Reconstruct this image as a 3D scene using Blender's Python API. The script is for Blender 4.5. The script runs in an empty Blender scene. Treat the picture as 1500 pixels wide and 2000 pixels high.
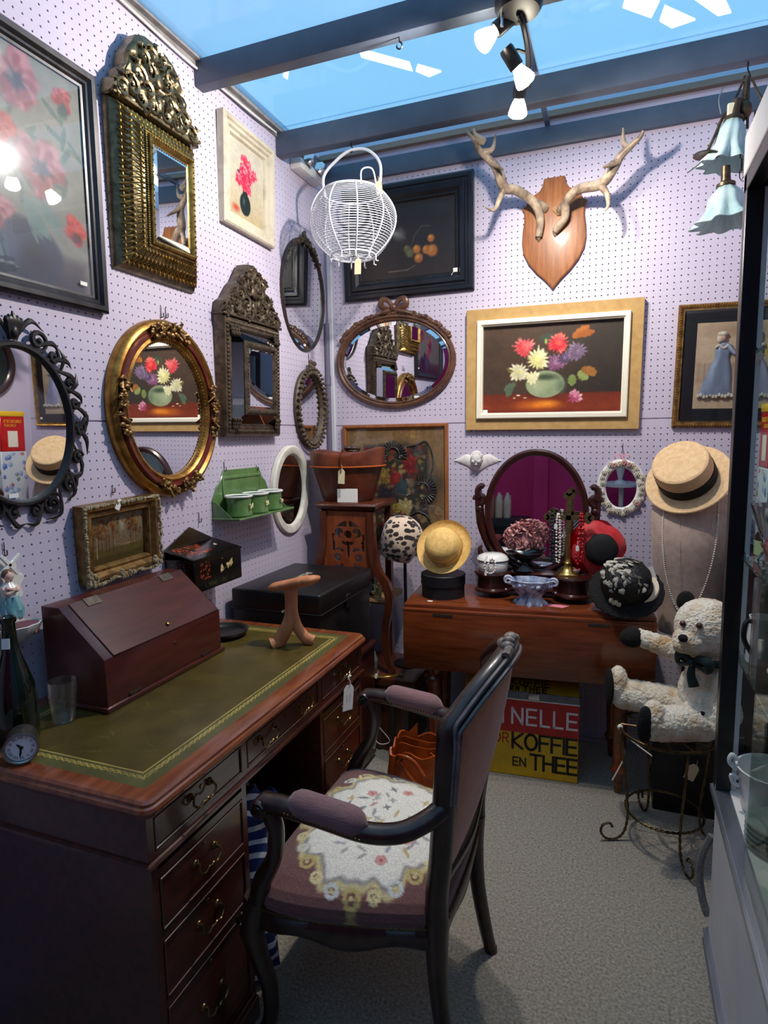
import bpy, bmesh, math, random
import numpy as np
from mathutils import Vector, Matrix, Euler
PI = math.pi
sc = bpy.context.scene
COL = sc.collection
U = 0.0254            # everything below is modelled in inches measured from the lens; U turns inches into metres
EYE = 56.0            # lens height above the carpet, inches
DB, DL = 112.33, 54.68   # distance to the back wall and to the left wall
rnd = random.Random(7)

# ---------------------------------------------------------------- camera
FPX, YAW, PITCH, ROLL = 1196.33, -0.3657148, -0.1231257, -0.0164431
def _cam_axes():
    cy, sy, cp, sp = math.cos(YAW), math.sin(YAW), math.cos(PITCH), math.sin(PITCH)
    fwd = Vector((sy*cp, cy*cp, sp)); right = Vector((cy, -sy, 0)); up = right.cross(fwd)
    cr, sr = math.cos(ROLL), math.sin(ROLL)
    return cr*right + sr*up, -sr*right + cr*up, fwd
CR, CU, CF = _cam_axes()
cam = bpy.data.objects.new('camera', bpy.data.cameras.new('camera'))
COL.objects.link(cam)
m = Matrix.Identity(4)
for i in range(3):
    m[i][0], m[i][1], m[i][2] = CR[i], CU[i], -CF[i]
m[2][3] = EYE*U
cam.matrix_world = m
cam.data.sensor_fit = 'VERTICAL'; cam.data.sensor_height = 36; cam.data.sensor_width = 36
cam.data.lens = FPX/2000*36
cam.data.clip_start = 0.01; cam.data.clip_end = 200
sc.camera = cam

# ---------------------------------------------------------------- world, exposure
sc.view_settings.view_transform = 'Standard'; sc.view_settings.look = 'None'
sc.view_settings.exposure = 0.4; sc.view_settings.gamma = 1; sc.view_settings.use_curve_mapping = False
w = bpy.data.worlds.new('daylight'); sc.world = w; w.use_nodes = True
bgn = w.node_tree.nodes['Background']
bgn.inputs[0].default_value = (0.43, 0.73, 0.95, 1); bgn.inputs[1].default_value = 1.0

# ---------------------------------------------------------------- pixel to place
def ray(px, py):
    return CR*((px-750)/FPX) + CU*((1000-py)/FPX) + CF
def pl(px, py, off=0):   # on the left wall, off inches in front of it
    d = ray(px, py); return d*((-DL+off)/d.x)
def pb(px, py, off=0):   # on the back wall
    d = ray(px, py); return d*((DB-off)/d.y)
def pz(px, py, z):       # on a level surface
    d = ray(px, py); return d*(z/d.z)
def pyy(px, py, y):      # at a given distance into the room
    d = ray(px, py); return d*(y/d.y)
def pxx(px, py, x):
    d = ray(px, py); return d*(x/d.x)

# ---------------------------------------------------------------- mesh building
class MB:
    def __init__(s, o=None):
        s.v = []; s.f = []; s.T = Matrix.Identity(4)
        s.o = Vector(ORG[o.name]) if o is not None else Vector((0, 0, 0))
    def add(s, vs, fs):
        b = len(s.v); T = s.T; o = s.o
        s.v += [tuple(T @ Vector(p) - o) for p in vs]; s.f += [tuple(i+b for i in q) for q in fs]
        return s
    def box(s, x0, x1, y0, y1, z0, z1):
        return s.add([(x0,y0,z0),(x1,y0,z0),(x1,y1,z0),(x0,y1,z0),(x0,y0,z1),(x1,y0,z1),(x1,y1,z1),(x0,y1,z1)],
            [(3,2,1,0),(4,5,6,7),(0,1,5,4),(1,2,6,5),(2,3,7,6),(3,0,4,7)])
    def tube(s, pts, r, n=8, closed=False, sx=1.0, sq=0):
        P = [Vector(p) for p in pts]; N = len(P)
        R = [r]*N if not hasattr(r, '__len__') else list(r)
        tg = []
        for i in range(N):
            a = P[i-1] if (i > 0 or closed) else P[i]; b = P[(i+1) % N] if (i < N-1 or closed) else P[i]
            t = b-a; tg.append(t.normalized() if t.length > 1e-9 else Vector((0, 0, 1)))
        ref = Vector((0, 0, 1)) if abs(tg[0].z) < .9 else Vector((1, 0, 0))
        u = (ref - tg[0]*ref.dot(tg[0])).normalized()
        vs = []
        for i in range(N):
            if i:
                u = u - tg[i]*u.dot(tg[i])
                u = u.normalized() if u.length > 1e-6 else tg[i].orthogonal().normalized()
            w = tg[i].cross(u)
            for k in range(n):
                a = 2*PI*k/n + (PI/n if sq else 0)
                vs.append(P[i] + (u*math.cos(a) + w*math.sin(a)*sx)*R[i])
        fs = []
        for i in range(N if closed else N-1):
            j = (i+1) % N
            for k in range(n):
                l = (k+1) % n
                fs.append((i*n+k, i*n+l, j*n+l, j*n+k))
        if not closed:
            fs.append(tuple(reversed(range(n)))); fs.append(tuple((N-1)*n+k for k in range(n)))
        return s.add(vs, fs)
    def lathe(s, prof, n=32, c=(0, 0, 0), sy=1.0, fn=None, cap=True):
        vs = []; fs = []; K = len(prof)
        for r, z in prof:
            for k in range(n):
                a = 2*PI*k/n; rr = r if fn is None else fn(r, z, a)
                vs.append((c[0]+rr*math.cos(a), c[1]+rr*math.sin(a)*sy, c[2]+z))
        for i in range(K-1):
            for k in range(n):
                l = (k+1) % n; fs.append((i*n+k, i*n+l, (i+1)*n+l, (i+1)*n+k))
        if cap:
            fs.append(tuple(reversed(range(n)))); fs.append(tuple((K-1)*n+k for k in range(n)))
        return s.add(vs, fs)
    def prism(s, out, y0, y1):          # outline in x,z pushed along y
        n = len(out)
        vs = [(x, y0, z) for x, z in out] + [(x, y1, z) for x, z in out]
        fs = [tuple(range(n)), tuple(reversed(range(n, 2*n)))]
        fs += [(i, n+i, n+(i+1) % n, (i+1) % n) for i in range(n)]
        return s.add(vs, fs)
    def slab(s, out, z0, z1):           # outline in x,y pushed along z
        n = len(out)
        vs = [(x, y, z0) for x, y in out] + [(x, y, z1) for x, y in out]
        fs = [tuple(reversed(range(n))), tuple(range(n, 2*n))]
        fs += [(i, (i+1) % n, n+(i+1) % n, n+i) for i in range(n)]
        return s.add(vs, fs)
    def ball(s, c, r, n=12, m=8, rot=None):
        if not hasattr(r, '__len__'): r = (r, r, r)
        Rm = rot if rot is not None else Matrix.Identity(3)
        c = Vector(c)
        vs = [c + Rm @ Vector((0, 0, -r[2]))]
        for i in range(1, m):
            t = -PI/2 + PI*i/m
            for k in range(n):
                a = 2*PI*k/n
                vs.append(c + Rm @ Vector((r[0]*math.cos(t)*math.cos(a), r[1]*math.cos(t)*math.sin(a), r[2]*math.sin(t))))
        vs.append(c + Rm @ Vector((0, 0, r[2]))); top = len(vs)-1
        fs = [(0, 1+(k+1) % n, 1+k) for k in range(n)]
        for i in range(m-2):
            for k in range(n):
                l = (k+1) % n; fs.append((1+i*n+k, 1+i*n+l, 1+(i+1)*n+l, 1+(i+1)*n+k))
        b = 1+(m-2)*n
        fs += [(b+k, b+(k+1) % n, top) for k in range(n)]
        return s.add(vs, fs)
    def rings(s, loops, closed=False, cap=False):
        n = len(loops[0]); vs = [p for l in loops for p in l]; fs = []
        K = len(loops)
        for i in range(K if closed else K-1):
            j = (i+1) % K
            for k in range(n):
                l = (k+1) % n; fs.append((i*n+k, i*n+l, j*n+l, j*n+k))
        if cap:
            fs.append(tuple(reversed(range(n)))); fs.append(tuple((K-1)*n+k for k in range(n)))
        return s.add(vs, fs)
    def rect(s, w, h, prof, cx=0, cz=0):        # mitred frame; prof = (inset, y); y negative = out of the wall
        L = []
        for d, y in prof:
            a, b = w/2-d, h/2-d
            L.append([(cx-a, y, cz-b), (cx+a, y, cz-b), (cx+a, y, cz+b), (cx-a, y, cz+b)])
        return s.rings(L, closed=True)
    def oval(s, a, b, prof, n=72, cx=0, cz=0, fn=None):
        L = []
        for d, y in prof:
            L.append([(cx+(a-d)*math.cos(2*PI*k/n), y, cz+(b-d)*math.sin(2*PI*k/n)) for k in range(n)])
        return s.rings(L, closed=True)
    def disc(s, a, b, y0, y1, n=72, cx=0, cz=0):
        return s.prism([(cx+a*math.cos(2*PI*k/n), cz+b*math.sin(2*PI*k/n)) for k in range(n)], y0, y1)

def unpack(p): return (p[0]*U, p[1]*U, (p[2]+EYE)*U)
ORG = {}
def link(o, parent=None):
    COL.objects.link(o)
    if parent is not None: o.parent = parent
    return o
def obj(name, mb, mat, parent=None, smooth=40, bevel=0, seg=1):
    me = bpy.data.meshes.new(name)
    v = np.array(mb.v, dtype=float)*U
    me.from_pydata(v.tolist(), [], mb.f); me.validate()
    if bevel:
        bm = bmesh.new(); bm.from_mesh(me)
        es = [e for e in bm.edges if len(e.link_faces) == 2 and e.calc_face_angle(0) > .6]
        bmesh.ops.bevel(bm, geom=es, offset=bevel*U, segments=seg, affect='EDGES', profile=.5, clamp_overlap=True)
        bm.to_mesh(me); bm.free()
    bm = bmesh.new(); bm.from_mesh(me); bmesh.ops.recalc_face_normals(bm, faces=bm.faces); bm.to_mesh(me); bm.free()
    if smooth:
        me.shade_smooth(); me.set_sharp_from_angle(angle=math.radians(smooth))
    me.materials.append(mat)
    o = bpy.data.objects.new(name, me)
    return link(o, parent)
def tag(o, label, cat, group=None, kind=None):
    if label: o['label'] = label
    if cat: o['category'] = cat
    if group: o['group'] = group
    if kind: o['kind'] = kind
    return o
def thing(name, label, cat, at, rot=(0, 0, 0), group=None):
    o = bpy.data.objects.new(name, None); COL.objects.link(o)
    o.empty_display_size = .05
    o.location = unpack(at); o.rotation_euler = rot
    ORG[o.name] = tuple(at)
    return tag(o, label, cat, group)
def solo(name, mb, mat, label, cat, at, rot=(0, 0, 0), group=None, **k):   # a thing that is one mesh (mesh in local inches)
    o = obj(name, mb, mat, None, **k); o.location = unpack(at); o.rotation_euler = rot; ORG[o.name] = tuple(at)
    return tag(o, label, cat, group)
def struct(name, mb, mat, parent=None, **k):     # mesh in inches from the lens
    mb.v = [(a, b, c+EYE) for a, b, c in mb.v]
    o = obj(name, mb, mat, parent, **k)
    if parent is None: o['kind'] = 'structure'
    return o
def dup(root, at, rot=None, label=None, group=None):
    r = root.copy(); COL.objects.link(r); r.location = unpack(at); ORG[r.name] = tuple(at)
    if rot is not None: r.rotation_euler = rot
    if label: r['label'] = label
    if group: r['group'] = group
    for ch in list(root.children):
        c = ch.copy(); COL.objects.link(c); c.parent = r
        for g in list(ch.children):
            d = g.copy(); COL.objects.link(d); d.parent = c
    return r
LEFTROT = PI/2        # things on the left wall: local x runs into the room, local -y points off the wall
def on_left(name, label, cat, y, z, off=0, lean=0, roll=0):
    return thing(name, label, cat, (-DL+off, y, z), (lean, roll, LEFTROT))
def on_back(name, label, cat, x, z, off=0, lean=0, roll=0):
    return thing(name, label, cat, (x, DB-off, z), (lean, roll, 0))
def cat_(pts, k=6, closed=False):      # Catmull-Rom through points
    P = [Vector(p) for p in pts]; n = len(P); out = []
    rng = range(n if closed else n-1)
    for i in rng:
        p1, p2 = P[i], P[(i+1) % n]
        p0 = P[i-1] if (i > 0 or closed) else p1*2-p2
        p3 = P[(i+2) % n] if (i+2 < n or closed) else p2*2-p1
        for j in range(k):
            t = j/k
            out.append(.5*((2*p1)+(p2-p0)*t+(2*p0-5*p1+4*p2-p3)*t*t+(3*p1-p0-3*p2+p3)*t**3))
    if not closed: out.append(P[-1])
    return out
def lerp(a, b, t): return a+(b-a)*t
def taper(n, a, b, c=None):
    if c is None: return [lerp(a, b, i/(n-1)) for i in range(n)]
    return [lerp(a, b, 2*i/(n-1)) if i < (n-1)/2 else lerp(b, c, 2*i/(n-1)-1) for i in range(n)]
def spiral(cx, cz, r, turns, a0, d=1, y=0, n=22, end=.18):
    return [(cx+r*(1-(1-end)*i/(n-1))*math.cos(a0+d*turns*2*PI*i/(n-1)), y, cz+r*(1-(1-end)*i/(n-1))*math.sin(a0+d*turns*2*PI*i/(n-1))) for i in range(n)]
def Rz(a): return Matrix.Rotation(a, 4, 'Z')
def Rx(a): return Matrix.Rotation(a, 4, 'X')
def Ry(a): return Matrix.Rotation(a, 4, 'Y')
def Tr(x, y, z): return Matrix.Translation((x, y, z))

# ---------------------------------------------------------------- materials
def lin(c):
    return tuple(((x/255)/12.92 if x/255 <= .04045 else ((x/255+.055)/1.055)**2.4) for x in c[:3])
MATS = {}
def mk(name, c1, c2=None, rough=.5, metal=0, scale=20, detail=5, lo=.35, hi=.65, bump=0, bscale=None, bdist=.002, coat=0,
       stretch=(1, 1, 1), attr=False, sheen=0, trans=0, ior=1.45, spec=.5, tran_col=None, sub=0, rvar=0):
    mt = bpy.data.materials.new(name); mt.use_nodes = True; nt = mt.node_tree; N = nt.nodes; L = nt.links
    p = N['Principled BSDF']
    p.inputs['Roughness'].default_value = rough; p.inputs['Metallic'].default_value = metal
    p.inputs['IOR'].default_value = ior; p.inputs['Specular IOR Level'].default_value = spec
    if coat: p.inputs['Coat Weight'].default_value = coat; p.inputs['Coat Roughness'].default_value = .12
    if sheen: p.inputs['Sheen Weight'].default_value = sheen; p.inputs['Sheen Roughness'].default_value = .5
    if trans: p.inputs['Transmission Weight'].default_value = trans
    if sub:
        p.inputs['Subsurface Weight'].default_value = sub; p.inputs['Subsurface Radius'].default_value = (.01, .008, .006)
    tc = N.new('ShaderNodeTexCoord'); mp = N.new('ShaderNodeMapping'); mp.inputs['Scale'].default_value = stretch
    L.new(tc.outputs['Object'], mp.inputs['Vector'])
    nz = N.new('ShaderNodeTexNoise'); nz.inputs['Scale'].default_value = scale; nz.inputs['Detail'].default_value = detail
    nz.inputs['Roughness'].default_value = .6
    L.new(mp.outputs[0], nz.inputs['Vector'])
    if attr:
        at = N.new('ShaderNodeVertexColor'); at.layer_name = 'Col'; base = at.outputs['Color']
        if c2 is not None:
            mx = N.new('ShaderNodeMix'); mx.data_type = 'RGBA'; mx.blend_type = 'MULTIPLY'; mx.inputs[0].default_value = 1
            mr = N.new('ShaderNodeMapRange'); mr.inputs[1].default_value = lo; mr.inputs[2].default_value = hi
            mr.inputs[3].default_value = .75; mr.inputs[4].default_value = 1.1
            L.new(nz.outputs['Fac'], mr.inputs[0]); L.new(base, mx.inputs[6]); L.new(mr.outputs[0], mx.inputs[7]); base = mx.outputs[2]
        L.new(base, p.inputs['Base Color'])
    elif c2 is None:
        p.inputs['Base Color'].default_value = (*lin(c1), 1)
    else:
        mr = N.new('ShaderNodeMapRange'); mr.inputs[1].default_value = lo; mr.inputs[2].default_value = hi
        mx = N.new('ShaderNodeMix'); mx.data_type = 'RGBA'
        mx.inputs[6].default_value = (*lin(c1), 1); mx.inputs[7].default_value = (*lin(c2), 1)
        L.new(nz.outputs['Fac'], mr.inputs[0]); L.new(mr.outputs[0], mx.inputs[0]); L.new(mx.outputs[2], p.inputs['Base Color'])
    if rvar:
        mr2 = N.new('ShaderNodeMapRange'); mr2.inputs[3].default_value = max(0, rough-rvar); mr2.inputs[4].default_value = rough+rvar
        L.new(nz.outputs['Fac'], mr2.inputs[0]); L.new(mr2.outputs[0], p.inputs['Roughness'])
    if bump:
        nb = N.new('ShaderNodeTexNoise'); nb.inputs['Scale'].default_value = bscale or scale*4; nb.inputs['Detail'].default_value = 4
        L.new(mp.outputs[0], nb.inputs['Vector'])
        bp = N.new('ShaderNodeBump'); bp.inputs['Strength'].default_value = bump; bp.inputs['Distance'].default_value = bdist
        L.new(nb.outputs['Fac'], bp.inputs['Height']); L.new(bp.outputs[0], p.inputs['Normal'])
    MATS[name] = mt
    return mt
def emis(name, c, s):
    mt = bpy.data.materials.new(name); mt.use_nodes = True; nt = mt.node_tree
    nt.nodes.remove(nt.nodes['Principled BSDF']); e = nt.nodes.new('ShaderNodeEmission')
    e.inputs[0].default_value = (*lin(c), 1); e.inputs[1].default_value = s
    nt.links.new(e.outputs[0], nt.nodes['Material Output'].inputs[0]); return mt
def pane_mat(name, tint, refl=1.0, rough=.02, frost=0.0, frost_col=(255, 255, 255)):
    mt = bpy.data.materials.new(name); mt.use_nodes = True; nt = mt.node_tree; N = nt.nodes; L = nt.links
    N.remove(N['Principled BSDF'])
    t = N.new('ShaderNodeBsdfTransparent'); t.inputs[0].default_value = (*lin(tint), 1)
    g = N.new('ShaderNodeBsdfGlossy'); g.inputs['Roughness'].default_value = rough; g.inputs[0].default_value = (1, 1, 1, 1)
    fr = N.new('ShaderNodeFresnel'); fr.inputs[0].default_value = 1.45
    mul = N.new('ShaderNodeMath'); mul.operation = 'MULTIPLY'; mul.inputs[1].default_value = refl
    gb = N.new('ShaderNodeNewGeometry'); io = N.new('ShaderNodeMapRange'); io.inputs[3].default_value = 1.45; io.inputs[4].default_value = 1/1.45
    L.new(gb.outputs['Backfacing'], io.inputs[0]); L.new(io.outputs[0], fr.inputs[0])
    L.new(fr.outputs[0], mul.inputs[0])
    first = t.outputs[0]
    if frost:
        tl = N.new('ShaderNodeBsdfTranslucent'); tl.inputs[0].default_value = (*lin(frost_col), 1)
        tc = N.new('ShaderNodeTexCoord'); nz = N.new('ShaderNodeTexNoise'); nz.inputs['Scale'].default_value = 2.5; nz.inputs['Detail'].default_value = 6
        L.new(tc.outputs['Object'], nz.inputs['Vector'])
        mr = N.new('ShaderNodeMapRange'); mr.inputs[1].default_value = .3; mr.inputs[2].default_value = .7
        mr.inputs[3].default_value = frost*.7; mr.inputs[4].default_value = min(1, frost*1.3); L.new(nz.outputs['Fac'], mr.inputs[0])
        m0 = N.new('ShaderNodeMixShader'); L.new(mr.outputs[0], m0.inputs[0]); L.new(first, m0.inputs[1]); L.new(tl.outputs[0], m0.inputs[2]); first = m0.outputs[0]
    mx = N.new('ShaderNodeMixShader'); L.new(mul.outputs[0], mx.inputs[0]); L.new(first, mx.inputs[1]); L.new(g.outputs[0], mx.inputs[2])
    L.new(mx.outputs[0], N['Material Output'].inputs[0]); return mt
mirror_m = mk('mirror_silvering', (232, 234, 236), rough=.012, metal=1)
mirror_old = mk('aged_mirror', (205, 210, 214), rough=.02, metal=1)
lav = mk('lavender_paint', (192, 184, 206), (202, 194, 213), rough=.6, scale=3)
pinkwall = mk('magenta_paint', (176, 22, 92), (190, 30, 104), rough=.6, scale=3)
beam_m = mk('slate_blue_paint', (70, 80, 97), (80, 90, 107), rough=.42, scale=8, bump=.1, bscale=60)
white_p = mk('white_paint', (232, 230, 226), (220, 218, 214), rough=.45, scale=9)
alu = mk('brushed_aluminium', (188, 196, 208), (168, 176, 190), rough=.28, metal=.9, scale=60, stretch=(1, .05, 1))
blackm = mk('black_satin_metal', (14, 15, 19), (22, 23, 28), rough=.35, scale=30)
mahog = mk('mahogany', (54, 22, 15), (82, 36, 24), rough=.28, scale=9, stretch=(6, .6, 6), coat=.5, bump=.05, bscale=80)
mahog_top = mk('mahogany_edge', (106, 50, 28), (142, 78, 46), rough=.2, scale=9, stretch=(5, .7, 5), coat=.6)
mahog_dark = mk('dark_mahogany', (44, 16, 14), (62, 24, 20), rough=.3, scale=8, stretch=(4, 4, .6), coat=.4)
slope_m = mk('dark_red_mahogany', (66, 24, 20), (84, 34, 28), rough=.33, scale=10, stretch=(5, .7, 5), coat=.35)
cherry = mk('cherry_wood', (96, 43, 19), (126, 62, 30), rough=.27, scale=8, stretch=(.7, 6, 6), coat=.5)
walnut = mk('worn_walnut', (32, 19, 15), (58, 38, 31), rough=.34, scale=18, stretch=(2, 2, .8), coat=.3, bump=.1, bscale=50)
oak = mk('golden_oak', (116, 66, 28), (150, 92, 44), rough=.4, scale=12, stretch=(5, 5, .5), coat=.25, bump=.15, bscale=90)
ashw = mk('pale_ash_veneer', (178, 142, 88), (192, 158, 102), rough=.4, scale=30, stretch=(1, 1, 1))
cream_p = mk('cream_distressed_paint', (198, 190, 170), (156, 146, 128), rough=.55, scale=14, lo=.5, hi=.75, bump=.3, bscale=60)
ivory = mk('ivory_slip', (240, 234, 214), rough=.5)
black_wood = mk('ebonised_wood', (16, 18, 26), (26, 28, 36), rough=.3, scale=10, coat=.3, bump=.15, bscale=40)
brass = mk('embossed_brass', (120, 94, 46), (188, 156, 86), rough=.34, metal=.95, scale=40, bump=.35, bscale=170, bdist=.0015)
brass_dark = mk('tarnished_brass', (84, 76, 58), (132, 120, 92), rough=.36, metal=.9, scale=35, bump=.45, bscale=170, bdist=.0015)
pewter = mk('dark_embossed_metal', (70, 60, 50), (112, 98, 80), rough=.42, metal=.7, scale=40, bump=.5, bscale=190, bdist=.0015)
gilt = mk('gilt_gesso', (128, 86, 34), (180, 134, 64), rough=.34, metal=.75, scale=30, bump=.2, bscale=90)
gilt_dark = mk('rubbed_gilt', (92, 66, 34), (150, 116, 66), rough=.42, metal=.5, scale=40, bump=.3, bscale=90)
crimson = mk('crimson_lacquer', (88, 16, 24), (122, 62, 34), rough=.3, scale=9, lo=.4, hi=.75, coat=.3)
brownframe = mk('brown_bronzed_wood', (66, 42, 32), (104, 70, 50), rough=.38, scale=22, coat=.3, bump=.2, bscale=60)
darkleaf = mk('dark_bronze_carving', (58, 48, 38), (92, 78, 60), rough=.5, scale=50, bump=.4, bscale=120)
blackcarve = mk('blackened_carving', (22, 22, 24), (40, 39, 40), rough=.42, scale=30, bump=.2, bscale=80)
tagm = mk('white_card', (236, 234, 228), rough=.7)
tagc = mk('buff_card', (222, 208, 170), rough=.7)
string_m = mk('white_string', (224, 218, 204), rough=.8)
brass_h = mk('brass_fitting', (88, 72, 44), (128, 108, 68), rough=.3, metal=.95, scale=40)
steel = mk('steel_wire', (150, 148, 146), rough=.35, metal=.9)
iron = mk('dull_iron', (70, 66, 62), (96, 88, 78), rough=.45, metal=.8, scale=60)
goldwire = mk('gilded_wire', (116, 98, 66), (70, 58, 42), rough=.35, metal=.9, scale=30)
wirew = mk('white_coated_wire', (224, 226, 232), rough=.4)
enamel_g = mk('green_enamel', (84, 118, 66), (104, 138, 84), rough=.18, scale=14, coat=.5)
enamel_w = mk('white_enamel', (232, 234, 230), rough=.2, coat=.4)
leather_b = mk('brown_leather', (70, 30, 19), (116, 56, 30), rough=.42, scale=10, coat=.15, bump=.25, bscale=120)
leather_o = mk('tan_leather', (150, 60, 18), (196, 92, 34), rough=.35, scale=12, coat=.2, bump=.2, bscale=140)
blackbox_m = mk('black_japanned_tin', (12, 13, 15), (22, 23, 25), rough=.36, scale=14, bump=.08, bscale=60)
straw = mk('straw_plait', (214, 170, 92), (236, 200, 124), rough=.62, scale=60, stretch=(1, 1, 6), bump=.5, bscale=220)
straw_p = mk('pale_straw_plait', (210, 172, 122), (228, 194, 148), rough=.62, scale=60, stretch=(1, 1, 5), bump=.5, bscale=220)
blackcloth = mk('black_grosgrain', (10, 9, 11), (18, 16, 19), rough=.8, scale=80)
linen = mk('linen_cover', (176, 152, 138), (192, 170, 156), rough=.85, scale=40, bump=.25, bscale=300, sheen=.2)
plaster = mk('white_plaster', (226, 224, 220), (206, 204, 202), rough=.6, scale=16)
porcelain = mk('white_porcelain', (232, 230, 224), rough=.16, coat=.4)
pearl = mk('pearl', (240, 232, 222), rough=.18, coat=.6, spec=.7)
bottle_g = mk('dark_green_glass', (10, 24, 20), rough=.06, coat=.5, spec=.6)
olive_g = mk('olive_glass', (96, 108, 74), rough=.08, trans=.6, spec=.6)
clear_g = pane_mat('clear_glass', (246, 248, 248), refl=1.8, rough=.03, frost=.05)
crystal_m = mk('cut_crystal', (238, 242, 244), rough=.03, trans=1, ior=1.5)
sheet_g = pane_mat('picture_glass', (246, 248, 250), refl=1.0, rough=.01)
case_g = pane_mat('cabinet_glass', (226, 236, 232), refl=.6, rough=.01)
# ---------------------------------------------------------------- painted canvases (colours mixed per vertex on a fine grid)
class Paint:
    def __init__(s, w, h, nx, bg=(60, 50, 40), seed=1):
        s.w, s.h = w, h; s.nx = nx; s.ny = max(8, int(nx*h/w)); s.rs = np.random.RandomState(seed)
        u = np.linspace(0, 1, s.nx+1); v = np.linspace(0, 1, s.ny+1)
        s.u, s.v = np.meshgrid(u, v); s.x = s.u*w; s.y = s.v*h
        s.c = np.zeros((s.ny+1, s.nx+1, 3)); s.c[:] = np.array(bg)/255
    def mixin(s, m, col, a=1):
        col = np.asarray(col, float)
        if col.max() > 1.5: col = col/255
        m = np.clip(m, 0, 1)[..., None]*a; s.c = s.c*(1-m)+col*m; return s
    def noise(s, k, oct=4):
        out = 0; amp = 1; tot = 0
        for o in range(oct):
            g = s.rs.rand(int(k*2**o)+3, int(k*2**o*s.w/s.h)+3)
            fy = s.v*(g.shape[0]-2); fx = s.u*(g.shape[1]-2); iy = fy.astype(int); ix = fx.astype(int); ty = fy-iy; tx = fx-ix
            ty = ty*ty*(3-2*ty); tx = tx*tx*(3-2*tx)
            out = out+amp*((g[iy, ix]*(1-tx)+g[iy, ix+1]*tx)*(1-ty)+(g[iy+1, ix]*(1-tx)+g[iy+1, ix+1]*tx)*ty); tot += amp; amp *= .55
        return out/tot
    def pol(s, cu, cv): return s.x-cu*s.w, s.y-cv*s.h
    def ell(s, cu, cv, ru, rv, col, soft=.25, rot=0, a=1, wob=0, k=5):
        dx, dy = s.pol(cu, cv); c, n = math.cos(rot), math.sin(rot)
        X, Y = dx*c+dy*n, -dx*n+dy*c; th = np.arctan2(Y, X)
        d = np.sqrt((X/(ru*s.h))**2+(Y/(rv*s.h))**2)
        if wob: d = d*(1+wob*np.sin(k*th+s.rs.rand()*6)+wob*.5*np.sin((2*k+1)*th+s.rs.rand()*6))
        return s.mixin((1-d)/soft, col, a)
    def flower(s, cu, cv, r, c1, c2, n=11, a=1, core=None):
        dx, dy = s.pol(cu, cv); th = np.arctan2(dy, dx); rr = np.sqrt(dx*dx+dy*dy)/(r*s.h); ph = s.rs.rand()*6
        nz = s.noise(12, 3)-.5
        edge = .76+.16*np.abs(np.sin(n*.5*th+ph))+.09*np.sin(n*.83*th+ph*3)+.07*np.sin(3*th+ph*2)+.5*nz
        m = (edge-rr)/.20
        t = np.clip(.46+.32*np.sin(n*th+ph*1.7+4*rr+5*nz)+.30*np.sin(n*1.7*th-9*rr+ph)+.25*(np.cos(rr*8))-.3*rr+.32*np.sin(th+2.4)+1.3*nz, 0, 1)[..., None]
        col = np.array(c1)/255*(1-t)+np.array(c2)/255*t
        s.mixin(m, col, a)
        if core: s.ell(cu, cv, r*.28, r*.26, core, soft=.6, wob=.1)
        return s
    def leaf(s, cu, cv, ln, wd, ang, col, a=1):
        dx, dy = s.pol(cu, cv); c, n = math.cos(ang), math.sin(ang); X, Y = (dx*c+dy*n)/(ln*s.h), (-dx*n+dy*c)/(wd*s.h)
        w = np.sqrt(np.clip(X*(1-X), 0, 1))*2*(.8+.2*np.abs(np.sin(X*11)))
        return s.mixin(np.where((X > 0) & (X < 1), (w-np.abs(Y))/.3, 0), col, a)
    def stroke(s, pts, w0, w1, col, a=1):
        for i in range(len(pts)-1):
            ax, ay = pts[i][0]*s.w, pts[i][1]*s.h; bx, by = pts[i+1][0]*s.w, pts[i+1][1]*s.h
            L2 = (bx-ax)**2+(by-ay)**2+1e-9; t = np.clip(((s.x-ax)*(bx-ax)+(s.y-ay)*(by-ay))/L2, 0, 1)
            d = np.hypot(s.x-ax-t*(bx-ax), s.y-ay-t*(by-ay)); tt = (i+t)/(len(pts)-1)
            s.mixin((lerp(w0, w1, tt)*s.h-d)/(lerp(w0, w1, tt)*s.h*.5+1e-6), col, a)
        return s
    def rectm(s, u0, v0, u1, v1, col, a=1, soft=.004):
        m = np.minimum(np.minimum(s.u-u0, u1-s.u), np.minimum(s.v-v0, v1-s.v))/soft
        return s.mixin(m, col, a)
    def grain(s, k=30, amt=.12):
        s.c = np.clip(s.c*(1-amt/2+amt*s.noise(k, 3)[..., None]), 0, 1); return s
    def lin(s):
        c = np.clip(s.c, 0, 1); return np.where(c <= .04045, c/12.92, ((c+.055)/1.055)**2.4)
def colour(me, cols):
    a = me.color_attributes.new('Col', 'FLOAT_COLOR', 'POINT')
    a.data.foreach_set('color', np.hstack([cols, np.ones((len(cols), 1))]).astype(np.float32).ravel())
def canvas(name, p, mat, parent, y=0, cx=0, cz=0, flat=False, place=None):
    nx, ny = p.nx, p.ny
    X = (p.u-.5)*p.w+cx; Z = (.5-p.v)*p.h+cz
    if flat: V = np.stack([X, Z, np.full_like(X, y)], -1).reshape(-1, 3)
    elif place is not None: V = place(X, Z).reshape(-1, 3)
    else: V = np.stack([X, np.full_like(X, y), Z], -1).reshape(-1, 3)
    i = np.arange(ny)[:, None]*(nx+1)+np.arange(nx)[None]
    Fq = np.stack([i, i+nx+1, i+nx+2, i+1], -1).reshape(-1, 4)
    me = bpy.data.meshes.new(name); me.from_pydata((V*U).tolist(), [], Fq.tolist())
    colour(me, p.lin().reshape(-1, 3)); me.shade_smooth(); me.materials.append(mat)
    return link(bpy.data.objects.new(name, me), parent)
oil_m = mk('oil_paint', (0, 0, 0), attr=True, rough=.42, bump=.25, bscale=120, bdist=.0006, coat=.2)
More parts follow.
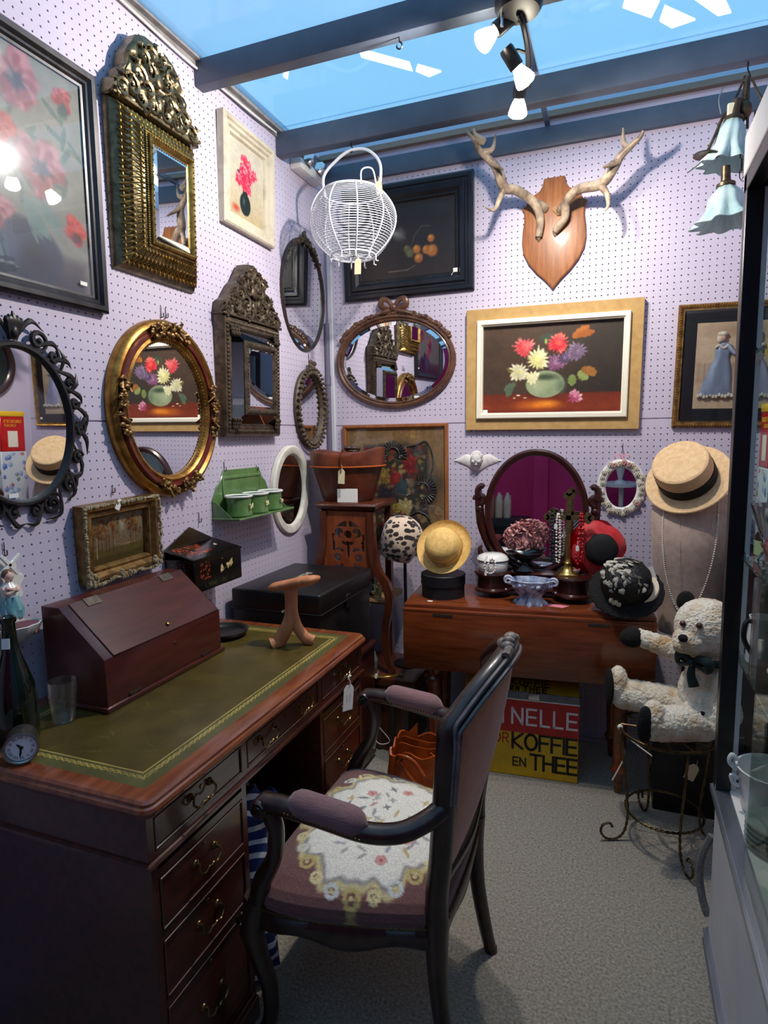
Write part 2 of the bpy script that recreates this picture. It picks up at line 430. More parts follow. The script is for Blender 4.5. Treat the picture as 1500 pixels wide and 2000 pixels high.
print_m = mk('printed_paper', (0, 0, 0), attr=True, rough=.6)
lacq_m = mk('painted_lacquer', (0, 0, 0), attr=True, rough=.2, coat=.5)
needle_m = mk('needlepoint_wool', (0, 0, 0), (1, 1, 1), attr=True, rough=.9, scale=220, bump=.4, bscale=420, bdist=.001, sheen=.25)
leathertop_m = mk('tooled_leather', (0, 0, 0), (1, 1, 1), attr=True, rough=.33, scale=14, bump=.18, bscale=260, bdist=.0006, coat=.15)

# ---------------------------------------------------------------- the setting
def pegboard(parent, side, a0, b0, amin, amax, zmin, zmax, r=.115, depth=.25):
    """hardboard sheet drilled on a one inch grid; every hole is cut right through"""
    i0, i1 = math.ceil(amin+.53-a0), math.floor(amax-.53-a0); j0, j1 = math.ceil(zmin+.53-b0), math.floor(zmax-.53-b0)
    nx, nz = i1-i0+1, j1-j0+1; A0, Z0 = i0+a0-.5, j0+b0-.5
    HX, HZ = 2*nx+1, 2*nz+1
    gi, gj = np.meshgrid(np.arange(HX), np.arange(HZ)); lat = np.stack([A0+gi*.5, Z0+gj*.5], -1).reshape(-1, 2)
    used = ~((gi % 2 == 1) & (gj % 2 == 1)).reshape(-1); remap = np.cumsum(used)-1; L = lat[used]; nL = len(L)
    ci, cj = np.meshgrid(np.arange(nx), np.arange(nz)); ci = ci.reshape(-1); cj = cj.reshape(-1); nc = len(ci)
    off = [(0, 0), (1, 0), (2, 0), (2, 1), (2, 2), (1, 2), (0, 2), (0, 1)]; ang = np.radians([-135, -90, -45, 0, 45, 90, 135, 180])
    P = np.stack([remap[(2*cj+dz)*HX+2*ci+dx] for dx, dz in off], 1)
    ctr = np.stack([A0+ci+.5, Z0+cj+.5], -1); hole = (ctr[:, None, :]+r*np.stack([np.cos(ang), np.sin(ang)], -1)[None]).reshape(-1, 2)
    F = nL+np.arange(nc*8).reshape(nc, 8); B = F+nc*8
    q1 = np.stack([P, np.roll(P, -1, 1), np.roll(F, -1, 1), F], -1).reshape(-1, 4); q2 = np.stack([F, np.roll(F, -1, 1), np.roll(B, -1, 1), B], -1).reshape(-1, 4)
    ring = [(i, 0) for i in range(HX)]+[(HX-1, j) for j in range(1, HZ)]+[(i, HZ-1) for i in range(HX-2, -1, -1)]+[(0, j) for j in range(HZ-2, 0, -1)]
    R = np.array([remap[j*HX+i] for i, j in ring]); m_ = len(R)
    out = np.array([(amin if i == 0 else amax if i == HX-1 else A0+i*.5, zmin if j == 0 else zmax if j == HZ-1 else Z0+j*.5) for i, j in ring])
    o0 = nL+nc*16; O = o0+np.arange(m_); O2 = O+m_
    q3 = np.stack([R, O, np.roll(O, -1), np.roll(R, -1)], -1); q4 = np.stack([O, O2, np.roll(O2, -1), np.roll(O, -1)], -1)
    uv = np.concatenate([L, hole, hole, out, out]); dep = np.concatenate([np.zeros(nL+nc*8), np.full(nc*8, depth), np.zeros(m_), np.full(m_, depth)])
    V = np.stack([-DL-dep, uv[:, 0], uv[:, 1]+EYE], -1) if side else np.stack([uv[:, 0], DB+dep, uv[:, 1]+EYE], -1)
    Q = np.concatenate([q1, q2, q3, q4]).astype(np.int32)
    me = bpy.data.meshes.new('pegboard_panel'); me.vertices.add(len(V)); me.vertices.foreach_set('co', (V*U).astype(np.float32).ravel())
    me.loops.add(Q.size); me.loops.foreach_set('vertex_index', Q.ravel()); me.polygons.add(len(Q)); me.polygons.foreach_set('loop_start', np.arange(0, Q.size, 4, dtype=np.int32))
    me.update(calc_edges=True); me.validate(); me.shade_flat(); me.materials.append(PEG)
    return link(bpy.data.objects.new('pegboard_panel', me), parent)
PEG = mk('lavender_hardboard', (191, 183, 205), (202, 194, 213), rough=.62, scale=3, detail=6, lo=.2, hi=.8)
def room():
    FY = -62.0; RX = 28.0
    fl = mk('flecked_carpet', (104, 100, 92), (178, 172, 158), rough=.95, scale=130, detail=10, lo=.3, hi=.72, bump=.6, bscale=600, bdist=.003, sheen=.2)
    b = MB(); b.box(-DL-2, RX+2, FY-2, DB+2, -57, -56); struct('floor', b, fl)
    # plain walls with a batten cavity behind the drilled boards
    b = MB(); b.box(-DL-3.5, -DL-1.5, FY, DB+3.5, -56, 53); b.box(-DL-1.5, -DL-.25, FY, DB+1.5, 50.2, 53); b.box(-DL-1.5, -DL-.25, FY, DB, 1.95, 2.6); wl = struct('wall_left', b, lav)
    b = MB(); b.box(-DL-1.5, RX+2, DB+1.5, DB+3.5, -56, 55); b.box(-DL-1.5, RX+2, DB+.25, DB+1.5, 51.5, 55); b.box(-DL-.2, RX, DB+.25, DB+1.5, 1.95, 2.6); wb = struct('wall_back', b, lav)
    pegboard(wl, True, .944, .80, FY, DB, -56, 2.12); pegboard(wl, True, .914, .826, FY, DB, 2.3, 50.2)
    pegboard(wb, False, .498, .597, -DL-.2, RX, -56, 2.12); pegboard(wb, False, .60, .765, -DL-.2, RX, 2.3, 51.5)
    b = MB(); b.box(RX, RX+2, FY, DB+2, -56, 55); struct('wall_right', b, lav)
    b = MB(); b.box(-DL-2.5, RX+2, FY-2, FY, -56, 55); b.box(-33.5, -27.5, FY, FY+5, -56, 51); struct('wall_front', b, pinkwall)
    # slate blue roof beams
    n = 0
    for y, z0, z1, x0, th in ((74.2, 47.1, 50.4, -DL, 1.9), (95.2, 46.6, 50.2, -DL, 1.9), (DB-.9, 47.4, 50.6, -53.8, .85), (38, 47, 50.3, -DL, 1.9), (4, 47, 50.3, -DL, 1.9), (-30, 47, 50.3, -DL, 1.9)):
        n += 1; b = MB(); b.box(x0, RX, y, y+th, z0, z1); struct('trim_%d' % n, b, beam_m, bevel=.12, seg=2)
    n += 1; b = MB(); b.box(-DL, RX, DB-.9, DB+.2, 52.0, 52.9)        # brown plate along the top of the back wall
    struct('trim_%d' % n, b, mk('brown_plate', (150, 132, 116), rough=.6))
    n += 1; b = MB(); b.box(-DL, -DL+1.1, FY, DB, 50.2, 50.75); b.box(-DL, -DL+.35, FY, DB, 49.5, 50.2)   # edge strip under the glazing
    struct('trim_%d' % n, b, mk('grey_edge_strip', (150, 146, 146), (122, 118, 120), rough=.6))
    n += 1; b = MB(); b.box(-53.9, -52.9, DB-.7, DB, -56, 46.5); struct('trim_%d' % n, b, mk('white_trunking', (206, 208, 216), rough=.45), bevel=.1)
    n += 1; b = MB(); b.tube([(-DL+.55, DB-.75, -56), (-DL+.55, DB-.75, 22)], .55, 10); b.tube([(-DL+.55, DB-.75, 10.2), (-DL+.55, DB-.75, 12)], .68, 10)
    struct('trim_%d' % n, b, mk('grey_pipe', (104, 100, 122), rough=.5))
    n += 1; b = MB(); b.tube(cat_([(-DL+.5, 60, 49.6), (-DL+.5, 72, 49.2), (-DL+.6, 80, 49.4), (-DL+.9, 88, 49.3), (-DL+.6, 94.5, 49.8)], 8), .16, 6)
    struct('trim_%d' % n, b, white_p)
    # glazed roof
    frost = pane_mat('frosted_roof_sheet', (214, 232, 246), refl=.6, rough=.1, frost=.62, frost_col=(226, 236, 246))
    clear = pane_mat('clear_roof_sheet', (222, 238, 248), refl=.6, rough=.03, frost=.10, frost_col=(200, 226, 244))
    b = MB()
    for x in (-DL+.2, -13, RX-1): b.box(x, x+.8, FY, DB, 50.9, 51.5)
    ce = struct('ceiling', b, alu)
    for y0, y1, z0, z1, mt in ((-62, -29, 50.5, 50.5, frost), (-29, 5, 50.5, 50.5, frost), (5, 39, 50.5, 50.5, frost), (39, 75, 50.5, 50.5, frost), (75.2, 96.2, 50.6, 51.2, clear), (96.3, DB, 51.3, 53.0, clear)):
        for x0, x1 in ((-DL, -12.9), (-12.7, RX)):
            b = MB(); t = .15
            b.add([(x0, y0, z0), (x1, y0, z0), (x1, y1, z1), (x0, y1, z1), (x0, y0, z0+t), (x1, y0, z0+t), (x1, y1, z1+t), (x0, y1, z1+t)],
                  [(3, 2, 1, 0), (4, 5, 6, 7), (0, 1, 5, 4), (1, 2, 6, 5), (2, 3, 7, 6), (3, 0, 4, 7)])
            struct('glazing_pane', b, mt, ce)
    # sunlit rooflights of the hall above
    sky = emis('sunlit_rooflight', (236, 246, 255), 3.2)
    Q = [[(700, 97), (800, 124), (806, 140), (706, 113)], [(816, 128), (862, 141), (838, 151), (812, 140)], [(556, 134), (564, 140), (562, 156), (553, 150)],
         [(1222, -6), (1288, 4), (1272, 36), (1216, 16)], [(1298, 13), (1358, 40), (1312, 56), (1288, 42)], [(1345, -8), (1412, -8), (1428, 26), (1402, 32)]]
    for i, q in enumerate(Q):
        P = [pz(a, c, 210) for a, c in q]; b = MB(); b.slab([(p.x, p.y) for p in P], 210, 211); struct('window_%d' % (i+1), b, sky)
room()

# ---------------------------------------------------------------- spot lamps on the ceiling track
bulb_glow = emis('lit_reflector_bulb', (255, 244, 220), 26)
def spot_track():
    t = thing('spotlight_bar', 'black ceiling spotlight bar with three lit reflector bulbs', 'ceiling light', (-11.5, 73.5, 47.1))
    b = MB(t); b.lathe([(0.01, 0), (2.6, 0), (2.6, -1.0), (2.2, -1.6), (.01, -1.7)], 24, (-11.5, 73.5, 47.1)); obj('canopy', b, blackm, t)
    b = MB(t); b.tube(cat_([(-11.5, 73.5, 45.4), (-11.2, 75, 44.9), (-11.4, 80, 44.8), (-12.3, 87, 44.6)], 6), .32, 8); obj('bar', b, blackm, t)
    b = MB(t); b.tube([(-13.2, 73.2, 47), (-13.2, 73.0, 44.2)], .18, 6); obj('cable_sleeve', b, alu, t)
    heads = [((950, 75), 74.4, (-.8, -.2, -.6), 56), ((1021, 150), 79.5, (.5, .45, -.75), 36), ((1012, 212), 86.0, (-.2, .6, -.8), 14)]
    for (px, py), y, d, en in heads:
        c = pyy(px, py, y); d = Vector(d).normalized(); rot = d.to_track_quat('-Z', 'Y').to_matrix()
        top = c - d*3.1
        b = MB(t); b.T = Matrix.Translation(c) @ rot.to_4x4(); b.lathe([(.01, 3.6), (.75, 3.6), (.85, 3.3), (.85, 1.3), (.78, 1.2)], 18)
        b.T = Matrix.Identity(4)
        near = min([(-11.5, 73.5, 45.4), (-11.2, 75, 44.9), (-11.4, 80, 44.8), (-12.3, 87, 44.6)], key=lambda q: (Vector(q)-top).length)
        b.tube([top, (top+Vector(near))/2+Vector((0, 0, .3)), near], .2, 6)
        h = obj('lamp_holder', b, blackm, t)
        b = MB(t); b.T = Matrix.Translation(c) @ rot.to_4x4(); b.lathe([(.5, 1.4), (.62, 1.0), (.95, .3), (1.2, -.5), (1.15, -.8), (.8, -1.05), (.01, -1.15)], 20)
        obj('bulb', b, bulb_glow, h)
        ld = bpy.data.lights.new('spot_bulb', 'SPOT'); ld.energy = en; ld.color = (1, .90, .80); ld.spot_size = math.radians(160); ld.spot_blend = .7; ld.shadow_soft_size = .022
        lo = bpy.data.objects.new('spot_bulb_light', ld); COL.objects.link(lo)
        lo.location = unpack(c + d*1.5); lo.rotation_euler = d.to_track_quat('-Z', 'Y').to_euler()
spot_track()
# ================================================================ pictures and mirrors
def price_tag(parent, x, y, z, w=.9, h=1.5, rot=0, mat=None, cord=True, label=None):
    b = MB(); b.T = Tr(x, y, z) @ Ry(rot)
    b.prism([(-w/2, -h), (w/2, -h), (w/2, -.35*w), (w*.2, 0), (-w*.2, 0), (-w/2, -.35*w)], -.02, .02)
    if cord: b.tube([(0, 0, -.15), (.1, 0, .35), (-.05, .02, .7)], .035, 4)
    return obj('price_tag', b, mat or tagm, parent, smooth=0)
def sticker(parent, x, y, z, w=.8, h=.45):
    b = MB(); b.box(x-w/2, x+w/2, y-.02, y, z-h/2, z+h/2); return obj('price_sticker', b, tagm, parent, smooth=0)
def peg_hook(wall, px, py, ln=1.3, over='a picture'):
    b = MB(); b.tube([(0, .15, 0), (0, -.3, 0), (0, -.45, .1), (0, -.45, .55)], .07, 5); b.tube([(0, -.12, 0), (0, -.12, ln)], .05, 5)
    p = pl(px, py, 0) if wall == 'l' else pb(px, py, 0)
    solo('peg_hook', b, iron, 'small metal peg hook in the perforated board above '+over, 'hook', p, (0, 0, LEFTROT if wall == 'l' else 0), group='peg hooks in the perforated boards')

def poppy_picture():
    w, h = 27, 24.6; yr = 55.4
    t = on_left('poppy_picture', 'large glazed picture of red poppies in a black and silver frame', 'picture', yr-w/2, 26.4, lean=.012)
    b = MB(); b.rect(w, h, [(0, 0), (0, -1.0), (.25, -1.2), (.7, -1.15), (1.0, -.8), (1.25, -.8), (1.45, -.55), (1.7, -.5), (1.7, 0)]); obj('frame', b, mk('black_silver_moulding', (30, 30, 33), (62, 62, 66), rough=.32, metal=.4, scale=12, stretch=(1, 1, .2)), t, smooth=30)
    W, H = w-3.2, h-3.2
    p = Paint(W, H, 190, (150, 142, 122), 3)
    p.mixin(np.clip(p.v*1.2-.1, 0, 1), (132, 126, 108), .6).mixin(p.noise(4), (112, 118, 116), .5)
    p.rectm(0, .83, 1, 1.2, (74, 68, 66), soft=.05); p.rectm(0, .90, 1, 1.2, (52, 48, 50), soft=.06)
    def uv(px, py): v = pl(px, py, .4); return (v.y-(yr-w/2)+W/2)/W, (26.4+H/2-v.z)/H
    def at(px, py, r, c1, c2, n, dark=True):
        u_, v_ = uv(px, py); p.flower(u_, v_, r, c1, c2, n)
        if dark: p.ell(u_, v_+.01, r*.34, r*.30, (50, 38, 62), soft=.6, wob=.18)
    u_, v_ = uv(45, 490); p.ell(u_, v_, .24, .17, (38, 48, 66), soft=.15).ell(u_-.08, v_-.02, .13, .12, (70, 88, 112), soft=.8).ell(u_+.07, v_, .09, .1, (24, 28, 40), soft=.7).ell(u_, v_+.15, .2, .02, (96, 104, 116), soft=.8)
    for i in range(46): u_, v_ = uv(-60+200*p.rs.rand(), 150+240*p.rs.rand()); p.leaf(u_, v_, .12, .018, p.rs.rand()*6.3, (72, 100, 88), .7)
    for i in range(14): u_, v_ = uv(40+50*p.rs.rand(), 370+30*p.rs.rand()); p.leaf(u_, v_, .17, .02, .6+p.rs.rand()*.8, (104, 132, 122), .7)
    mv1, mv2 = (150, 66, 72), (198, 128, 132)
    at(30, 150, .17, mv1, mv2, 5); at(-60, 330, .16, mv1, mv2, 5); at(-50, 130, .15, (160, 60, 60), mv2, 5); at(0, 240, .09, (176, 52, 48), (200, 92, 84), 5, False); at(82, 325, .17, mv1, mv2, 5); at(-10, 400, .1, mv1, mv2, 5, False)
    at(122, 195, .062, (150, 52, 54), (190, 96, 92), 4, False); u_, v_ = uv(124, 218); p.ell(u_, v_, .03, .045, (64, 80, 74), soft=.5)
    at(151, 452, .08, (190, 36, 32), (216, 78, 62), 5, False); u_, v_ = uv(152, 466); p.ell(u_, v_, .045, .035, (84, 22, 28), soft=.6)
    p.grain(20, .2)
    canvas('painting', p, oil_m, t, -.3)
    b = MB(); b.box(-W/2, W/2, -.55, -.48, -H/2, H/2); obj('glass', b, sheet_g, t, smooth=0)
    sticker(t, W/2-1.3, -.58, -H/2+1.1, .9, .4)
poppy_picture()

def crest(parent, w, h, y0, mat, seed, thick=1.0, top=None):
    """carved cresting: shaped board, relief ground and applied scrolls"""
    r = random.Random(seed)
    prof = [(0, .0), (.06, .20), (.16, .24), (.20, .36), (.30, .44), (.34, .60), (.42, .72), (.50, .80), (.58, .92), (.70, .97), (.80, 1.0), (1.0, 1.0)] if top is None else top
    def zt(x):
        a = 1-abs(x)/(w/2)
        for i in range(len(prof)-1):
            if prof[i][0] <= a <= prof[i+1][0]: return h*lerp(prof[i][1], prof[i+1][1], (a-prof[i][0])/(prof[i+1][0]-prof[i][0]+1e-9))
        return h
    nx, nz = 72, 44; loops = []
    b = MB(); vs = []; fs = []
    for i in range(nx+1):
        x = -w/2+w*i/nx; t = max(.12, zt(x))
        for j in range(nz+1):
            z = t*j/nz; ax = abs(x)
            e = min(1, (nz-j)/3, j/2+.3)
            hgt = .22*abs(math.sin(3.1*ax/w*6+math.sin(z/h*9)*1.4))*abs(math.cos(z/h*11+ax/w*5))+.16*math.sin(ax*2.7+z*1.9)*math.sin(z*3.1-ax)
            vs.append((x, y0-thick*.6-(hgt+.3*thick)*e, z))
    for i in range(nx):
        for j in range(nz): fs.append((i*(nz+1)+j, (i+1)*(nz+1)+j, (i+1)*(nz+1)+j+1, i*(nz+1)+j+1))
    b.add(vs, fs)
    out = [(-w/2+w*i/nx, max(.12, zt(-w/2+w*i/nx))) for i in range(nx+1)]
    b.prism([(-w/2, 0)]+out+[(w/2, 0)], 0, y0-thick*.62)
    yy = y0-thick-.05
    for sx in (-1, 1):
        for fx, fz, rr, tn, a0, d in ((.40, .10, .10, 1.3, 2.6, -1), (.30, .22, .11, 1.4, .6, 1), (.20, .12, .09, 1.2, 1.2, -1), (.22, .40, .11, 1.3, 3.3, -1), (.12, .30, .08, 1.2, .2, 1), (.10, .55, .10, 1.3, 1.9, 1), (.16, .68, .08, 1.1, 3.8, -1), (.06, .78, .07, 1.2, .9, 1), (.08, .12, .08, 1.1, 2.2, 1), (.44, .06, .05, 1.2, 0, 1)):
            cx, cz, R = sx*fx*w, fz*h, rr*w*.8
            pts = spiral(cx, cz, R, tn, a0 if sx > 0 else PI-a0, d*sx, yy, 16)
            b.tube(pts, taper(16, .05*w*.3, .05*w*.45, .05*w*.2), 5)
            b.ball((cx, yy-.1, cz), w*.014, 6, 4)
            for q in range(3):
                a = r.uniform(0, 6.28); L = R*1.2
                b.tube([(cx+R*.7*math.cos(a), yy+.1, cz+R*.7*math.sin(a)), (cx+L*math.cos(a+.2), yy-.15, cz+L*math.sin(a+.2)), (cx+L*1.25*math.cos(a+.5), yy+.1, cz+L*1.25*math.sin(a+.5))], [w*.008, w*.018, w*.004], 5)
    for k in range(7):          # shell
        a = PI*(.15+.7*k/6); b.tube([(0, yy+.1, h*.84), (math.cos(a)*w*.05, yy-.15, h*.84+math.sin(a)*h*.1), (math.cos(a)*w*.07, yy+.15, h*.84+math.sin(a)*h*.14)], [w*.006, w*.014, w*.008], 5)
    b.ball((0, yy-.15, h*.5), (w*.05, .25, w*.055), 10, 6); b.ball((0, yy-.1, h*.22), (w*.04, .25, w*.07), 10, 6)
    for k in range(int(w/.55)): b.ball((-w/2+.35+k*.55, y0-thick*.9, .12), .2, 6, 4)
    return obj('cresting', b, mat, parent, smooth=50)

def brass_mirror():
    w, h = 14.2, 18.4; FW = 3.3; D = 3.4
    t = on_left('brass_mirror', 'embossed brass cushion mirror with tall scrolled cresting beside poppy picture', 'mirror', 64.2, 28.8, lean=.03)
    b = MB(); b.rect(w, h, [(0, 0), (0, -.5), (.25, -.9), (.9, -1.6), (1.8, -2.5), (2.6, -2.95), (FW, -D), (FW+.1, -D+.3), (FW+.1, 0)]); body = obj('frame', b, brass_dark, t, smooth=50)
    def pt(side, s, q):                    # a point on the sloping cushion, q = 0 at the wall edge .. 1 at the glass
        d = lerp(.3, FW-.25, q); y = -lerp(1.05, D-.1, q**.8)
        a, c = w/2-d, h/2-d
        return [(lerp(-a, a, s), y, -c), (a, y, lerp(-c, c, s)), (lerp(a, -a, s), y, c), (-a, y, lerp(c, -c, s))][side]
    for side in range(4):
        b = MB(); n = 17 if side % 2 == 0 else 24
        for k in range(n):
            s0, s1, sm = k/n, (k+1)/n, (k+.5)/n
            b.tube([pt(side, s0, .1), pt(side, lerp(s0, sm, .7), .38), pt(side, sm, .5), pt(side, lerp(sm, s1, .3), .38), pt(side, s1, .1)], .085, 5)
            b.tube([pt(side, s0, .9), pt(side, lerp(s0, sm, .7), .62), pt(side, sm, .5), pt(side, lerp(sm, s1, .3), .62), pt(side, s1, .9)], .085, 5)
            b.ball(pt(side, s0, .5), (.2, .2, .2), 6, 4); b.ball(pt(side, sm, .2), (.13, .13, .2), 6, 4); b.ball(pt(side, sm, .8), (.13, .13, .2), 6, 4); b.ball(pt(side, sm, .98), .14, 6, 4); b.ball(pt(side, s0, .98), .14, 6, 4)
        obj('embossing', b, brass, body)
    b = MB(); b.rect(w-2*FW+.2, h-2*FW+.2, [(0, -D+.5), (0, -D-.25), (.2, -D-.4), (.5, -D-.2), (.75, -D+.35), (.75, -D+.5)]); inn = obj('inner_frame', b, brass, t)
    b = MB()
    for k in range(72):
        a = k/72*4; s = int(a); f = a-s; W2, H2 = (w-2*FW-.3)/2, (h-2*FW-.3)/2
        x, z = [(lerp(-W2, W2, f), -H2), (W2, lerp(-H2, H2, f)), (lerp(W2, -W2, f), H2), (-W2, lerp(H2, -H2, f))][s]
        b.ball((x, -D-.38, z), .12, 6, 4)
    obj('bead', b, brass, inn)
    W, H = w-2*FW-1.2, h-2*FW-1.2
    b = MB(); b.rect(W, H, [(0, -D+.2), (0, -D+.1), (.65, -D-.06), (.65, -D+.2)]); b.box(-W/2+.6, W/2-.6, -D-.06, -D+.2, -H/2+.6, H/2-.6); obj('glass', b, mirror_m, t, smooth=0)
    c = crest(t, w+.6, 8.6, -.6, brass_dark, 4, 1.2); c.location.z = (h/2)*U
    b = MB(); b.box(-w/2-.25, w/2+.25, -1.9, 0, h/2-.15, h/2+.35); obj('cornice', b, brass_dark, t, bevel=.1)
    price_tag(t, -W/2-.2, -D-.5, 1.6, .7, 1.1, .1)
brass_mirror()

def dark_mirror():
    w, h = 15.6, 17.4
    t = on_left('embossed_mirror', 'dark embossed metal cushion mirror with mirrored border and carved cresting', 'mirror', 83.3, 9.0, lean=.03)
    b = MB(); b.rect(w, h, [(0, 0), (0, -1.2), (.3, -1.7), (1.5, -1.9), (1.7, -1.6), (1.7, 0)]); f = obj('frame', b, pewter, t)
    b = MB()
    for k in range(110):
        a = k/110*4; s = int(a); q = a-s; W2, H2 = w/2-.85, h/2-.85
        x, z = [(lerp(-W2, W2, q), -H2), (W2, lerp(-H2, H2, q)), (lerp(W2, -W2, q), H2), (-W2, lerp(H2, -H2, q))][s]
        b.ball((x, -1.85, z), (.26, .16, .26), 6, 4)
    obj('embossing', b, pewter, f)
    for sx in (-1, 1):
        for sz in (-1, 1):
            b = MB()
            for k in range(9): b.ball((sx*(w/2-1.5-.5*(k % 3)), -2.0-.12*(k % 3+k//3), sz*(h/2-1.5-.5*(k//3))), .36, 6, 4)
            obj('corner_mount', b, pewter, f)
    b = MB(); b.rect(w-3.2, h-3.2, [(0, -1.0), (.15, -1.6), (1.7, -2.7), (1.9, -2.6), (1.9, -1.0)]); obj('border_glass', b, mirror_old, t, smooth=15)
    b = MB(); b.rect(w-6.6, h-6.6, [(0, -1.0), (0, -2.9), (.3, -3.2), (.75, -3.2), (.95, -2.8), (.95, -1.0)]); inn = obj('inner_frame', b, pewter, t)
    b = MB()
    for k in range(70):
        a = k/70*4; s = int(a); q = a-s; W2, H2 = (w-7.6)/2, (h-7.6)/2
        x, z = [(lerp(-W2, W2, q), -H2), (W2, lerp(-H2, H2, q)), (lerp(W2, -W2, q), H2), (-W2, lerp(H2, -H2, q))][s]
        b.ball((x, -3.2, z), (.18, .14, .18), 6, 4)
    obj('bead', b, pewter, inn)
    W, H = w-8.3, h-8.3
    b = MB(); b.rect(W, H, [(0, -2.7), (0, -2.8), (.5, -2.95), (.5, -2.7)]); b.box(-W/2+.45, W/2-.45, -2.95, -2.7, -H/2+.45, H/2-.45); obj('glass', b, mirror_m, t, smooth=0)
    c = crest(t, w+.3, 8.4, -.5, pewter, 9, 1.2, top=[(0, .0), (.05, .22), (.2, .30), (.3, .42), (.42, .56), (.55, .66), (.68, .84), (.78, .96), (1.0, 1.0)]); c.location.z = (h/2)*U
    b = MB(); b.box(-w/2-.2, w/2+.2, -2.0, 0, h/2-.1, h/2+.3); obj('cornice', b, pewter, t, bevel=.1)
dark_mirror()
peg_hook('l', 484, 528, 1.2, 'the dark embossed mirror')

def cream_picture():
    w, h = 13.8, 15.2
    t = on_left('flower_picture', 'small painting of pink blooms in a dark vase in cream frame', 'picture', 85.4, 38.6, lean=.03, roll=.02)
    b = MB(); b.rect(w, h, [(0, 0), (0, -1.1), (.25, -1.3), (.7, -1.25), (.9, -.95), (1.4, -1.05), (1.6, -.7), (2.05, -.75), (2.25, -.4), (2.25, 0)]); obj('frame', b, cream_p, t, smooth=30)
    W, H = w-4.4, h-4.4; p = Paint(W, H, 120, (196, 190, 172), 5); p.mixin(p.v**2, (172, 146, 96), .7).mixin(p.noise(3), (170, 164, 150), .4)
    p.ell(.20, .9, .12, .07, (176, 60, 40), soft=.9)
    p.ell(.46, .79, .14, .16, (26, 36, 36), soft=.12).rectm(.39, .58, .53, .68, (26, 36, 36)).ell(.42, .76, .03, .08, (70, 96, 90), soft=.8)
    for a in (-2.2, -1.2, -.6, 3.4): p.leaf(.48, .45, .22, .05, a, (48, 62, 54))
    for q in range(20):
        cu, cv = .46+p.rs.randn()*.09, .42+p.rs.randn()*.13
        p.flower(cu, cv, .085+.04*p.rs.rand(), (186, 36, 66), (232, 150, 160), 5)
    for q in range(5): p.flower(.44+.03*q-.06, .17+.04*p.rs.rand(), .05, (204, 50, 80), (226, 120, 140), 5)
    p.grain(24, .15); canvas('painting', p, oil_m, t, -.35)
    sticker(t, .2, -1.28, -h/2+.8, .5, .3)
cream_picture()

def gold_oval():
    a, bb = 9.9, 11.1
    t = on_left('oval_mirror', 'crimson and gilt oval mirror with applied gold flowers', 'mirror', 64.4, 3.8, lean=.014)
    b = MB(); b.oval(a, bb, [(0, 0), (0, -.9), (.25, -1.25), (.7, -1.4), (1.05, -1.1), (1.1, 0)]); obj('outer_rim', b, gilt, t)
    b = MB(); b.oval(a-1.0, bb-1.0, [(0, -.2), (.02, -1.0), (.4, -1.45), (.8, -1.4), (1.0, -1.0), (1.0, -.2)]); obj('crimson_band', b, crimson, t)
    b = MB(); b.oval(a-1.95, bb-1.95, [(0, -.2), (.0, -1.15), (.3, -1.35), (.6, -1.1), (.8, -.7), (.8, -.2)]); rim = obj('inner_rim', b, gilt, t)
    b = MB(); 
    for k in range(110):
        g = 2*PI*k/110; b.ball(((a-2.62)*math.cos(g), -.95, (bb-2.62)*math.sin(g)), .13, 5, 4)
    obj('bead', b, gilt, rim)
    b = MB(); b.disc(a-2.7, bb-2.7, -.55, -.2); obj('glass', b, mirror_m, t, smooth=30)
    r = random.Random(3)
    for c0 in (90, 180, 0, 275):
        b = MB(); sp = 26 if c0 in (90, 275) else 22
        for k in range(34):
            g = math.radians(c0+r.uniform(-sp, sp)); q = r.uniform(.5, 1.9)
            x, z = (a-q)*math.cos(g), (bb-q)*math.sin(g); s = r.uniform(.22, .46)
            b.ball((x, -1.5-r.uniform(0, .35), z), (s, s*.7, s*.8), 7, 5)
            if k % 2 == 0: b.tube([(x, -1.5, z), (x+r.uniform(-.6, .6), -1.95, z+r.uniform(-.6, .6)), (x+r.uniform(-1, 1), -1.6, z+r.uniform(-1, 1))], [.2, .22, .05], 5)
        obj('gilt_flower_spray', b, gilt_dark, t)
gold_oval()
peg_hook('l', 314, 620, 1.3, 'the crimson and gilt oval mirror'); peg_hook('l', 323, 621, 1.3, 'the crimson and gilt oval mirror')

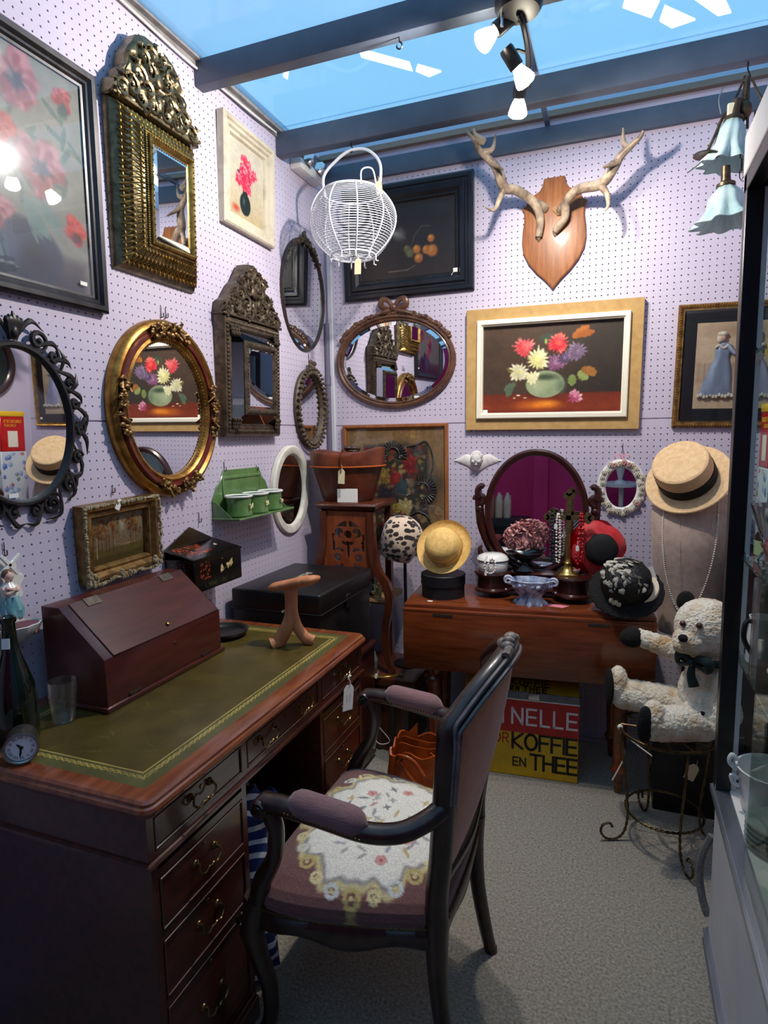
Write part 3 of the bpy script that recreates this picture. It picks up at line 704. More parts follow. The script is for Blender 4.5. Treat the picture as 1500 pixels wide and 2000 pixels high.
def black_oval():
    t = on_left('oval_mirror', 'black carved oval mirror with pierced leaf scrolls below poppy picture', 'mirror', 43.3, 1.65, lean=.022)
    a, bb = 6.35, 7.95
    b = MB(); b.oval(a, bb, [(0, 0), (0, -.7), (.2, -.95), (.45, -.95), (.68, -.6), (.68, 0)]); obj('frame', b, blackcarve, t)
    b = MB(); b.disc(a-.6, bb-.6, -.45, -.15); obj('glass', b, mirror_m, t, smooth=30)
    for sx in (-1, 1):
        b = MB(); Y = -.45
        def scr(ang, off, r, turns, a0, d, th=.27):
            g = math.radians(ang); cx, cz = (a+off)*math.cos(g), (bb+off)*math.sin(g)
            pts = spiral(cx, cz, r, turns, a0, d, Y, 20, .2); b.tube([(sx*p[0], p[1], p[2]) for p in pts], taper(20, th*.6, th*1.1, th*.6), 6); b.ball((sx*cx, Y-.12, cz), th*.9, 7, 5)
        def leafy(p0, p1, p2, th=.3):
            pts = cat_([(sx*p0[0], Y, p0[1]), (sx*p1[0], Y-.2, p1[1]), (sx*p2[0], Y, p2[1])], 5); b.tube(pts, taper(len(pts), th*.5, th, th*.15), 6, sx=.6)
        for ang, off, r, tn, a0, d in ((68, 1.0, 1.15, 1.5, 4.2, 1), (52, .9, .7, 1.2, 1.0, -1), (30, .9, .75, 1.3, 3.6, 1), (16, .7, .6, 1.2, .3, -1), (-2, .9, .8, 1.2, 2.2, -1), (-22, .9, .75, 1.3, .2, 1), (-42, 1.0, 1.1, 1.5, 2.2, -1), (-64, .9, 1.2, 1.6, .6, 1), (-80, .6, .7, 1.3, 2.4, -1)):
            scr(ang, off, r, tn, a0, d)
        def at(ang, off): g = math.radians(ang); return ((a+off)*math.cos(g), (bb+off)*math.sin(g))
        for a0, o0, a1, o1, a2, o2 in ((88, .2, 78, 2.3, 66, 2.2), (70, .2, 58, 1.7, 48, 1.5), (56, 0, 44, 1.6, 37, 1.9), (44, .1, 34, 1.2, 26, 1.9), (30, 0, 20, 1.3, 14, 1.6), (18, .1, 6, 1.7, -8, 1.3), (2, .1, -8, 1.5, -18, 2.1), (-14, .1, -26, 1.5, -36, 1.8), (-32, 0, -44, 1.9, -52, 2.0), (-50, .1, -62, 2.2, -74, 2.0), (-70, .1, -82, 1.8, -90, 1.7), (40, .3, 46, 1.6, 52, 2.0), (-5, .3, 4, 1.4, 9, 2.0), (-40, .3, -33, 1.6, -28, 2.0), (24, .3, 28, 1.4, 33, 2.2)):
            leafy(at(a0, o0), at(a1, o1), at(a2, o2))
        obj('pierced_scrollwork', b, blackcarve, t)
    b = MB()
    for k in range(5):
        x = (k-2)*.42; b.tube(cat_([(x*.3, -.45, bb+.1), (x*.8, -.75, bb+1.8), (x*1.1, -.7, bb+2.7-abs(k-2)*.35)], 5), taper(11, .25, .36, .1), 6)
    b.ball((0, -.8, bb+.8), (.4, .3, .6), 8, 6); obj('finial', b, blackcarve, t)
    sticker(t, -1.4+.3, -.5, -bb+1.2, 1.0, .4)
black_oval()

def landscape():
    w, h = 11.5, 8.7
    t = on_left('landscape_picture', 'autumn woodland oil painting in a chipped ornate swept frame', 'picture', 54.8, -11.1, lean=.05, roll=-.03)
    b = MB(); b.rect(w, h, [(0, 0), (0, -1.3), (.25, -1.6), (.6, -1.55), (1.0, -1.0), (1.35, -1.15), (1.6, -.8), (1.6, 0)]); f = obj('frame', b, gilt_dark, t)
    b = MB(); r = random.Random(6)
    for k in range(150):
        g = k/150*4; s = int(g); q = g-s; W2, H2 = w/2-.15, h/2-.15; j = .35*abs(math.sin(q*PI*3))
        x, z = [(lerp(-W2, W2, q), -H2-j), (W2+j, lerp(-H2, H2, q)), (lerp(W2, -W2, q), H2), (-W2, lerp(H2, -H2, q))][s]
        b.ball((x, -1.45-r.uniform(0, .2), z), (r.uniform(.15, .3), .2, r.uniform(.15, .3)), 6, 4)
    for sx in (-1, 1):
        for k in range(16): b.ball((sx*(w/2-.6)+r.uniform(-.7, .7), -1.6, -h/2+.6+r.uniform(-.7, .7)), r.uniform(.18, .38), 6, 4)
    for k in range(12): b.ball((r.uniform(-1.2, 1.2), -1.55, -h/2+.2+r.uniform(-.4, .4)), r.uniform(.18, .34), 6, 4)
    obj('moulded_ornament', b, mk('chipped_gesso', (126, 112, 78), (176, 164, 134), rough=.6, scale=40, metal=.2, bump=.3), f)
    W, H = w-3.1, h-3.1; p = Paint(W, H, 150, (120, 104, 78), 8); p.mixin(1-p.v*1.8, (150, 140, 116), .8).mixin(p.noise(4), (84, 66, 44), .6)
    p.ell(.58, .22, .12, .2, (166, 160, 146), soft=.9)
    p.rectm(-.1, .66, 1.1, 1.1, (86, 74, 34), soft=.06); p.rectm(-.1, .80, 1.1, 1.1, (66, 56, 22), soft=.08).ell(.7, .68, .3, .03, (150, 128, 86), soft=.9)
    for cu, cv, ru in ((.10, .25, .3), (.26, .22, .28), (.38, .26, .24), (.74, .26, .2), (.84, .24, .26), (.03, .4, .2)):
        for q in range(26): p.ell(cu+p.rs.randn()*ru*.3, cv+p.rs.randn()*.12, .05, .05, [(92, 50, 20), (118, 68, 26), (66, 38, 18), (138, 84, 34)][p.rs.randint(4)], soft=.8, a=.8)
    for cu in (.14, .2, .28, .33, .40, .73, .77, .83, .06): p.stroke([(cu, .3), (cu+.01, .6), (cu+.005, .76)], .008, .013, (58, 38, 22), .8)
    p.stroke([(.13, .45), (.12, .85)], .012, .016, (176, 160, 130), .8)
    p.mixin(p.noise(16)-.45, (52, 38, 16), .5).grain(26, .2); canvas('painting', p, oil_m, t, -.45)
    price_tag(t, -.5, -1.6, h/2+.25, .7, 1.3, .5, cord=False)
landscape()
peg_hook('l', 219, 962, .9, 'the autumn woodland painting')

def tall_oval():
    t = on_left('oval_mirror', 'tall slim dark oval mirror with carved leafy top', 'mirror', 102.9, 25.6, lean=.03)
    a, bb = 8.0, 9.9
    b = MB(); b.oval(a, bb, [(0, 0), (0, -.5), (.15, -.7), (.35, -.65), (.5, -.35), (.5, 0)]); obj('frame', b, mk('dark_brown_rim', (38, 32, 32), (58, 50, 46), rough=.4, scale=20), t)
    b = MB(); b.disc(a-.4, bb-.4, -.3, -.1); obj('glass', b, mirror_m, t, smooth=30)
    b = MB(); r = random.Random(12)
    for k in range(90):
        g = math.radians(90+r.gauss(0, 36)); g = max(math.radians(5), min(math.radians(175), g)); q = r.uniform(-.5, .35)*(1-abs(math.degrees(g)-90)/110)
        s = r.uniform(.25, .5)*(1-abs(math.degrees(g)-90)/130); b.ball(((a-.3+q)*math.cos(g), -.6-r.uniform(0, .3), (bb-.3+q)*math.sin(g)), (s, s*.6, s*.9), 7, 5)
    for k in range(10): b.ball((r.uniform(-.8, .8), -.7, bb+r.uniform(-.2, 1.0)), r.uniform(.25, .4), 7, 5)
    obj('carved_leaves', b, darkleaf, t)
    sticker(t, .3, -.34, -bb+1.2, .7, .4)
    b = MB(); b.tube([(-.6, -.3, bb+.4), (0, -.1, bb+2.1), (.6, -.3, bb+.4)], .04, 4); obj('hanging_cord', b, string_m, t)
tall_oval()

def leaf_oval():
    t = on_left('oval_mirror', 'small dark oval mirror framed by carved leaf garland above leather hat box', 'mirror', 103.8, 5.4, lean=.02)
    a, bb = 5.9, 7.4
    b = MB(); b.oval(a, bb, [(.2, 0), (.0, -.6), (.3, -1.0), (.9, -1.0), (1.25, -.5), (1.25, 0)]); obj('frame', b, darkleaf, t)
    b = MB(); b.disc(a-1.1, bb-1.1, -.4, -.1); obj('glass', b, mirror_m, t, smooth=30)
    b = MB(); r = random.Random(4)
    for k in range(120):
        g = 2*PI*k/120; q = .55+.45*math.sin(k*2.1); s = .42
        b.ball(((a-q)*math.cos(g), -1.05-.25*(k % 3)/2, (bb-q)*math.sin(g)), (s, .28, s*.75), 7, 5)
    for k in range(9): b.ball((r.uniform(-1.1, 1.1), -1.0, bb+r.uniform(-.2, 1.1)), (.5, .4, .45), 7, 5)
    obj('leaf_garland', b, darkleaf, t)
leaf_oval()
peg_hook('l', 602, 707, 1.6, 'the leaf garland mirror')

def white_oval():
    t = on_left('oval_mirror', 'chalky white wooden oval mirror partly behind green enamel rack', 'mirror', 95.6, -9.2, lean=.04)
    a, bb = 6.5, 7.9
    b = MB(); b.oval(a, bb, [(0, 0), (0, -.6), (.25, -.85), (1.3, -.85), (1.6, -.6), (1.75, -.3), (1.75, 0)]); obj('frame', b, mk('chalk_white_paint', (226, 224, 212), (204, 202, 190), rough=.5, scale=20), t)
    b = MB(); b.disc(a-1.65, bb-1.65, -.3, -.1); obj('glass', b, mirror_m, t, smooth=30)
white_oval()

# ---------------------------------------------------------------- back wall
def dark_still():
    w, h = 25.2, 20.0
    t = on_back('still_life_picture', 'dark still life of fruit in a wide black moulded frame', 'picture', -37.5, 35.8, lean=.03, roll=-.0)
    b = MB(); b.rect(w, h, [(0, 0), (0, -1.0), (.3, -1.2), (.9, -1.2), (1.1, -.95), (1.5, -.95), (1.75, -1.25), (2.4, -1.2), (2.9, -.7), (3.3, -.7), (3.5, -.45), (3.5, 0)]); f = obj('frame', b, black_wood, t, smooth=30)
    b = MB()
    for k in range(150):
        g = k/150*4; s = int(g); q = g-s; W2, H2 = w/2-3.25, h/2-3.25
        x, z = [(lerp(-W2, W2, q), -H2), (W2, lerp(-H2, H2, q)), (lerp(W2, -W2, q), H2), (-W2, lerp(H2, -H2, q))][s]; b.ball((x, -.72, z), (.13, .1, .13), 5, 4)
    obj('bead', b, mk('bronzed_bead', (52, 44, 36), rough=.4, metal=.4), f)
    W, H = w-6.8, h-6.8; p = Paint(W, H, 150, (30, 27, 30), 2); p.mixin(p.noise(4), (44, 38, 38), .6).mixin(p.v-.6, (52, 40, 34), .7)
    p.ell(.42, .42, .13, .11, (96, 98, 94), soft=.8, wob=.1, k=3).ell(.38, .40, .06, .05, (128, 130, 122), soft=.9).ell(.34, .47, .03, .03, (24, 22, 24), soft=.5)
    p.stroke([(.54, .62), (.58, .45), (.66, .34), (.74, .36)], .008, .008, (88, 84, 78), .6)
    for cu, cv, r in ((.60, .64, .07), (.62, .76, .075), (.70, .66, .07), (.75, .52, .06), (.76, .68, .095), (.53, .68, .07), (.50, .62, .06)):
        k = cu > .56; p.ell(cu, cv, r, r, (150, 92, 44) if k else (84, 82, 56), soft=.35).ell(cu-.01, cv-.02, r*.5, r*.5, (190, 132, 70) if k else (110, 108, 78), soft=.9)
    p.stroke([(.30, .9), (.5, .9), (.58, .85)], .012, .008, (110, 100, 84), .7); p.grain(20, .25); canvas('painting', p, oil_m, t, -.35)
    b = MB(); b.tube(cat_([(8.0, -.6, -8.6), (8.5, -.8, -7.8), (8.5, -.7, -7), (9.2, -.8, -6.4)], 4), .06, 4); b.box(8.8, 9.6, -.85, -.8, -6.7, -6.0); obj('price_tag', b, tagm, t)
dark_still()

def antlers():
    t = on_back('antler_mount', 'pair of pale deer antlers mounted on an oak shield', 'antlers', -11.3, 34.0)
    sh = [(-1.9, 8.7), (-1.7, 8.5), (1.7, 8.5), (1.9, 8.7), (1.9, 7.6), (2.3, 6.7), (3.2, 6.1), (4.2, 6.0), (4.3, 5.5), (4.4, 4.9), (5.0, 4.3), (5.4, 4.2), (5.0, 3.6), (4.9, 2.4), (5.1, .6), (5.25, -1.5), (5.0, -3.2), (4.1, -5.0), (2.8, -6.6), (1.4, -7.9), (.5, -8.9), (0, -9.6)]
    out = sh + [(-x, z) for x, z in reversed(sh) if x > 0 and z > -9.5]
    out = [q for i, q in enumerate(out) if i == 0 or q != out[i-1]]
    right = [(1.7, 8.5), (1.9, 7.4), (2.4, 6.6), (3.3, 6.1), (4.3, 6.0), (4.3, 5.2), (4.7, 4.5), (5.4, 4.2), (4.95, 3.4), (4.9, 2.0), (5.15, .4), (5.25, -1.5), (5.0, -3.2), (4.1, -5.0), (2.8, -6.6), (1.4, -7.9), (.5, -8.9), (0, -9.6)]
    out = right + [(-x, z) for x, z in reversed(right[:-1])]
    b = MB(); b.prism(list(reversed(out)), -.75, 0); obj('shield', b, oak, t, bevel=.2, seg=3, smooth=50)
    horn = mk('bleached_antler', (100, 84, 70), (186, 168, 146), rough=.42, scale=18, stretch=(1, 1, 1), bump=.4, bscale=90)
    def lp(px, py, out): v = pb(px, py, out); return Vector((v.x+11.3, -out, v.z-34.0))
    A = [[(1052, 462, 1.2), (1055, 425, 2.0), (1042, 395, 3.2), (1010, 372, 5.0), (985, 366, 6.2), (973, 335, 7.4), (962, 318, 8.2), (938, 295, 9.0), (925, 272, 9.6), (912, 258, 10)],
         [(985, 366, 6.2), (975, 390, 6.6), (965, 410, 7.4), (948, 405, 8.6)], [(962, 318, 8.2), (972, 325, 9.0), (984, 332, 10.0)], [(945, 298, 8.8), (962, 290, 8.8), (968, 262, 8.8)], [(930, 276, 9.4), (945, 275, 9.6), (928, 262, 9.8), (925, 250, 10)]]
    B = [[(1084, 452, 1.2), (1103, 425, 2.0), (1106, 395, 3.2), (1130, 370, 5.0), (1172, 360, 6.0), (1196, 332, 7.0), (1212, 305, 7.8), (1232, 285, 8.6), (1250, 268, 9.2), (1257, 255, 9.6)],
         [(1172, 360, 6.0), (1185, 378, 6.6), (1188, 400, 7.2), (1182, 412, 7.6)], [(1208, 315, 7.6), (1192, 322, 8.4), (1176, 327, 9.4)], [(1228, 290, 8.2), (1218, 278, 8.2), (1217, 250, 8.2)]]
    for br in (A, B):
        b = MB()
        for i, st in enumerate(br):
            pts = cat_([lp(*q) for q in st], 6); n = len(pts)
            b.tube(pts, taper(n, .62, .85, .2) if i == 0 else taper(n, .62, .12), 9)
        a0 = lp(*br[0][0]); b.tube([a0, a0+Vector((0, .7, -.9))], [.45, .12], 8)
        root = lp(br[0][2][0], br[0][2][1], 3.2); b.tube([root, Vector((root.x*.5, -.7, root.z-.4))], [.7, .85], 9)
        obj('antler', b, horn, t, smooth=60)
    price_tag(t, -.1, -1.1, 3.6, .7, 1.6, -.7, mk('brown_card', (150, 110, 70), rough=.7), cord=False)
antlers()

def chrys():
    w, h = 29.4, 21.2
    t = on_back('chrysanthemum_picture', 'chrysanthemums in a green bowl painted in a pale veneer frame with white slip', 'picture', -11.5, 11.3, lean=.02, roll=.012)
    b = MB(); b.rect(w, h, [(0, 0), (0, -1.05), (.06, -1.15), (2.0, -.9), (2.2, -.85), (2.2, 0)]); obj('frame', b, ashw, t, smooth=20)
    b = MB(); b.rect(w-4.0, h-4.0, [(0, -.5), (0, -1.5), (.15, -1.6), (.75, -1.6), (.85, -1.3), (1.0, -1.3), (1.05, -.4), (1.05, -.3)]); obj('white_slip', b, ivory, t, smooth=20)
    W, H = w-6.0, h-6.0; p = Paint(W, H, 260, (66, 50, 38), 4); p.mixin(p.noise(3), (100, 78, 58), .6).mixin(p.u*1.3-.45, (38, 38, 34), .8).mixin(p.v-.35, (34, 30, 28), .5)
    p.rectm(-.1, .775, 1.1, 1.1, (112, 44, 26), soft=.02).mixin(np.clip((p.v-.78)*5, 0, 1)*p.noise(6), (150, 66, 30), .9).ell(.42, .92, .35, .09, (214, 112, 30), soft=.9).ell(.48, .90, .18, .05, (238, 146, 44), soft=.9).rectm(-.1, .94, 1.1, 1.1, (96, 34, 24), soft=.05, a=.7)
    for cu, cv, ln, wd, an, col in ((.25, .66, .16, .05, 2.6, (96, 110, 88)), (.22, .66, .17, .05, 1.9, (84, 104, 80)), (.26, .55, .14, .04, 3.6, (112, 100, 52)), (.70, .55, .14, .07, .7, (140, 152, 84)), (.66, .58, .13, .06, 1.6, (120, 140, 72)), (.72, .52, .18, .06, .3, (150, 96, 42)), (.76, .50, .14, .05, .9, (160, 106, 50)), (.65, .18, .22, .06, -.6, (176, 104, 40)), (.68, .16, .2, .05, -.2, (166, 92, 36)), (.42, .16, .2, .07, .1, (64, 76, 60)), (.38, .6, .2, .06, 1.2, (44, 52, 36))): p.leaf(cu, cv, ln, wd, an, col)
    p.ell(.46, .80, .24, .04, (30, 20, 18), soft=.9, a=.7)
    p.ell(.465, .68, .225, .16, (146, 160, 122), soft=.08).ell(.41, .70, .13, .12, (176, 186, 146), soft=.9).ell(.58, .70, .08, .13, (96, 118, 92), soft=.9, a=.8).ell(.47, .60, .2, .05, (70, 84, 60), soft=.7)
    p.flower(.69, .33, .125, (108, 88, 112), (166, 148, 172), 15).flower(.54, .45, .12, (118, 72, 104), (176, 130, 158), 13).flower(.60, .40, .09, (86, 64, 92), (140, 116, 148), 11)
    p.flower(.31, .26, .135, (206, 58, 66), (242, 150, 142), 17, core=(226, 84, 80)).flower(.555, .23, .13, (206, 34, 52), (246, 126, 110), 17, core=(238, 92, 70))
    p.flower(.27, .53, .125, (206, 200, 158), (246, 244, 216), 15, core=(214, 206, 130)).flower(.41, .40, .145, (214, 208, 140), (250, 246, 206), 17, core=(232, 226, 128)).flower(.37, .60, .09, (220, 214, 160), (246, 240, 200), 11)
    p.ell(.465, .2, .02, .04, (160, 170, 90), soft=.5)
    p.flower(.68, .83, .09, (170, 70, 104), (238, 186, 196), 11).ell(.27, .80, .03, .012, (236, 226, 206), soft=.5).ell(.24, .83, .02, .01, (210, 190, 160), soft=.5).ell(.32, .83, .03, .01, (200, 170, 140), soft=.5)
    p.grain(26, .16); canvas('painting', p, oil_m, t, -.55)
    b = MB(); b.box(-W/2+.1, -W/2+.9, -.75, -.7, -H/2+.0, -H/2+.6); obj('price_sticker', b, tagm, t)
chrys()

def ladies():
    w, h = 17.4, 19.3
    t = on_back('collage_picture', 'glazed fabric collage of two ladies in long gowns in gilt frame', 'picture', 16.9, 10.2, lean=.02, roll=.02)
    b = MB(); b.rect(w, h, [(0, 0), (0, -.8), (.2, -1.0), (.55, -.9), (.7, -.7), (.95, -.7), (1.0, 0)]); f = obj('frame', b, gilt_dark, t)
    b = MB()
    for k in range(180):
        g = k/180*4; s = int(g); q = g-s; W2, H2 = w/2-.3, h/2-.3
        x, z = [(lerp(-W2, W2, q), -H2), (W2, lerp(-H2, H2, q)), (lerp(W2, -W2, q), H2), (-W2, lerp(H2, -H2, q))][s]; b.tube([(x-.12, -.95, z-.14), (x+.12, -1.0, z+.14)], .1, 4)
    obj('rope_moulding', b, gilt, f)
    b = MB(); b.box(-w/2+.9, w/2-.9, -.35, -.1, -h/2+.9, h/2-.9); obj('black_mount', b, mk('black_mount_board', (16, 17, 22), rough=.6), t)
    W, H = 11.6, 13.4; p = Paint(W, H, 120, (206, 180, 148), 9); p.mixin(p.noise(4), (186, 156, 122), .6); p.ell(.5, .1, .5, .12, (170, 140, 112), soft=.9); p.rectm(.0, .45, 1, .72, (176, 146, 120), a=.6, soft=.03)
    for k in range(14): p.stroke([(.05+.07*k, .47), (.05+.07*k, .68)], .008, .008, (150, 118, 92), .6)
    p.ell(.4, .85, .3, .06, (182, 140, 110), soft=.9); p.grain(20, .12); canvas('backing_print', p, print_m, t, -.4)
    dress = mk('slate_blue_silk', (112, 122, 142), (146, 156, 176), rough=.4, scale=10, stretch=(3, 1, 1)); lace = mk('cream_lace', (222, 214, 196), (196, 186, 168), rough=.8, scale=80, bump=.5, bscale=200); lil = mk('lilac_silk', (150, 146, 176), (178, 174, 200), rough=.4, scale=10, stretch=(3, 1, 1))
    for cx, dm, sx in ((-2.2, dress, 1), (2.6, lil, -1)):
        b = MB(); L = []
        for zz, rw, ry in ((-4.6, 2.5, .5), (-3.6, 2.2, .6), (-2, 1.9, .6), (0, 1.5, .6), (1.2, 1.0, .5), (2.0, 1.15, .55), (3.0, 1.25, .5), (3.5, .5, .35)):
            L.append([(cx-sx*(-zz)*.12+rw*math.cos(2*PI*k/20), -.45-max(0, ry*math.sin(2*PI*k/20)*-1)*(1+.15*math.sin(5*k)), zz) for k in range(20)])
        b.rings(L, cap=True); g = obj('gown', b, dm, t)
        b = MB()
        for k in range(12): b.ball((cx-sx*.55-2.4+4.8*k/11, -.75, -4.7+.15*math.sin(k*2)), (.3, .3, .35), 6, 4)
        obj('lace_hem', b, lace, g)
        b = MB()
        for k in range(8): b.ball((cx-.8+1.6*k/7, -.9, 2.9+.2*math.sin(k)), .24, 6, 4)
        obj('lace_collar', b, lace, g)
        b = MB(); b.ball((cx+sx*.1, -.7, 4.3), (.5, .4, .62), 10, 8); obj('head', b, mk('doll_skin', (206, 164, 140), rough=.6), t)
        b = MB(); b.ball((cx+sx*.05, -.7, 4.85), (.75, .5, .42), 10, 6); b.ball((cx-sx*.3, -.6, 4.2), (.45, .4, .7), 8, 6); obj('bonnet', b, lace, t)
        b = MB(); b.tube(cat_([(cx+sx*.9, -.8, 3.0), (cx+sx*1.7, -1.0, 1.9), (cx+sx*2.2, -1.0, 1.6)], 4), taper(9, .42, .2), 7); obj('sleeve', b, dm, t)
    b = MB(); b.box(-w/2+.9, w/2-.9, -1.18, -1.12, -h/2+.9, h/2-.9); obj('glass', b, sheet_g, t, smooth=0)
    sticker(t, w/2-2.3, -1.2, -h/2+1.9, .7, .5)
ladies()

def wide_oval():
    t = on_back('oval_mirror', 'wide oval mirror in brown carved frame with ribbon bow crest', 'mirror', -40.3, 14.0, lean=.02, roll=.03)
    a, bb = 12.0, 8.8
    b = MB(); b.oval(a, bb, [(0, 0), (0, -.7), (.25, -1.0), (.6, -1.05), (.9, -.75), (1.1, -.85), (1.3, -.55), (1.3, 0)]); f = obj('frame', b, brownframe, t)
    b = MB(); 
    for k in range(150):
        g = 2*PI*k/150; b.ball(((a-1.2)*math.cos(g), -.75, (bb-1.2)*math.sin(g)), .11, 5, 4)
    obj('bead', b, brownframe, f)
    b = MB(); n = 72; A2, B2 = a-1.25, bb-1.25
    L = [[((A2-d)*math.cos(2*PI*k/n), y, (B2-d)*math.sin(2*PI*k/n)) for k in range(n)] for d, y in ((0, -.2), (0, -.35), (.8, -.46), (.8, -.2))]
    b.rings(L, closed=True); b.disc(A2-.78, B2-.78, -.46, -.2); obj('glass', b, mirror_m, t, smooth=10)
    b = MB(); r = random.Random(2)
    for k in range(44):
        g = math.radians(28+124*k/43); s = .55 if k % 2 else .4; lift = .35+.25*math.sin(k*1.3)
        b.ball(((a+lift*.5)*math.cos(g), -.8, (bb+lift*.5)*math.sin(g)), (.55, .4, s), 7, 5)
    obj('carved_garland', b, brownframe, t)
    b = MB()
    for sx in (-1, 1):
        b.tube(cat_([(0, -.9, bb+.7), (sx*1.0, -1.2, bb+2.2), (sx*2.2, -1.2, bb+2.5), (sx*2.5, -1.1, bb+1.3), (sx*1.2, -1.0, bb+.8), (sx*.2, -.9, bb+.8)], 5), taper(26, .4, .62, .35), 7, sx=.7)
        b.tube(cat_([(sx*.3, -.9, bb+.6), (sx*1.6, -1.1, bb+.3), (sx*3.2, -.9, bb-.1), (sx*4.4, -.9, bb-.9)], 5), taper(16, .4, .45, .15), 7)
    b.ball((0, -1.2, bb+1.0), (.7, .5, .7), 10, 7); obj('ribbon_bow', b, brownframe, t)
    sticker(t, 4.6, -.5, -bb+2.2, .9, .4)
wide_oval()

def tapestry():
    w, h = 21.4, 24.5
    t = on_back('embroidery_picture', 'framed embroidery of flowers edged with silver metal thread in thin wood frame', 'picture', -40.5, -10.0, lean=.012)
    b = MB(); b.rect(w, h, [(0, 0), (0, -.7), (.15, -.85), (.5, -.85), (.75, -.5), (.85, -.3), (.85, 0)]); obj('frame', b, mk('teak_moulding', (128, 76, 40), (158, 100, 56), rough=.4, scale=12, stretch=(3, 3, .6)), t)
    W, H = w-1.6, h-1.6; p = Paint(W, H, 190, (140, 106, 62), 6); p.mixin(p.noise(3), (166, 130, 82), .6)
    p.rectm(.16, .12, .86, .98, (66, 54, 44), soft=.03).ell(.5, .5, .45, .4, (58, 48, 42), soft=.4, wob=.08)
    for k in range(260):
        cu, cv = .2+.62*p.rs.rand(), .16+.78*p.rs.rand(); c = [(128, 30, 26), (154, 44, 30), (44, 62, 60), (60, 74, 40), (168, 134, 60), (186, 162, 96), (92, 50, 34), (30, 24, 30), (140, 120, 96)][p.rs.randint(9)]
        p.ell(cu, cv, .02+.02*p.rs.rand(), .015+.02*p.rs.rand(), c, soft=.6, rot=p.rs.rand()*3, a=.85)
    for cu, cv, c1, c2 in ((.66, .30, (110, 16, 20), (176, 48, 44)), (.50, .42, (140, 26, 26), (190, 70, 56)), (.60, .66, (176, 150, 84), (222, 204, 150)), (.46, .68, (120, 96, 30), (190, 160, 64)), (.64, .82, (96, 24, 26), (170, 66, 54)), (.38, .4, (120, 90, 30), (180, 146, 70)), (.40, .56, (26, 20, 34), (60, 50, 66)), (.57, .50, (40, 66, 70), (70, 100, 100))): p.flower(cu, cv, .085, c1, c2, 9)
    p.grain(40, .3); canvas('embroidery', p, needle_m, t, -.25)
    silver = mk('silver_thread', (150, 152, 150), (96, 94, 88), rough=.35, metal=.8, scale=90)
    def fan(cx, cz, r, a0, a1):
        b = MB(); n = 17
        for k in range(n):
            a = math.radians(lerp(a0, a1, k/(n-1))); b.tube([(cx+r*.55*math.cos(a), -.35, cz+r*.6*math.sin(a)), (cx+r*math.cos(a), -.42, cz+r*math.sin(a))], [.1, .16], 5); b.ball((cx+r*1.06*math.cos(a), -.42, cz+r*1.06*math.sin(a)), .17, 5, 4)
        ar = [(cx+r*.5*math.cos(math.radians(lerp(a0, a1, k/20))), -.42, cz+r*.55*math.sin(math.radians(lerp(a0, a1, k/20)))) for k in range(21)]
        b.tube(ar, .12, 5); b.tube(spiral(ar[0][0]+.35, ar[0][2], .4, 1, PI, 1, -.42, 8), .08, 4); b.tube(spiral(ar[-1][0]-.3, ar[-1][2], .4, 1, 0, -1, -.42, 8), .08, 4)
        obj('silver_thread_fan', b, silver, t)
    def loc(px, py): v = pb(px, py, .5); return v.x+40.5, v.z+10.0
    x, z = loc(768, 888); fan(x, z, 2.5, -15, 195)
    x, z = loc(825, 957); fan(x, z, 2.6, -100, 110)
    x, z = loc(690, 900); fan(x, z, 2.3, 60, 250)
    for pp in ([(795, 872), (815, 868), (832, 862), (842, 880), (846, 905), (840, 930)], [(750, 1000), (790, 1010), (815, 1000), (835, 1010), (845, 1035)]):
        b = MB(); q = [(loc(*s)[0], -.36, loc(*s)[1]) for s in pp]; b.tube(cat_(q, 8), .14, 5)
        obj('silver_thread_border', b, silver, t)
    b = MB(); b.box(-W/2, W/2, -.6, -.55, -H/2, H/2); obj('glass', b, sheet_g, t, smooth=0)
tapestry()

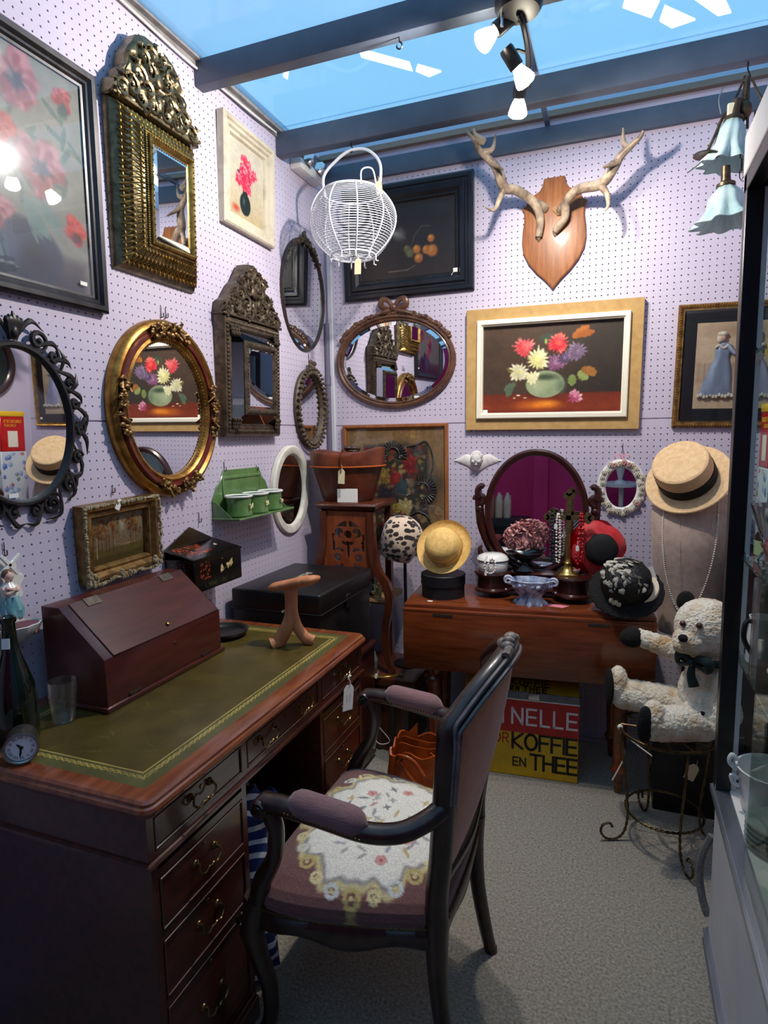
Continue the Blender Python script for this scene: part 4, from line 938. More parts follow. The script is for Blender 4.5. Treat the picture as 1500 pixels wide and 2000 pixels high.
def cherub():
    t = on_back('cherub_plaque', 'white plaster cherub head with spread wings hung on back wall', 'ornament', -24.3, -5.0)
    b = MB(); n = 40; vs = []; fs = []
    top = lambda x: .7+.75*math.sin(min(1, abs(x)/2.6)*PI*.5)*(1 if abs(x) < 2.6 else 1)-max(0, abs(x)-2.2)*.55
    bot = lambda x: -2.1+.62*abs(x)**1.05 if abs(x) < 2 else -.82+.42*(abs(x)-2)
    K = 12
    for i in range(n+1):
        x = -4.4+8.8*i/n
        for j in range(K+1):
            f = j/K; z = lerp(bot(x), max(top(x), bot(x)+.03), f); dep = .5*math.sin(PI*f)**.6*(1-abs(x)/4.6)+.08
            vs.append((x, -dep-.1*abs(math.sin(abs(x)*3.2+f*2))*math.sin(PI*f), z))
    m0 = len(vs); vs += [(v[0], 0, v[2]) for v in vs]
    for i in range(n):
        for j in range(K):
            a = i*(K+1)+j; fs.append((a, a+K+1, a+K+2, a+1)); fs.append((m0+a, m0+a+1, m0+a+K+2, m0+a+K+1))
    for i in range(n):
        a = i*(K+1); fs.append((a, m0+a, m0+a+K+1, a+K+1)); a += K; fs.append((a, a+K+1, m0+a+K+1, m0+a))
    b.add(vs, fs); obj('wings', b, plaster, t, smooth=60)
    b = MB(); b.ball((0, -.9, .55), (1.05, .9, 1.25), 20, 14); b.ball((0, -1.75, .35), (.16, .2, .22), 8, 6)
    for sx in (-1, 1): b.ball((sx*.48, -1.5, .15), (.38, .3, .36), 10, 8); b.ball((sx*.4, -1.6, .72), (.2, .12, .1), 8, 5); b.ball((sx*1.02, -.7, .5), (.14, .2, .26), 8, 6)
    b.ball((0, -1.62, -.08), (.22, .12, .09), 8, 5); b.ball((0, -1.45, -.38), (.3, .25, .2), 8, 6); h = obj('head', b, plaster, t, smooth=80)
    b = MB(); r = random.Random(8)
    for k in range(46):
        a, e = r.uniform(0, 2*PI), r.uniform(.1, 1.4); b.ball((1.1*math.cos(a)*math.cos(e), -.85-.85*abs(math.sin(a))*math.cos(e)*.7, .75+1.15*math.sin(e)), .24, 6, 5)
    obj('curls', b, plaster, h)
cherub()

def floral_mirror():
    t = on_back('porcelain_mirror', 'small oval porcelain mirror encrusted with white flowers, hung by pink ribbon', 'mirror', .6, -9.4, lean=.03)
    a, bb = 3.95, 4.9
    b = MB(); b.oval(a, bb, [(.2, 0), (0, -.3), (.3, -.6), (1.2, -.6), (1.5, -.3), (1.5, 0)]); obj('frame', b, porcelain, t)
    b = MB(); b.disc(a-1.4, bb-1.4, -.3, -.1); obj('glass', b, mirror_m, t, smooth=30)
    r = random.Random(5); b = MB()
    for k in range(30):
        g = 2*PI*k/30; q = .65+.35*math.sin(k*2.4); cx, cz = (a-q)*math.cos(g), (bb-q)*math.sin(g); s = r.uniform(.3, .48)
        for j in range(6): b.ball((cx+s*.7*math.cos(j*PI/3), -.72, cz+s*.7*math.sin(j*PI/3)), (s*.5, .14, s*.5), 6, 4)
        b.ball((cx, -.85, cz), s*.4, 6, 4)
    obj('porcelain_flowers', b, mk('ivory_porcelain', (222, 216, 200), (196, 186, 160), rough=.25, scale=120), t)
    b = MB()
    pp = mk('pink_porcelain', (206, 150, 146), rough=.3)
    for k, (x, z) in enumerate(((.3, bb-.6), (1.1, bb-.9), (-1.2, bb-1.0), (2.6, -2.6))):
        b = MB()
        for j in range(5): b.ball((x+.25*math.cos(j*1.257), -.95, z+.25*math.sin(j*1.257)), .2, 6, 4)
        obj('pink_flower', b, pp, t)
    b = MB()
    for sx in (-1, 1): b.tube(cat_([(0, -.4, bb+.1), (sx*.5, -.5, bb+.8), (sx*1.1, -.5, bb+.6), (sx*1.2, -.4, bb+.1)], 4), .09, 5, sx=.4)
    b.tube([(-.3, -.3, bb-.3), (.1, -.2, bb+1.2), (.4, -.3, bb-.3)], .05, 4); obj('ribbon', b, mk('pink_ribbon', (226, 150, 160), rough=.6), t)
floral_mirror()
peg_hook('b', 1216, 880, 1.2, 'the small porcelain mirror')
# ================================================================ small things on the left wall
def words(parent, s, size, mat, M, name='lettering', th=.03, sp=1.0):
    cu = bpy.data.curves.new('lettering', 'FONT'); cu.body = s; cu.size = size; cu.align_x = 'CENTER'; cu.align_y = 'CENTER'; cu.extrude = th/2; cu.space_character = sp
    o = bpy.data.objects.new('tmp_text', cu); COL.objects.link(o); bpy.context.view_layer.update()
    me = bpy.data.meshes.new_from_object(o.evaluated_get(bpy.context.evaluated_depsgraph_get())); bpy.data.objects.remove(o)
    v = np.empty(len(me.vertices)*3); me.vertices.foreach_get('co', v); v = v.reshape(-1, 3)
    R = np.array(M.to_3x3()); t = np.array(M.translation)
    v = (v @ R.T + t)*U; me.vertices.foreach_set('co', v.ravel()); me.materials.clear(); me.materials.append(mat); me.update()
    return link(bpy.data.objects.new(name, me), parent)
FACE_NY = Matrix(((1, 0, 0, 0), (0, 0, -1, 0), (0, 1, 0, 0), (0, 0, 0, 1)))     # text lying in x,z and read from -y

def enamel_rack():
    t = on_left('enamel_rack', 'green enamel wall rack with shaped back hung on pegboard', 'rack', 81.0, -11.5)
    w = 15.6
    bk = [(-w/2, 0), (w/2, 0), (w/2, 2.6), (w/2-1.2, 4.6), (w/2-2.2, 5.4), (w/2-3.0, 6.9), (-w/2+3.0, 6.9), (-w/2+2.2, 5.4), (-w/2+1.2, 4.6), (-w/2, 2.6)]
    b = MB(); b.prism(list(reversed(bk)), -.2, 0); b.rect(w-5, 3.6, [(0, -.2), (0, -.32), (.25, -.4), (.5, -.32), (.5, -.2)], 0, 4.2); obj('back_plate', b, enamel_g, t, bevel=.06)
    b = MB(); b.box(-w/2, w/2, -4.6, 0, -.12, .05); b.tube([(-w/2, 0, .0), (-w/2, -4.6, .0), (w/2, -4.6, .0), (w/2, 0, .0)], .16, 6); obj('shelf', b, enamel_g, t)
    for sx in (-1, 1):
        b = MB(); b.add([(sx*w/2, 0, 0), (sx*w/2, -3.6, 0), (sx*w/2, -.8, 2.4), (sx*w/2, 0, 2.6), (sx*(w/2-.1), 0, 0), (sx*(w/2-.1), -3.6, 0), (sx*(w/2-.1), -.8, 2.4), (sx*(w/2-.1), 0, 2.6)], [(0, 1, 2, 3), (7, 6, 5, 4), (0, 4, 5, 1), (1, 5, 6, 2), (2, 6, 7, 3), (3, 7, 4, 0)]); obj('side_bracket', b, enamel_g, t)
    for i, (x, s) in enumerate(((-4.6, 'Zand'), (-.1, 'Soda'), (4.2, 'Zeep'))):
        q = thing('enamel_pot', 'green enamel pot lettered %s standing on the green enamel rack' % s, 'pot', (-DL+2.5, 81.0+x, -11.44), (0, 0, LEFTROT+.35), group='three pots on the green enamel rack')
        b = MB(); b.lathe([(.01, 0), (1.75, 0), (1.95, .25), (1.75, 1.5), (1.85, 2.8), (2.0, 2.95), (1.95, 3.05), (1.8, 3.0), (1.68, 1.5), (1.7, .3), (.01, .2)], 32, cap=False); obj('body', b, enamel_g, q)
        b = MB(); b.oval(2.08, 2.08, [(0, 0), (.08, .16), (.3, 0), (.08, -.16)]); b.v = [(x_, z_, y_+3.02) for x_, y_, z_ in b.v]; obj('white_rim', b, enamel_w, q)
        words(q, s, 1.0, mk('cream_letter_%d' % i, (236, 226, 176), rough=.4), Tr(0, -1.83, 1.5) @ FACE_NY, th=.12)
enamel_rack()
peg_hook('l', 437, 920, 1.4, 'the green enamel rack'); peg_hook('l', 500, 918, .8, 'the green enamel rack')

def lacquer_box():
    t = on_left('lacquer_box', 'black lacquer wall box with peaked back, painted with autumn leaves and birds', 'box', 67.9, -19.7)
    w, d = 10.6, 4.8
    b = MB(); b.box(-w/2+.15, w/2-.15, -d+.1, 0, 0, 4.3); obj('body', b, lacq := mk('black_lacquer', (14, 12, 12), (26, 20, 18), rough=.18, scale=9, coat=.6), t, bevel=.06)
    b = MB(); b.prism([(-w/2, 4.3), (-w/2, 5.4), (0, 7.8), (w/2, 5.4), (w/2, 4.3)][::-1], -.25, 0); obj('peaked_back', b, lacq, t)
    b = MB(); b.add([(-w/2, -d, 4.2), (w/2, -d, 4.2), (w/2, -.2, 5.3), (-w/2, -.2, 5.3), (-w/2, -d, 4.4), (w/2, -d, 4.4), (w/2, -.2, 5.5), (-w/2, -.2, 5.5)], [(3, 2, 1, 0), (4, 5, 6, 7), (0, 1, 5, 4), (1, 2, 6, 5), (2, 3, 7, 6), (3, 0, 4, 7)]); lid = obj('lid', b, lacq, t)
    p = Paint(w-.4, 4.9, 130, (18, 14, 13), 4)
    for k in range(150): p.ell(.05+.5*p.rs.rand(), .1+.65*p.rs.rand()**1.2, .075, .04, [(196, 84, 36), (160, 60, 28), (110, 46, 26), (60, 34, 22)][p.rs.randint(4)], soft=.5, rot=p.rs.rand()*3, a=.8)
    p.ell(.6, .45, .25, .22, (74, 72, 74), soft=.95, a=.8); p.leaf(.74, .42, .13, .05, .2, (226, 214, 182)).leaf(.77, .42, .1, .05, -.9, (214, 200, 160))
    def slope(X, Z): return np.stack([X, -2.5-Z*.96*.96, 4.98+Z*.0+(Z)*.285], -1)
    canvas('lid_painting', p, lacq_m, lid, place=lambda X, Z: np.stack([X, -2.5+Z*.92, 4.985+Z*.22], -1))
    p = Paint(w-.4, 4.0, 130, (16, 13, 12), 5)
    for k in range(60): p.ell(.1+.22*p.rs.rand(), .05+.6*p.rs.rand(), .05, .04, [(170, 70, 34), (120, 48, 26), (70, 36, 22)][p.rs.randint(3)], soft=.5, a=.8)
    p.ell(.56, .48, .10, .13, (222, 202, 146), soft=.2, wob=.2, k=3).ell(.7, .42, .12, .1, (222, 202, 146), soft=.2, wob=.2, k=3).ell(.77, .36, .09, .14, (206, 184, 120), soft=.2, wob=.2, k=4).stroke([(.56, .5), (.75, .45)], .02, .02, (90, 70, 30))
    for k in range(20): p.leaf(.2+.6*p.rs.rand(), .95, .2, .03, -1.57+p.rs.randn()*.4, (50, 62, 30), .7)
    canvas('front_painting', p, lacq_m, t, -d+.06, 0, 2.15)
    p = Paint(d-.3, 4.0, 70, (20, 14, 13), 6)
    for k in range(50): p.ell(p.rs.rand(), p.rs.rand()*.7, .06, .05, [(120, 56, 36), (84, 44, 32), (60, 34, 28)][p.rs.randint(3)], soft=.6, a=.7)
    canvas('side_painting', p, lacq_m, t, place=lambda X, Z: np.stack([np.full_like(X, -w/2+.12), -d/2-X, 2.15+Z], -1))
    b = MB(); b.ball((.6, -d-.02, 3.6), .13, 8, 6); obj('knob', b, brass_h, t)
lacquer_box()
peg_hook('l', 388, 1020, 1.4, 'the black lacquer box')

def plaque():
    t = on_left('porcelain_font', 'porcelain wall font of kneeling lady with cross, shell back and red bowl', 'ornament', 40.2, -15.2)
    b = MB(); n = 30
    out = [((2.2+.25*math.sin(9*a))*math.cos(a), 1.6+(2.5+.25*math.sin(9*a))*math.sin(a)) for a in [2*PI*k/60 for k in range(60)]]
    b.prism([(x, z) for x, z in out][::-1], -.35, 0); obj('shell_back', b, porcelain, t, bevel=.1)
    skin = mk('bisque_skin', (226, 190, 172), rough=.4)
    b = MB(); b.ball((.0, -1.2, 2.7), (.42, .42, .5), 14, 10); b.tube([(0, -1.1, 2.4), (.05, -1.0, 2.0)], .2, 8); b.tube(cat_([(.7, -1.1, 1.6), (.4, -1.7, 1.3), (-.7, -1.7, 1.7)], 5), taper(11, .26, .15), 8); b.tube(cat_([(-.6, -1.1, 1.6), (-.5, -1.6, 1.1), (.3, -1.8, 1.5)], 5), taper(11, .26, .15), 8); fig = obj('figure', b, skin, t)
    b = MB(); b.ball((0, -1.05, 2.85), (.5, .48, .5), 12, 8); b.ball((.3, -.9, 2.4), (.25, .3, .5), 8, 6); obj('hair', b, mk('auburn_glaze', (110, 66, 40), rough=.3), fig)
    b = MB(); b.lathe([(1.0, -1.6), (.95, -.8), (.7, .2), (.62, .9), (.8, 1.5), (.35, 2.05)], 24, (.1, -.95, 0), fn=lambda r, z, a: r*(1+.1*math.sin(9*a+z))); obj('robe', b, porcelain, fig)
    b = MB(); b.lathe([(1.05, -1.3), (1.0, -.6), (.78, .2), (.7, .7)], 24, (.15, -1.05, 0), fn=lambda r, z, a: r*(1+.12*math.sin(7*a+z*2))); obj('turquoise_drape', b, mk('turquoise_glaze', (104, 156, 164), (140, 186, 192), rough=.25, scale=30), fig)
    b = MB(); b.T = Tr(.2, -.75, 3.3) @ Ry(.9); b.box(-.18, .18, -.15, .15, -2.6, 1.9); b.box(-1.3, 1.3, -.15, .15, .3, .66); obj('cross', b, porcelain, t, bevel=.05)
    b = MB(); b.lathe([(.2, -3.8), (1.0, -3.5), (1.9, -2.7), (2.2, -2.1), (2.1, -2.05), (1.8, -2.6), (.2, -3.2)], 36, (.3, -1.6, .0), sy=.72, fn=lambda r, z, a: r*(1+.05*math.sin(10*a))); obj('bowl', b, porcelain, t)
    b = MB(); b.lathe([(.01, -2.18), (1.95, -2.18), (1.9, -2.4), (.01, -2.5)], 30, (.3, -1.6, 0), sy=.72); obj('bowl_lining', b, mk('ruby_glaze', (104, 24, 40), rough=.15), t)
    b = MB()
    for k in range(7): b.ball((-.3+.35*k, -2.2, -3.0+.12*math.sin(k*2)), .27, 7, 5)
    obj('blossom_trim', b, mk('salmon_glaze', (206, 150, 136), (160, 96, 86), rough=.3, scale=90), t)
plaque()
peg_hook('l', 8, 1085, 1.3, 'the porcelain font')

def emergency_light():
    t = on_left('emergency_light', 'white emergency light unit with two chrome lamp heads in roof corner', 'light fitting', 104.3, 46.2)
    b = MB(); b.box(-4.5, 4.0, -2.2, 0, 0, 1.8); obj('housing', b, white_p, t, bevel=.3, seg=2)
    for x in (-2.0, 2.2):
        b = MB(); b.T = Tr(x, -2.4, 2.0) @ Rx(.8); b.lathe([(.4, 1.4), (1.1, .6), (1.3, -.3), (1.1, -.4), (.3, .6)], 16); obj('lamp_head', b, mk('chromed_plastic', (210, 212, 214), rough=.15, metal=.9), t)
emergency_light()

# ================================================================ the desk and what stands on it
def bail_handle(t, x, y, z, s=1.0, par=None):
    b = MB(t)
    for k in (-1, 1): b.T = Tr(x, y+k*1.25*s, z) @ Ry(PI/2); b.lathe([(.01, 0), (.36*s, 0), (.32*s, .12), (.14*s, .2), (.14*s, .45), (.01, .5)], 12)
    b.T = Matrix.Identity(4); b.tube(cat_([(x+.42, y-1.25*s, z), (x+.55, y-1.45*s, z-.45*s), (x+.6, y-.85*s, z-.95*s), (x+.62, y-.3*s, z-.72*s), (x+.62, y, z-.85*s), (x+.62, y+.3*s, z-.72*s), (x+.6, y+.85*s, z-.95*s), (x+.55, y+1.45*s, z-.45*s), (x+.42, y+1.25*s, z)], 4), .1*s, 6)
    return obj('handle', b, brass_h, par or t)
def desk():
    X0, XF, Y0, Y1 = -54.4, -31.35, 32.4, 72.6; ZT = -26.0
    t = thing('pedestal_desk', 'mahogany pedestal desk with olive leather top and brass swan neck handles', 'desk', (-43, 52.5, -56))
    b = MB(t); L = []
    for d, z in ((.75, -27.35), (.35, -27.3), (.1, -27.0), (.0, -26.75), (.12, -26.5), (.3, -26.42), (.34, -26.2), (.55, -26.02), (1.0, ZT), (1.9, ZT), (1.92, -26.06), (1.92, -27.35)):
        x0, x1, y0, y1 = X0, XF+.75-d, Y0-.55+d, Y1+.55-d
        if d < 1.85: x0 = X0
        else: x0 = X0+1.9
        if .9 < d < 1.91: x0 = X0 if d < 1.5 else X0+1.9
        R_ = max(.02, 1.0-d*.8); arc = lambda cx_, cy_, a0: [(cx_+R_*math.cos(a0+k*PI/12), cy_+R_*math.sin(a0+k*PI/12), z) for k in range(7)]
        L.append([(x0, y0, z)]+arc(x1-R_, y0+R_, -PI/2)+arc(x1-R_, y1-R_, 0)+[(x0, y1, z)])
    b.rings(L, closed=True); top = obj('desk_top', b, mahog_top, t, smooth=35)
    lx0, lx1, ly0, ly1 = X0+1.9, XF+.75-1.9, Y0-.55+1.9, Y1+.55-1.9
    W, H = lx1-lx0, ly1-ly0
    p = Paint(W, H, 190, (76, 64, 25), 3); p.mixin(p.noise(3), (96, 82, 36), .7).mixin(p.noise(8)-.5, (52, 42, 14), .9)
    e = np.minimum(np.minimum(p.x, W-p.x), np.minimum(p.y, H-p.y))
    p.mixin((1.9-e)/.3, (92, 98, 62), .55)
    near = np.minimum(p.x, W-p.x) < np.minimum(p.y, H-p.y); run = np.where(near, p.y, p.x)
    band = np.abs(e-1.25-.16*np.sin(run*4.6)) ; sc2 = np.abs(e-1.25+.16*np.sin(run*4.6))
    g = np.maximum((.085-band)/.05, (.085-sc2)/.05)*(.55+.45*(p.noise(9) > .42)); p.mixin(g, (206, 176, 88), .9)
    p.mixin((.045-np.abs(e-1.78))/.025, (206, 180, 100), .9); p.mixin((.05-np.abs(e-.8))/.03, (170, 146, 78), .35)
    for k in range(50):
        cu, cv, an = p.rs.rand(), p.rs.rand(), p.rs.rand()*3; p.stroke([(cu, cv), (cu+.06*math.cos(an), cv+.02*math.sin(an))], .0022, .0015, (132, 122, 74), .5)
    oo = ORG[t.name]; cx, cy = (lx0+lx1)/2-oo[0], (ly0+ly1)/2-oo[1]
    canvas('leather_inset', p, leathertop_m, top, y=ZT-.03+56, cx=cx, cz=cy, flat=True)
    def carcass(nm, y0, y1, z0, z1):
        b = MB(t); b.box(X0, XF-.35, y0, y1, z0, z1); b.box(XF-.36, XF, y0, y0+.75, z0, z1); b.box(XF-.36, XF, y1-.75, y1, z0, z1); return b
    FZ = -31.0; K0, K1 = 45.0, 60.2
    b = MB(t); b.box(X0, XF-.4, Y0, Y1, FZ, -27.35); b.box(XF-.4, XF, Y0, Y0+.7, FZ, -27.35); b.box(XF-.4, XF, Y1-.7, Y1, FZ, -27.35)
    b.box(XF-.4, XF, Y0+.7, Y1-.7, FZ, FZ+.6); b.box(XF-.4, XF, Y0+.7, Y1-.7, -27.7, -27.35)
    for y in (K0-.5, K1-.3): b.box(XF-.4, XF, y, y+.8, FZ+.6, -27.7)
    fr = obj('frieze', b, mahog, t)
    b = MB(t); L = []
    for d, z in ((0, FZ), (.28, FZ-.1), (.3, FZ-.35), (.08, FZ-.55), (-.15, FZ-.6)): L.append([(X0, Y0-d, z), (XF+d, Y0-d, z), (XF+d, Y1+d, z), (X0, Y1+d, z)])
    b.rings(L, cap=True); obj('lip_moulding', b, mahog, t, smooth=30)
    def drawer(y0, y1, z0, z1, hs):
        b = MB(t); b.box(XF-.5, XF-.08, y0+.06, y1-.06, z0+.06, z1-.06)
        for a, c, e_, f_ in ((y0+.06, y0+.2, z0, z1), (y1-.2, y1-.06, z0, z1)): b.tube([(XF-.02, (a+c)/2, e_+.1), (XF-.02, (a+c)/2, f_-.1)], .09, 6)
        for zz in (z0+.13, z1-.13): b.tube([(XF-.02, y0+.13, zz), (XF-.02, y1-.13, zz)], .09, 6)
        d = obj('drawer', b, mahog, t)
        for h in hs: bail_handle(t, XF-.08, h, (z0+z1)/2+.45, par=d)
        b = MB(t); b.T = Tr(XF-.06, (y0+y1)/2, z1-.75) @ Ry(PI/2); b.lathe([(.01, 0), (.2, 0), (.18, .06), (.01, .06)], 10); obj('keyhole', b, brass_h, d)
    drawer(Y0+.7, K0-.5, FZ+.6, -27.7, [38.6]); drawer(K0+.3, K1-.3, FZ+.6, -27.7, [48.9, 56.3]); drawer(K1+.5, Y1-.7, FZ+.6, -27.7, [66.4])
    for y0, y1 in ((Y0+.25, K0), (K1, Y1-.25)):
        b = MB(t); b.box(X0, XF-.5, y0, y1, -53, FZ-.6); b.box(XF-.5, XF-.05, y0, y0+.7, -53, FZ-.6); b.box(XF-.5, XF-.05, y1-.7, y1, -53, FZ-.6)
        for zz in (-32.4, -37.6, -43.3): b.box(XF-.5, XF-.05, y0+.7, y1-.7, zz-.35, zz+.35)
        ped = obj('pedestal', b, mahog, t)
        for z0, z1 in ((-37.2, -32.8), (-42.9, -38.0), (-52.6, -43.7)): drawer(y0+.7, y1-.7, z0, z1, [(y0+y1)/2])
        b = MB(t); b.box(X0, XF+.25, y0-.25, y1+.25, -56, -53.6); b.box(X0, XF+.1, y0-.1, y1+.1, -53.6, -53); obj('plinth', b, mahog, t, bevel=.12)
    b = MB(t); b.box(X0, X0+.6, K0, K1, -50, FZ-.6); obj('back_panel', b, mahog, t)
desk()
def drawer_tag():
    b = MB(); b.prism([(-.85, -3.2), (.85, -3.2), (.85, -.5), (.45, 0), (-.45, 0), (-.85, -.5)], -.03, .03); t = solo('luggage_tag', b, tagm, 'large white luggage label tied to a desk drawer handle', 'tag', (-30.45, 66.4, -30.6), (.0, .12, 1.2), smooth=0)
    b = MB(); b.tube(cat_([(0, 0, -.4), (.1, -.1, .3), (-.1, .05, 1.0), (.15, .1, 1.4)], 5), .07, 5); b.ball((.05, 0, 1.1), (.3, .12, .14), 7, 5); b.ball((-.2, 0, .9), (.12, .1, .26), 7, 5); obj('string', b, string_m, t)
    pen = mk('pencil_grey', (120, 120, 124), rough=.8)
    for x in (-.25, .25):
        b = MB(); b.box(x-.03, x+.03, -.04, -.03, -2.2, -1.2); obj('pencil_mark', b, pen, t, smooth=0)
drawer_tag()

def writing_slope():
    X0, XF, Y0, Y1, Z = -52.9, -45.2, 42.9, 61.0, -26.0
    t = thing('writing_slope', 'dark red wooden writing slope box standing on the leather desk top', 'box', (-49.5, 52, Z))
    b = MB(t); b.box(X0, XF+.35, Y0-.35, Y1+.35, Z, Z+.5); obj('base_moulding', b, slope_m, t, bevel=.15, seg=2)
    H1, H2, XB = 5.2, 9.9, -50.6
    pr = [(X0, Z+.5), (XF, Z+.5), (XF, Z+H1), (XB, Z+H2), (X0, Z+H2)]
    b = MB(t); b.prism(pr, Y0, Y1); obj('body', b, slope_m, t, bevel=.05)
    n = Vector((H2-H1, 0, XF-XB)).normalized(); a = Vector((XF, 0, Z+H1)); c = Vector((XB, 0, Z+H2))
    b = MB(t)
    def P(q, y, o): v = a.lerp(c, q)+n*o; return (v.x, y, v.z)
    o0, o1 = -.1, .16
    b.add([P(.0, Y0+1.1, o0), P(1, Y0+1.1, o0), P(1, Y1-.3, o0), P(0, Y1-.3, o0), P(.0, Y0+1.1, o1), P(1, Y0+1.1, o1), P(1, Y1-.3, o1), P(0, Y1-.3, o1)], [(3, 2, 1, 0), (4, 5, 6, 7), (0, 1, 5, 4), (1, 2, 6, 5), (2, 3, 7, 6), (3, 0, 4, 7)])
    lid = obj('sloping_lid', b, slope_m, t, bevel=.06)
    for y in (46.6, 57.6):
        b = MB(t); b.add([P(.86, y-.9, .17), P(1.0, y-.9, .17), P(1.0, y+.9, .17), P(.86, y+.9, .17), P(.86, y-.9, .24), P(1.0, y-.9, .24), P(1.0, y+.9, .24), P(.86, y+.9, .24)], [(3, 2, 1, 0), (4, 5, 6, 7), (0, 1, 5, 4), (1, 2, 6, 5), (2, 3, 7, 6), (3, 0, 4, 7)]); obj('hinge', b, iron, lid)
    b = MB(t); b.T = Matrix.Translation(P(.12, 52.4, .16)) @ n.to_track_quat('Z', 'Y').to_matrix().to_4x4(); b.lathe([(.01, .3), (.2, .25), (.24, .12), (.14, 0)], 12); obj('knob', b, brass_h, lid)
    b = MB(t); b.T = Tr(XF, 52.8, Z+3.7) @ Ry(PI/2); b.lathe([(.01, .06), (.17, .06), (.2, 0)], 12); obj('keyhole', b, brass_h, t)
    for y in (46.5, 58.0):
        b = MB(t); b.box(XF, XF+.12, y-.8, y+.8, Z+.55, Z+.85); obj('hinge', b, iron, t)
writing_slope()

def dark_bottle():
    q = pz(42, 1440, -26); t = thing('wine_bottle', 'dark green glass bottle with small white price label on neck', 'bottle', (-48.7, 36.2, -26))
    b = MB(); b.lathe([(.01, .0), (1.55, .0), (1.72, .25), (1.75, 3.6), (1.62, 5.0), (1.15, 6.6), (.72, 8.0), (.58, 9.2), (.55, 10.6), (.66, 10.7), (.66, 11.1), (.5, 11.15), (.42, 10.9), (.01, 10.8)], 40, cap=False); obj('glass_body', b, bottle_g, t, smooth=60)
    b = MB(); b.T = Rz(-1.15) @ Tr(.62, 0, 8.9) @ Ry(-.1) ; b.box(-.02, .04, -.33, .33, -.45, .45); obj('price_label', b, tagm, t)
dark_bottle()
def pale_bottle():
    t = thing('glass_jar', 'pale olive glass vessel with tapered neck behind the dark bottle', 'bottle', (-52.3, 33.9, -26))
    b = MB(); b.lathe([(.01, 0), (1.5, 0), (1.75, .3), (1.8, 4.5), (1.4, 7.5), (.95, 9.5), (.8, 12.0), (.95, 14.6), (.85, 14.6), (.7, 12), (.8, 9.6), (1.25, 7.4), (1.62, 4.5), (1.6, .5), (.01, .4)], 36, cap=False); obj('glass_body', b, olive_g, t, smooth=60)
pale_bottle()
def tumbler():
    t = thing('glass_tumbler', 'clear etched glass jug tumbler with shaped rim beside the writing slope', 'glass', (-48.0, 40.4, -26))
    def fn(r, z, a): return r*(1+(.08*max(0, math.cos(a-.4))**8 if z > 3.4 else 0))
    b = MB(); b.lathe([(.01, 0), (.95, 0), (1.05, .1), (1.22, 2.0), (1.22, 3.9), (1.14, 3.9), (1.13, 2.0), (.95, .35), (.01, .3)], 32, fn=fn, cap=False); obj('glass_body', b, clear_g, t, smooth=60)
tumbler()
def clock():
    c = pz(40, 1482, -26); t = thing('carriage_clock', 'small round metal desk clock with white roman numeral dial', 'clock', (-45.3, 33.9, -26), (0, 0, math.radians(48))); t.scale = (.8, .8, .8)
    gm = mk('gunmetal', (110, 108, 98), (140, 138, 126), rough=.3, metal=.9, scale=30)
    b = MB(); b.T = Tr(0, 0, 1.75) @ Rx(PI/2); b.lathe([(.01, -1.5), (1.25, -1.5), (1.45, -1.3), (1.5, 0), (1.5, .9), (1.62, 1.0), (1.62, 1.25), (1.4, 1.3), (1.4, 1.1), (.01, 1.1)], 40, cap=False); obj('case', b, gm, t)
    b = MB(); b.box(-.9, .9, -.9, 1.0, 0, .3); b.T = Tr(0, 0, .25); b.box(-.4, .4, -.4, .6, 0, .3); obj('foot', b, gm, t, bevel=.1)
    b = MB(); b.disc(1.38, 1.38, -1.16, -1.1, 48, 0, 1.75); dial = obj('dial', b, mk('clock_enamel', (236, 236, 238), rough=.25), t)
    ink = mk('clock_ink', (20, 20, 26), rough=.5)
    for k, s in enumerate(('XII', 'I', 'II', 'III', 'IIII', 'V', 'VI', 'VII', 'VIII', 'IX', 'X', 'XI')):
        a = -k*PI/6; words(dial, s, .42, ink, Tr(0, -1.17, 1.75) @ Ry(-a) @ Tr(0, 0, 1.05) @ FACE_NY, 'numeral', .01)
    for a, ln, nm in ((math.radians(-40), .62, 'hour_hand'), (math.radians(190), 1.05, 'minute_hand')):
        b = MB(); b.T = Tr(0, -1.2, 1.75) @ Ry(a); b.prism([(-.07, -.1), (.07, -.1), (.1, ln*.6), (0, ln), (-.1, ln*.6)], -.02, .02); obj(nm, b, ink, dial)
    b = MB(); b.ball((0, -1.2, 1.75), (.2, .06, .2), 12, 6); obj('hand_boss', b, ink, dial)
    b = MB(); b.T = Tr(0, 0, 1.75) @ Rx(PI/2)
    L = [[(r*math.cos(2*PI*k/40), r*math.sin(2*PI*k/40), z) for k in range(40)] for r, z in ((1.4, 1.25), (1.62, 1.3), (1.66, 1.45), (1.5, 1.5), (1.38, 1.4))]
    b.rings(L, closed=True); obj('bezel', b, steel, t)
clock()
def black_plate():
    c = pz(452, 1240, -26); b = MB(); b.lathe([(.01, 0), (2.2, 0), (2.8, .35), (3.05, .7), (3.1, .85), (2.95, .85), (2.7, .5), (2.2, .25), (.01, .2)], 44, cap=False); solo('round_tray', b, mk('black_turned_wood', (20, 19, 20), (34, 32, 32), rough=.35, scale=20), 'round black turned dish on the desk beside the writing slope', 'dish', (-48.3, 66.2, -26), smooth=60)
black_plate()
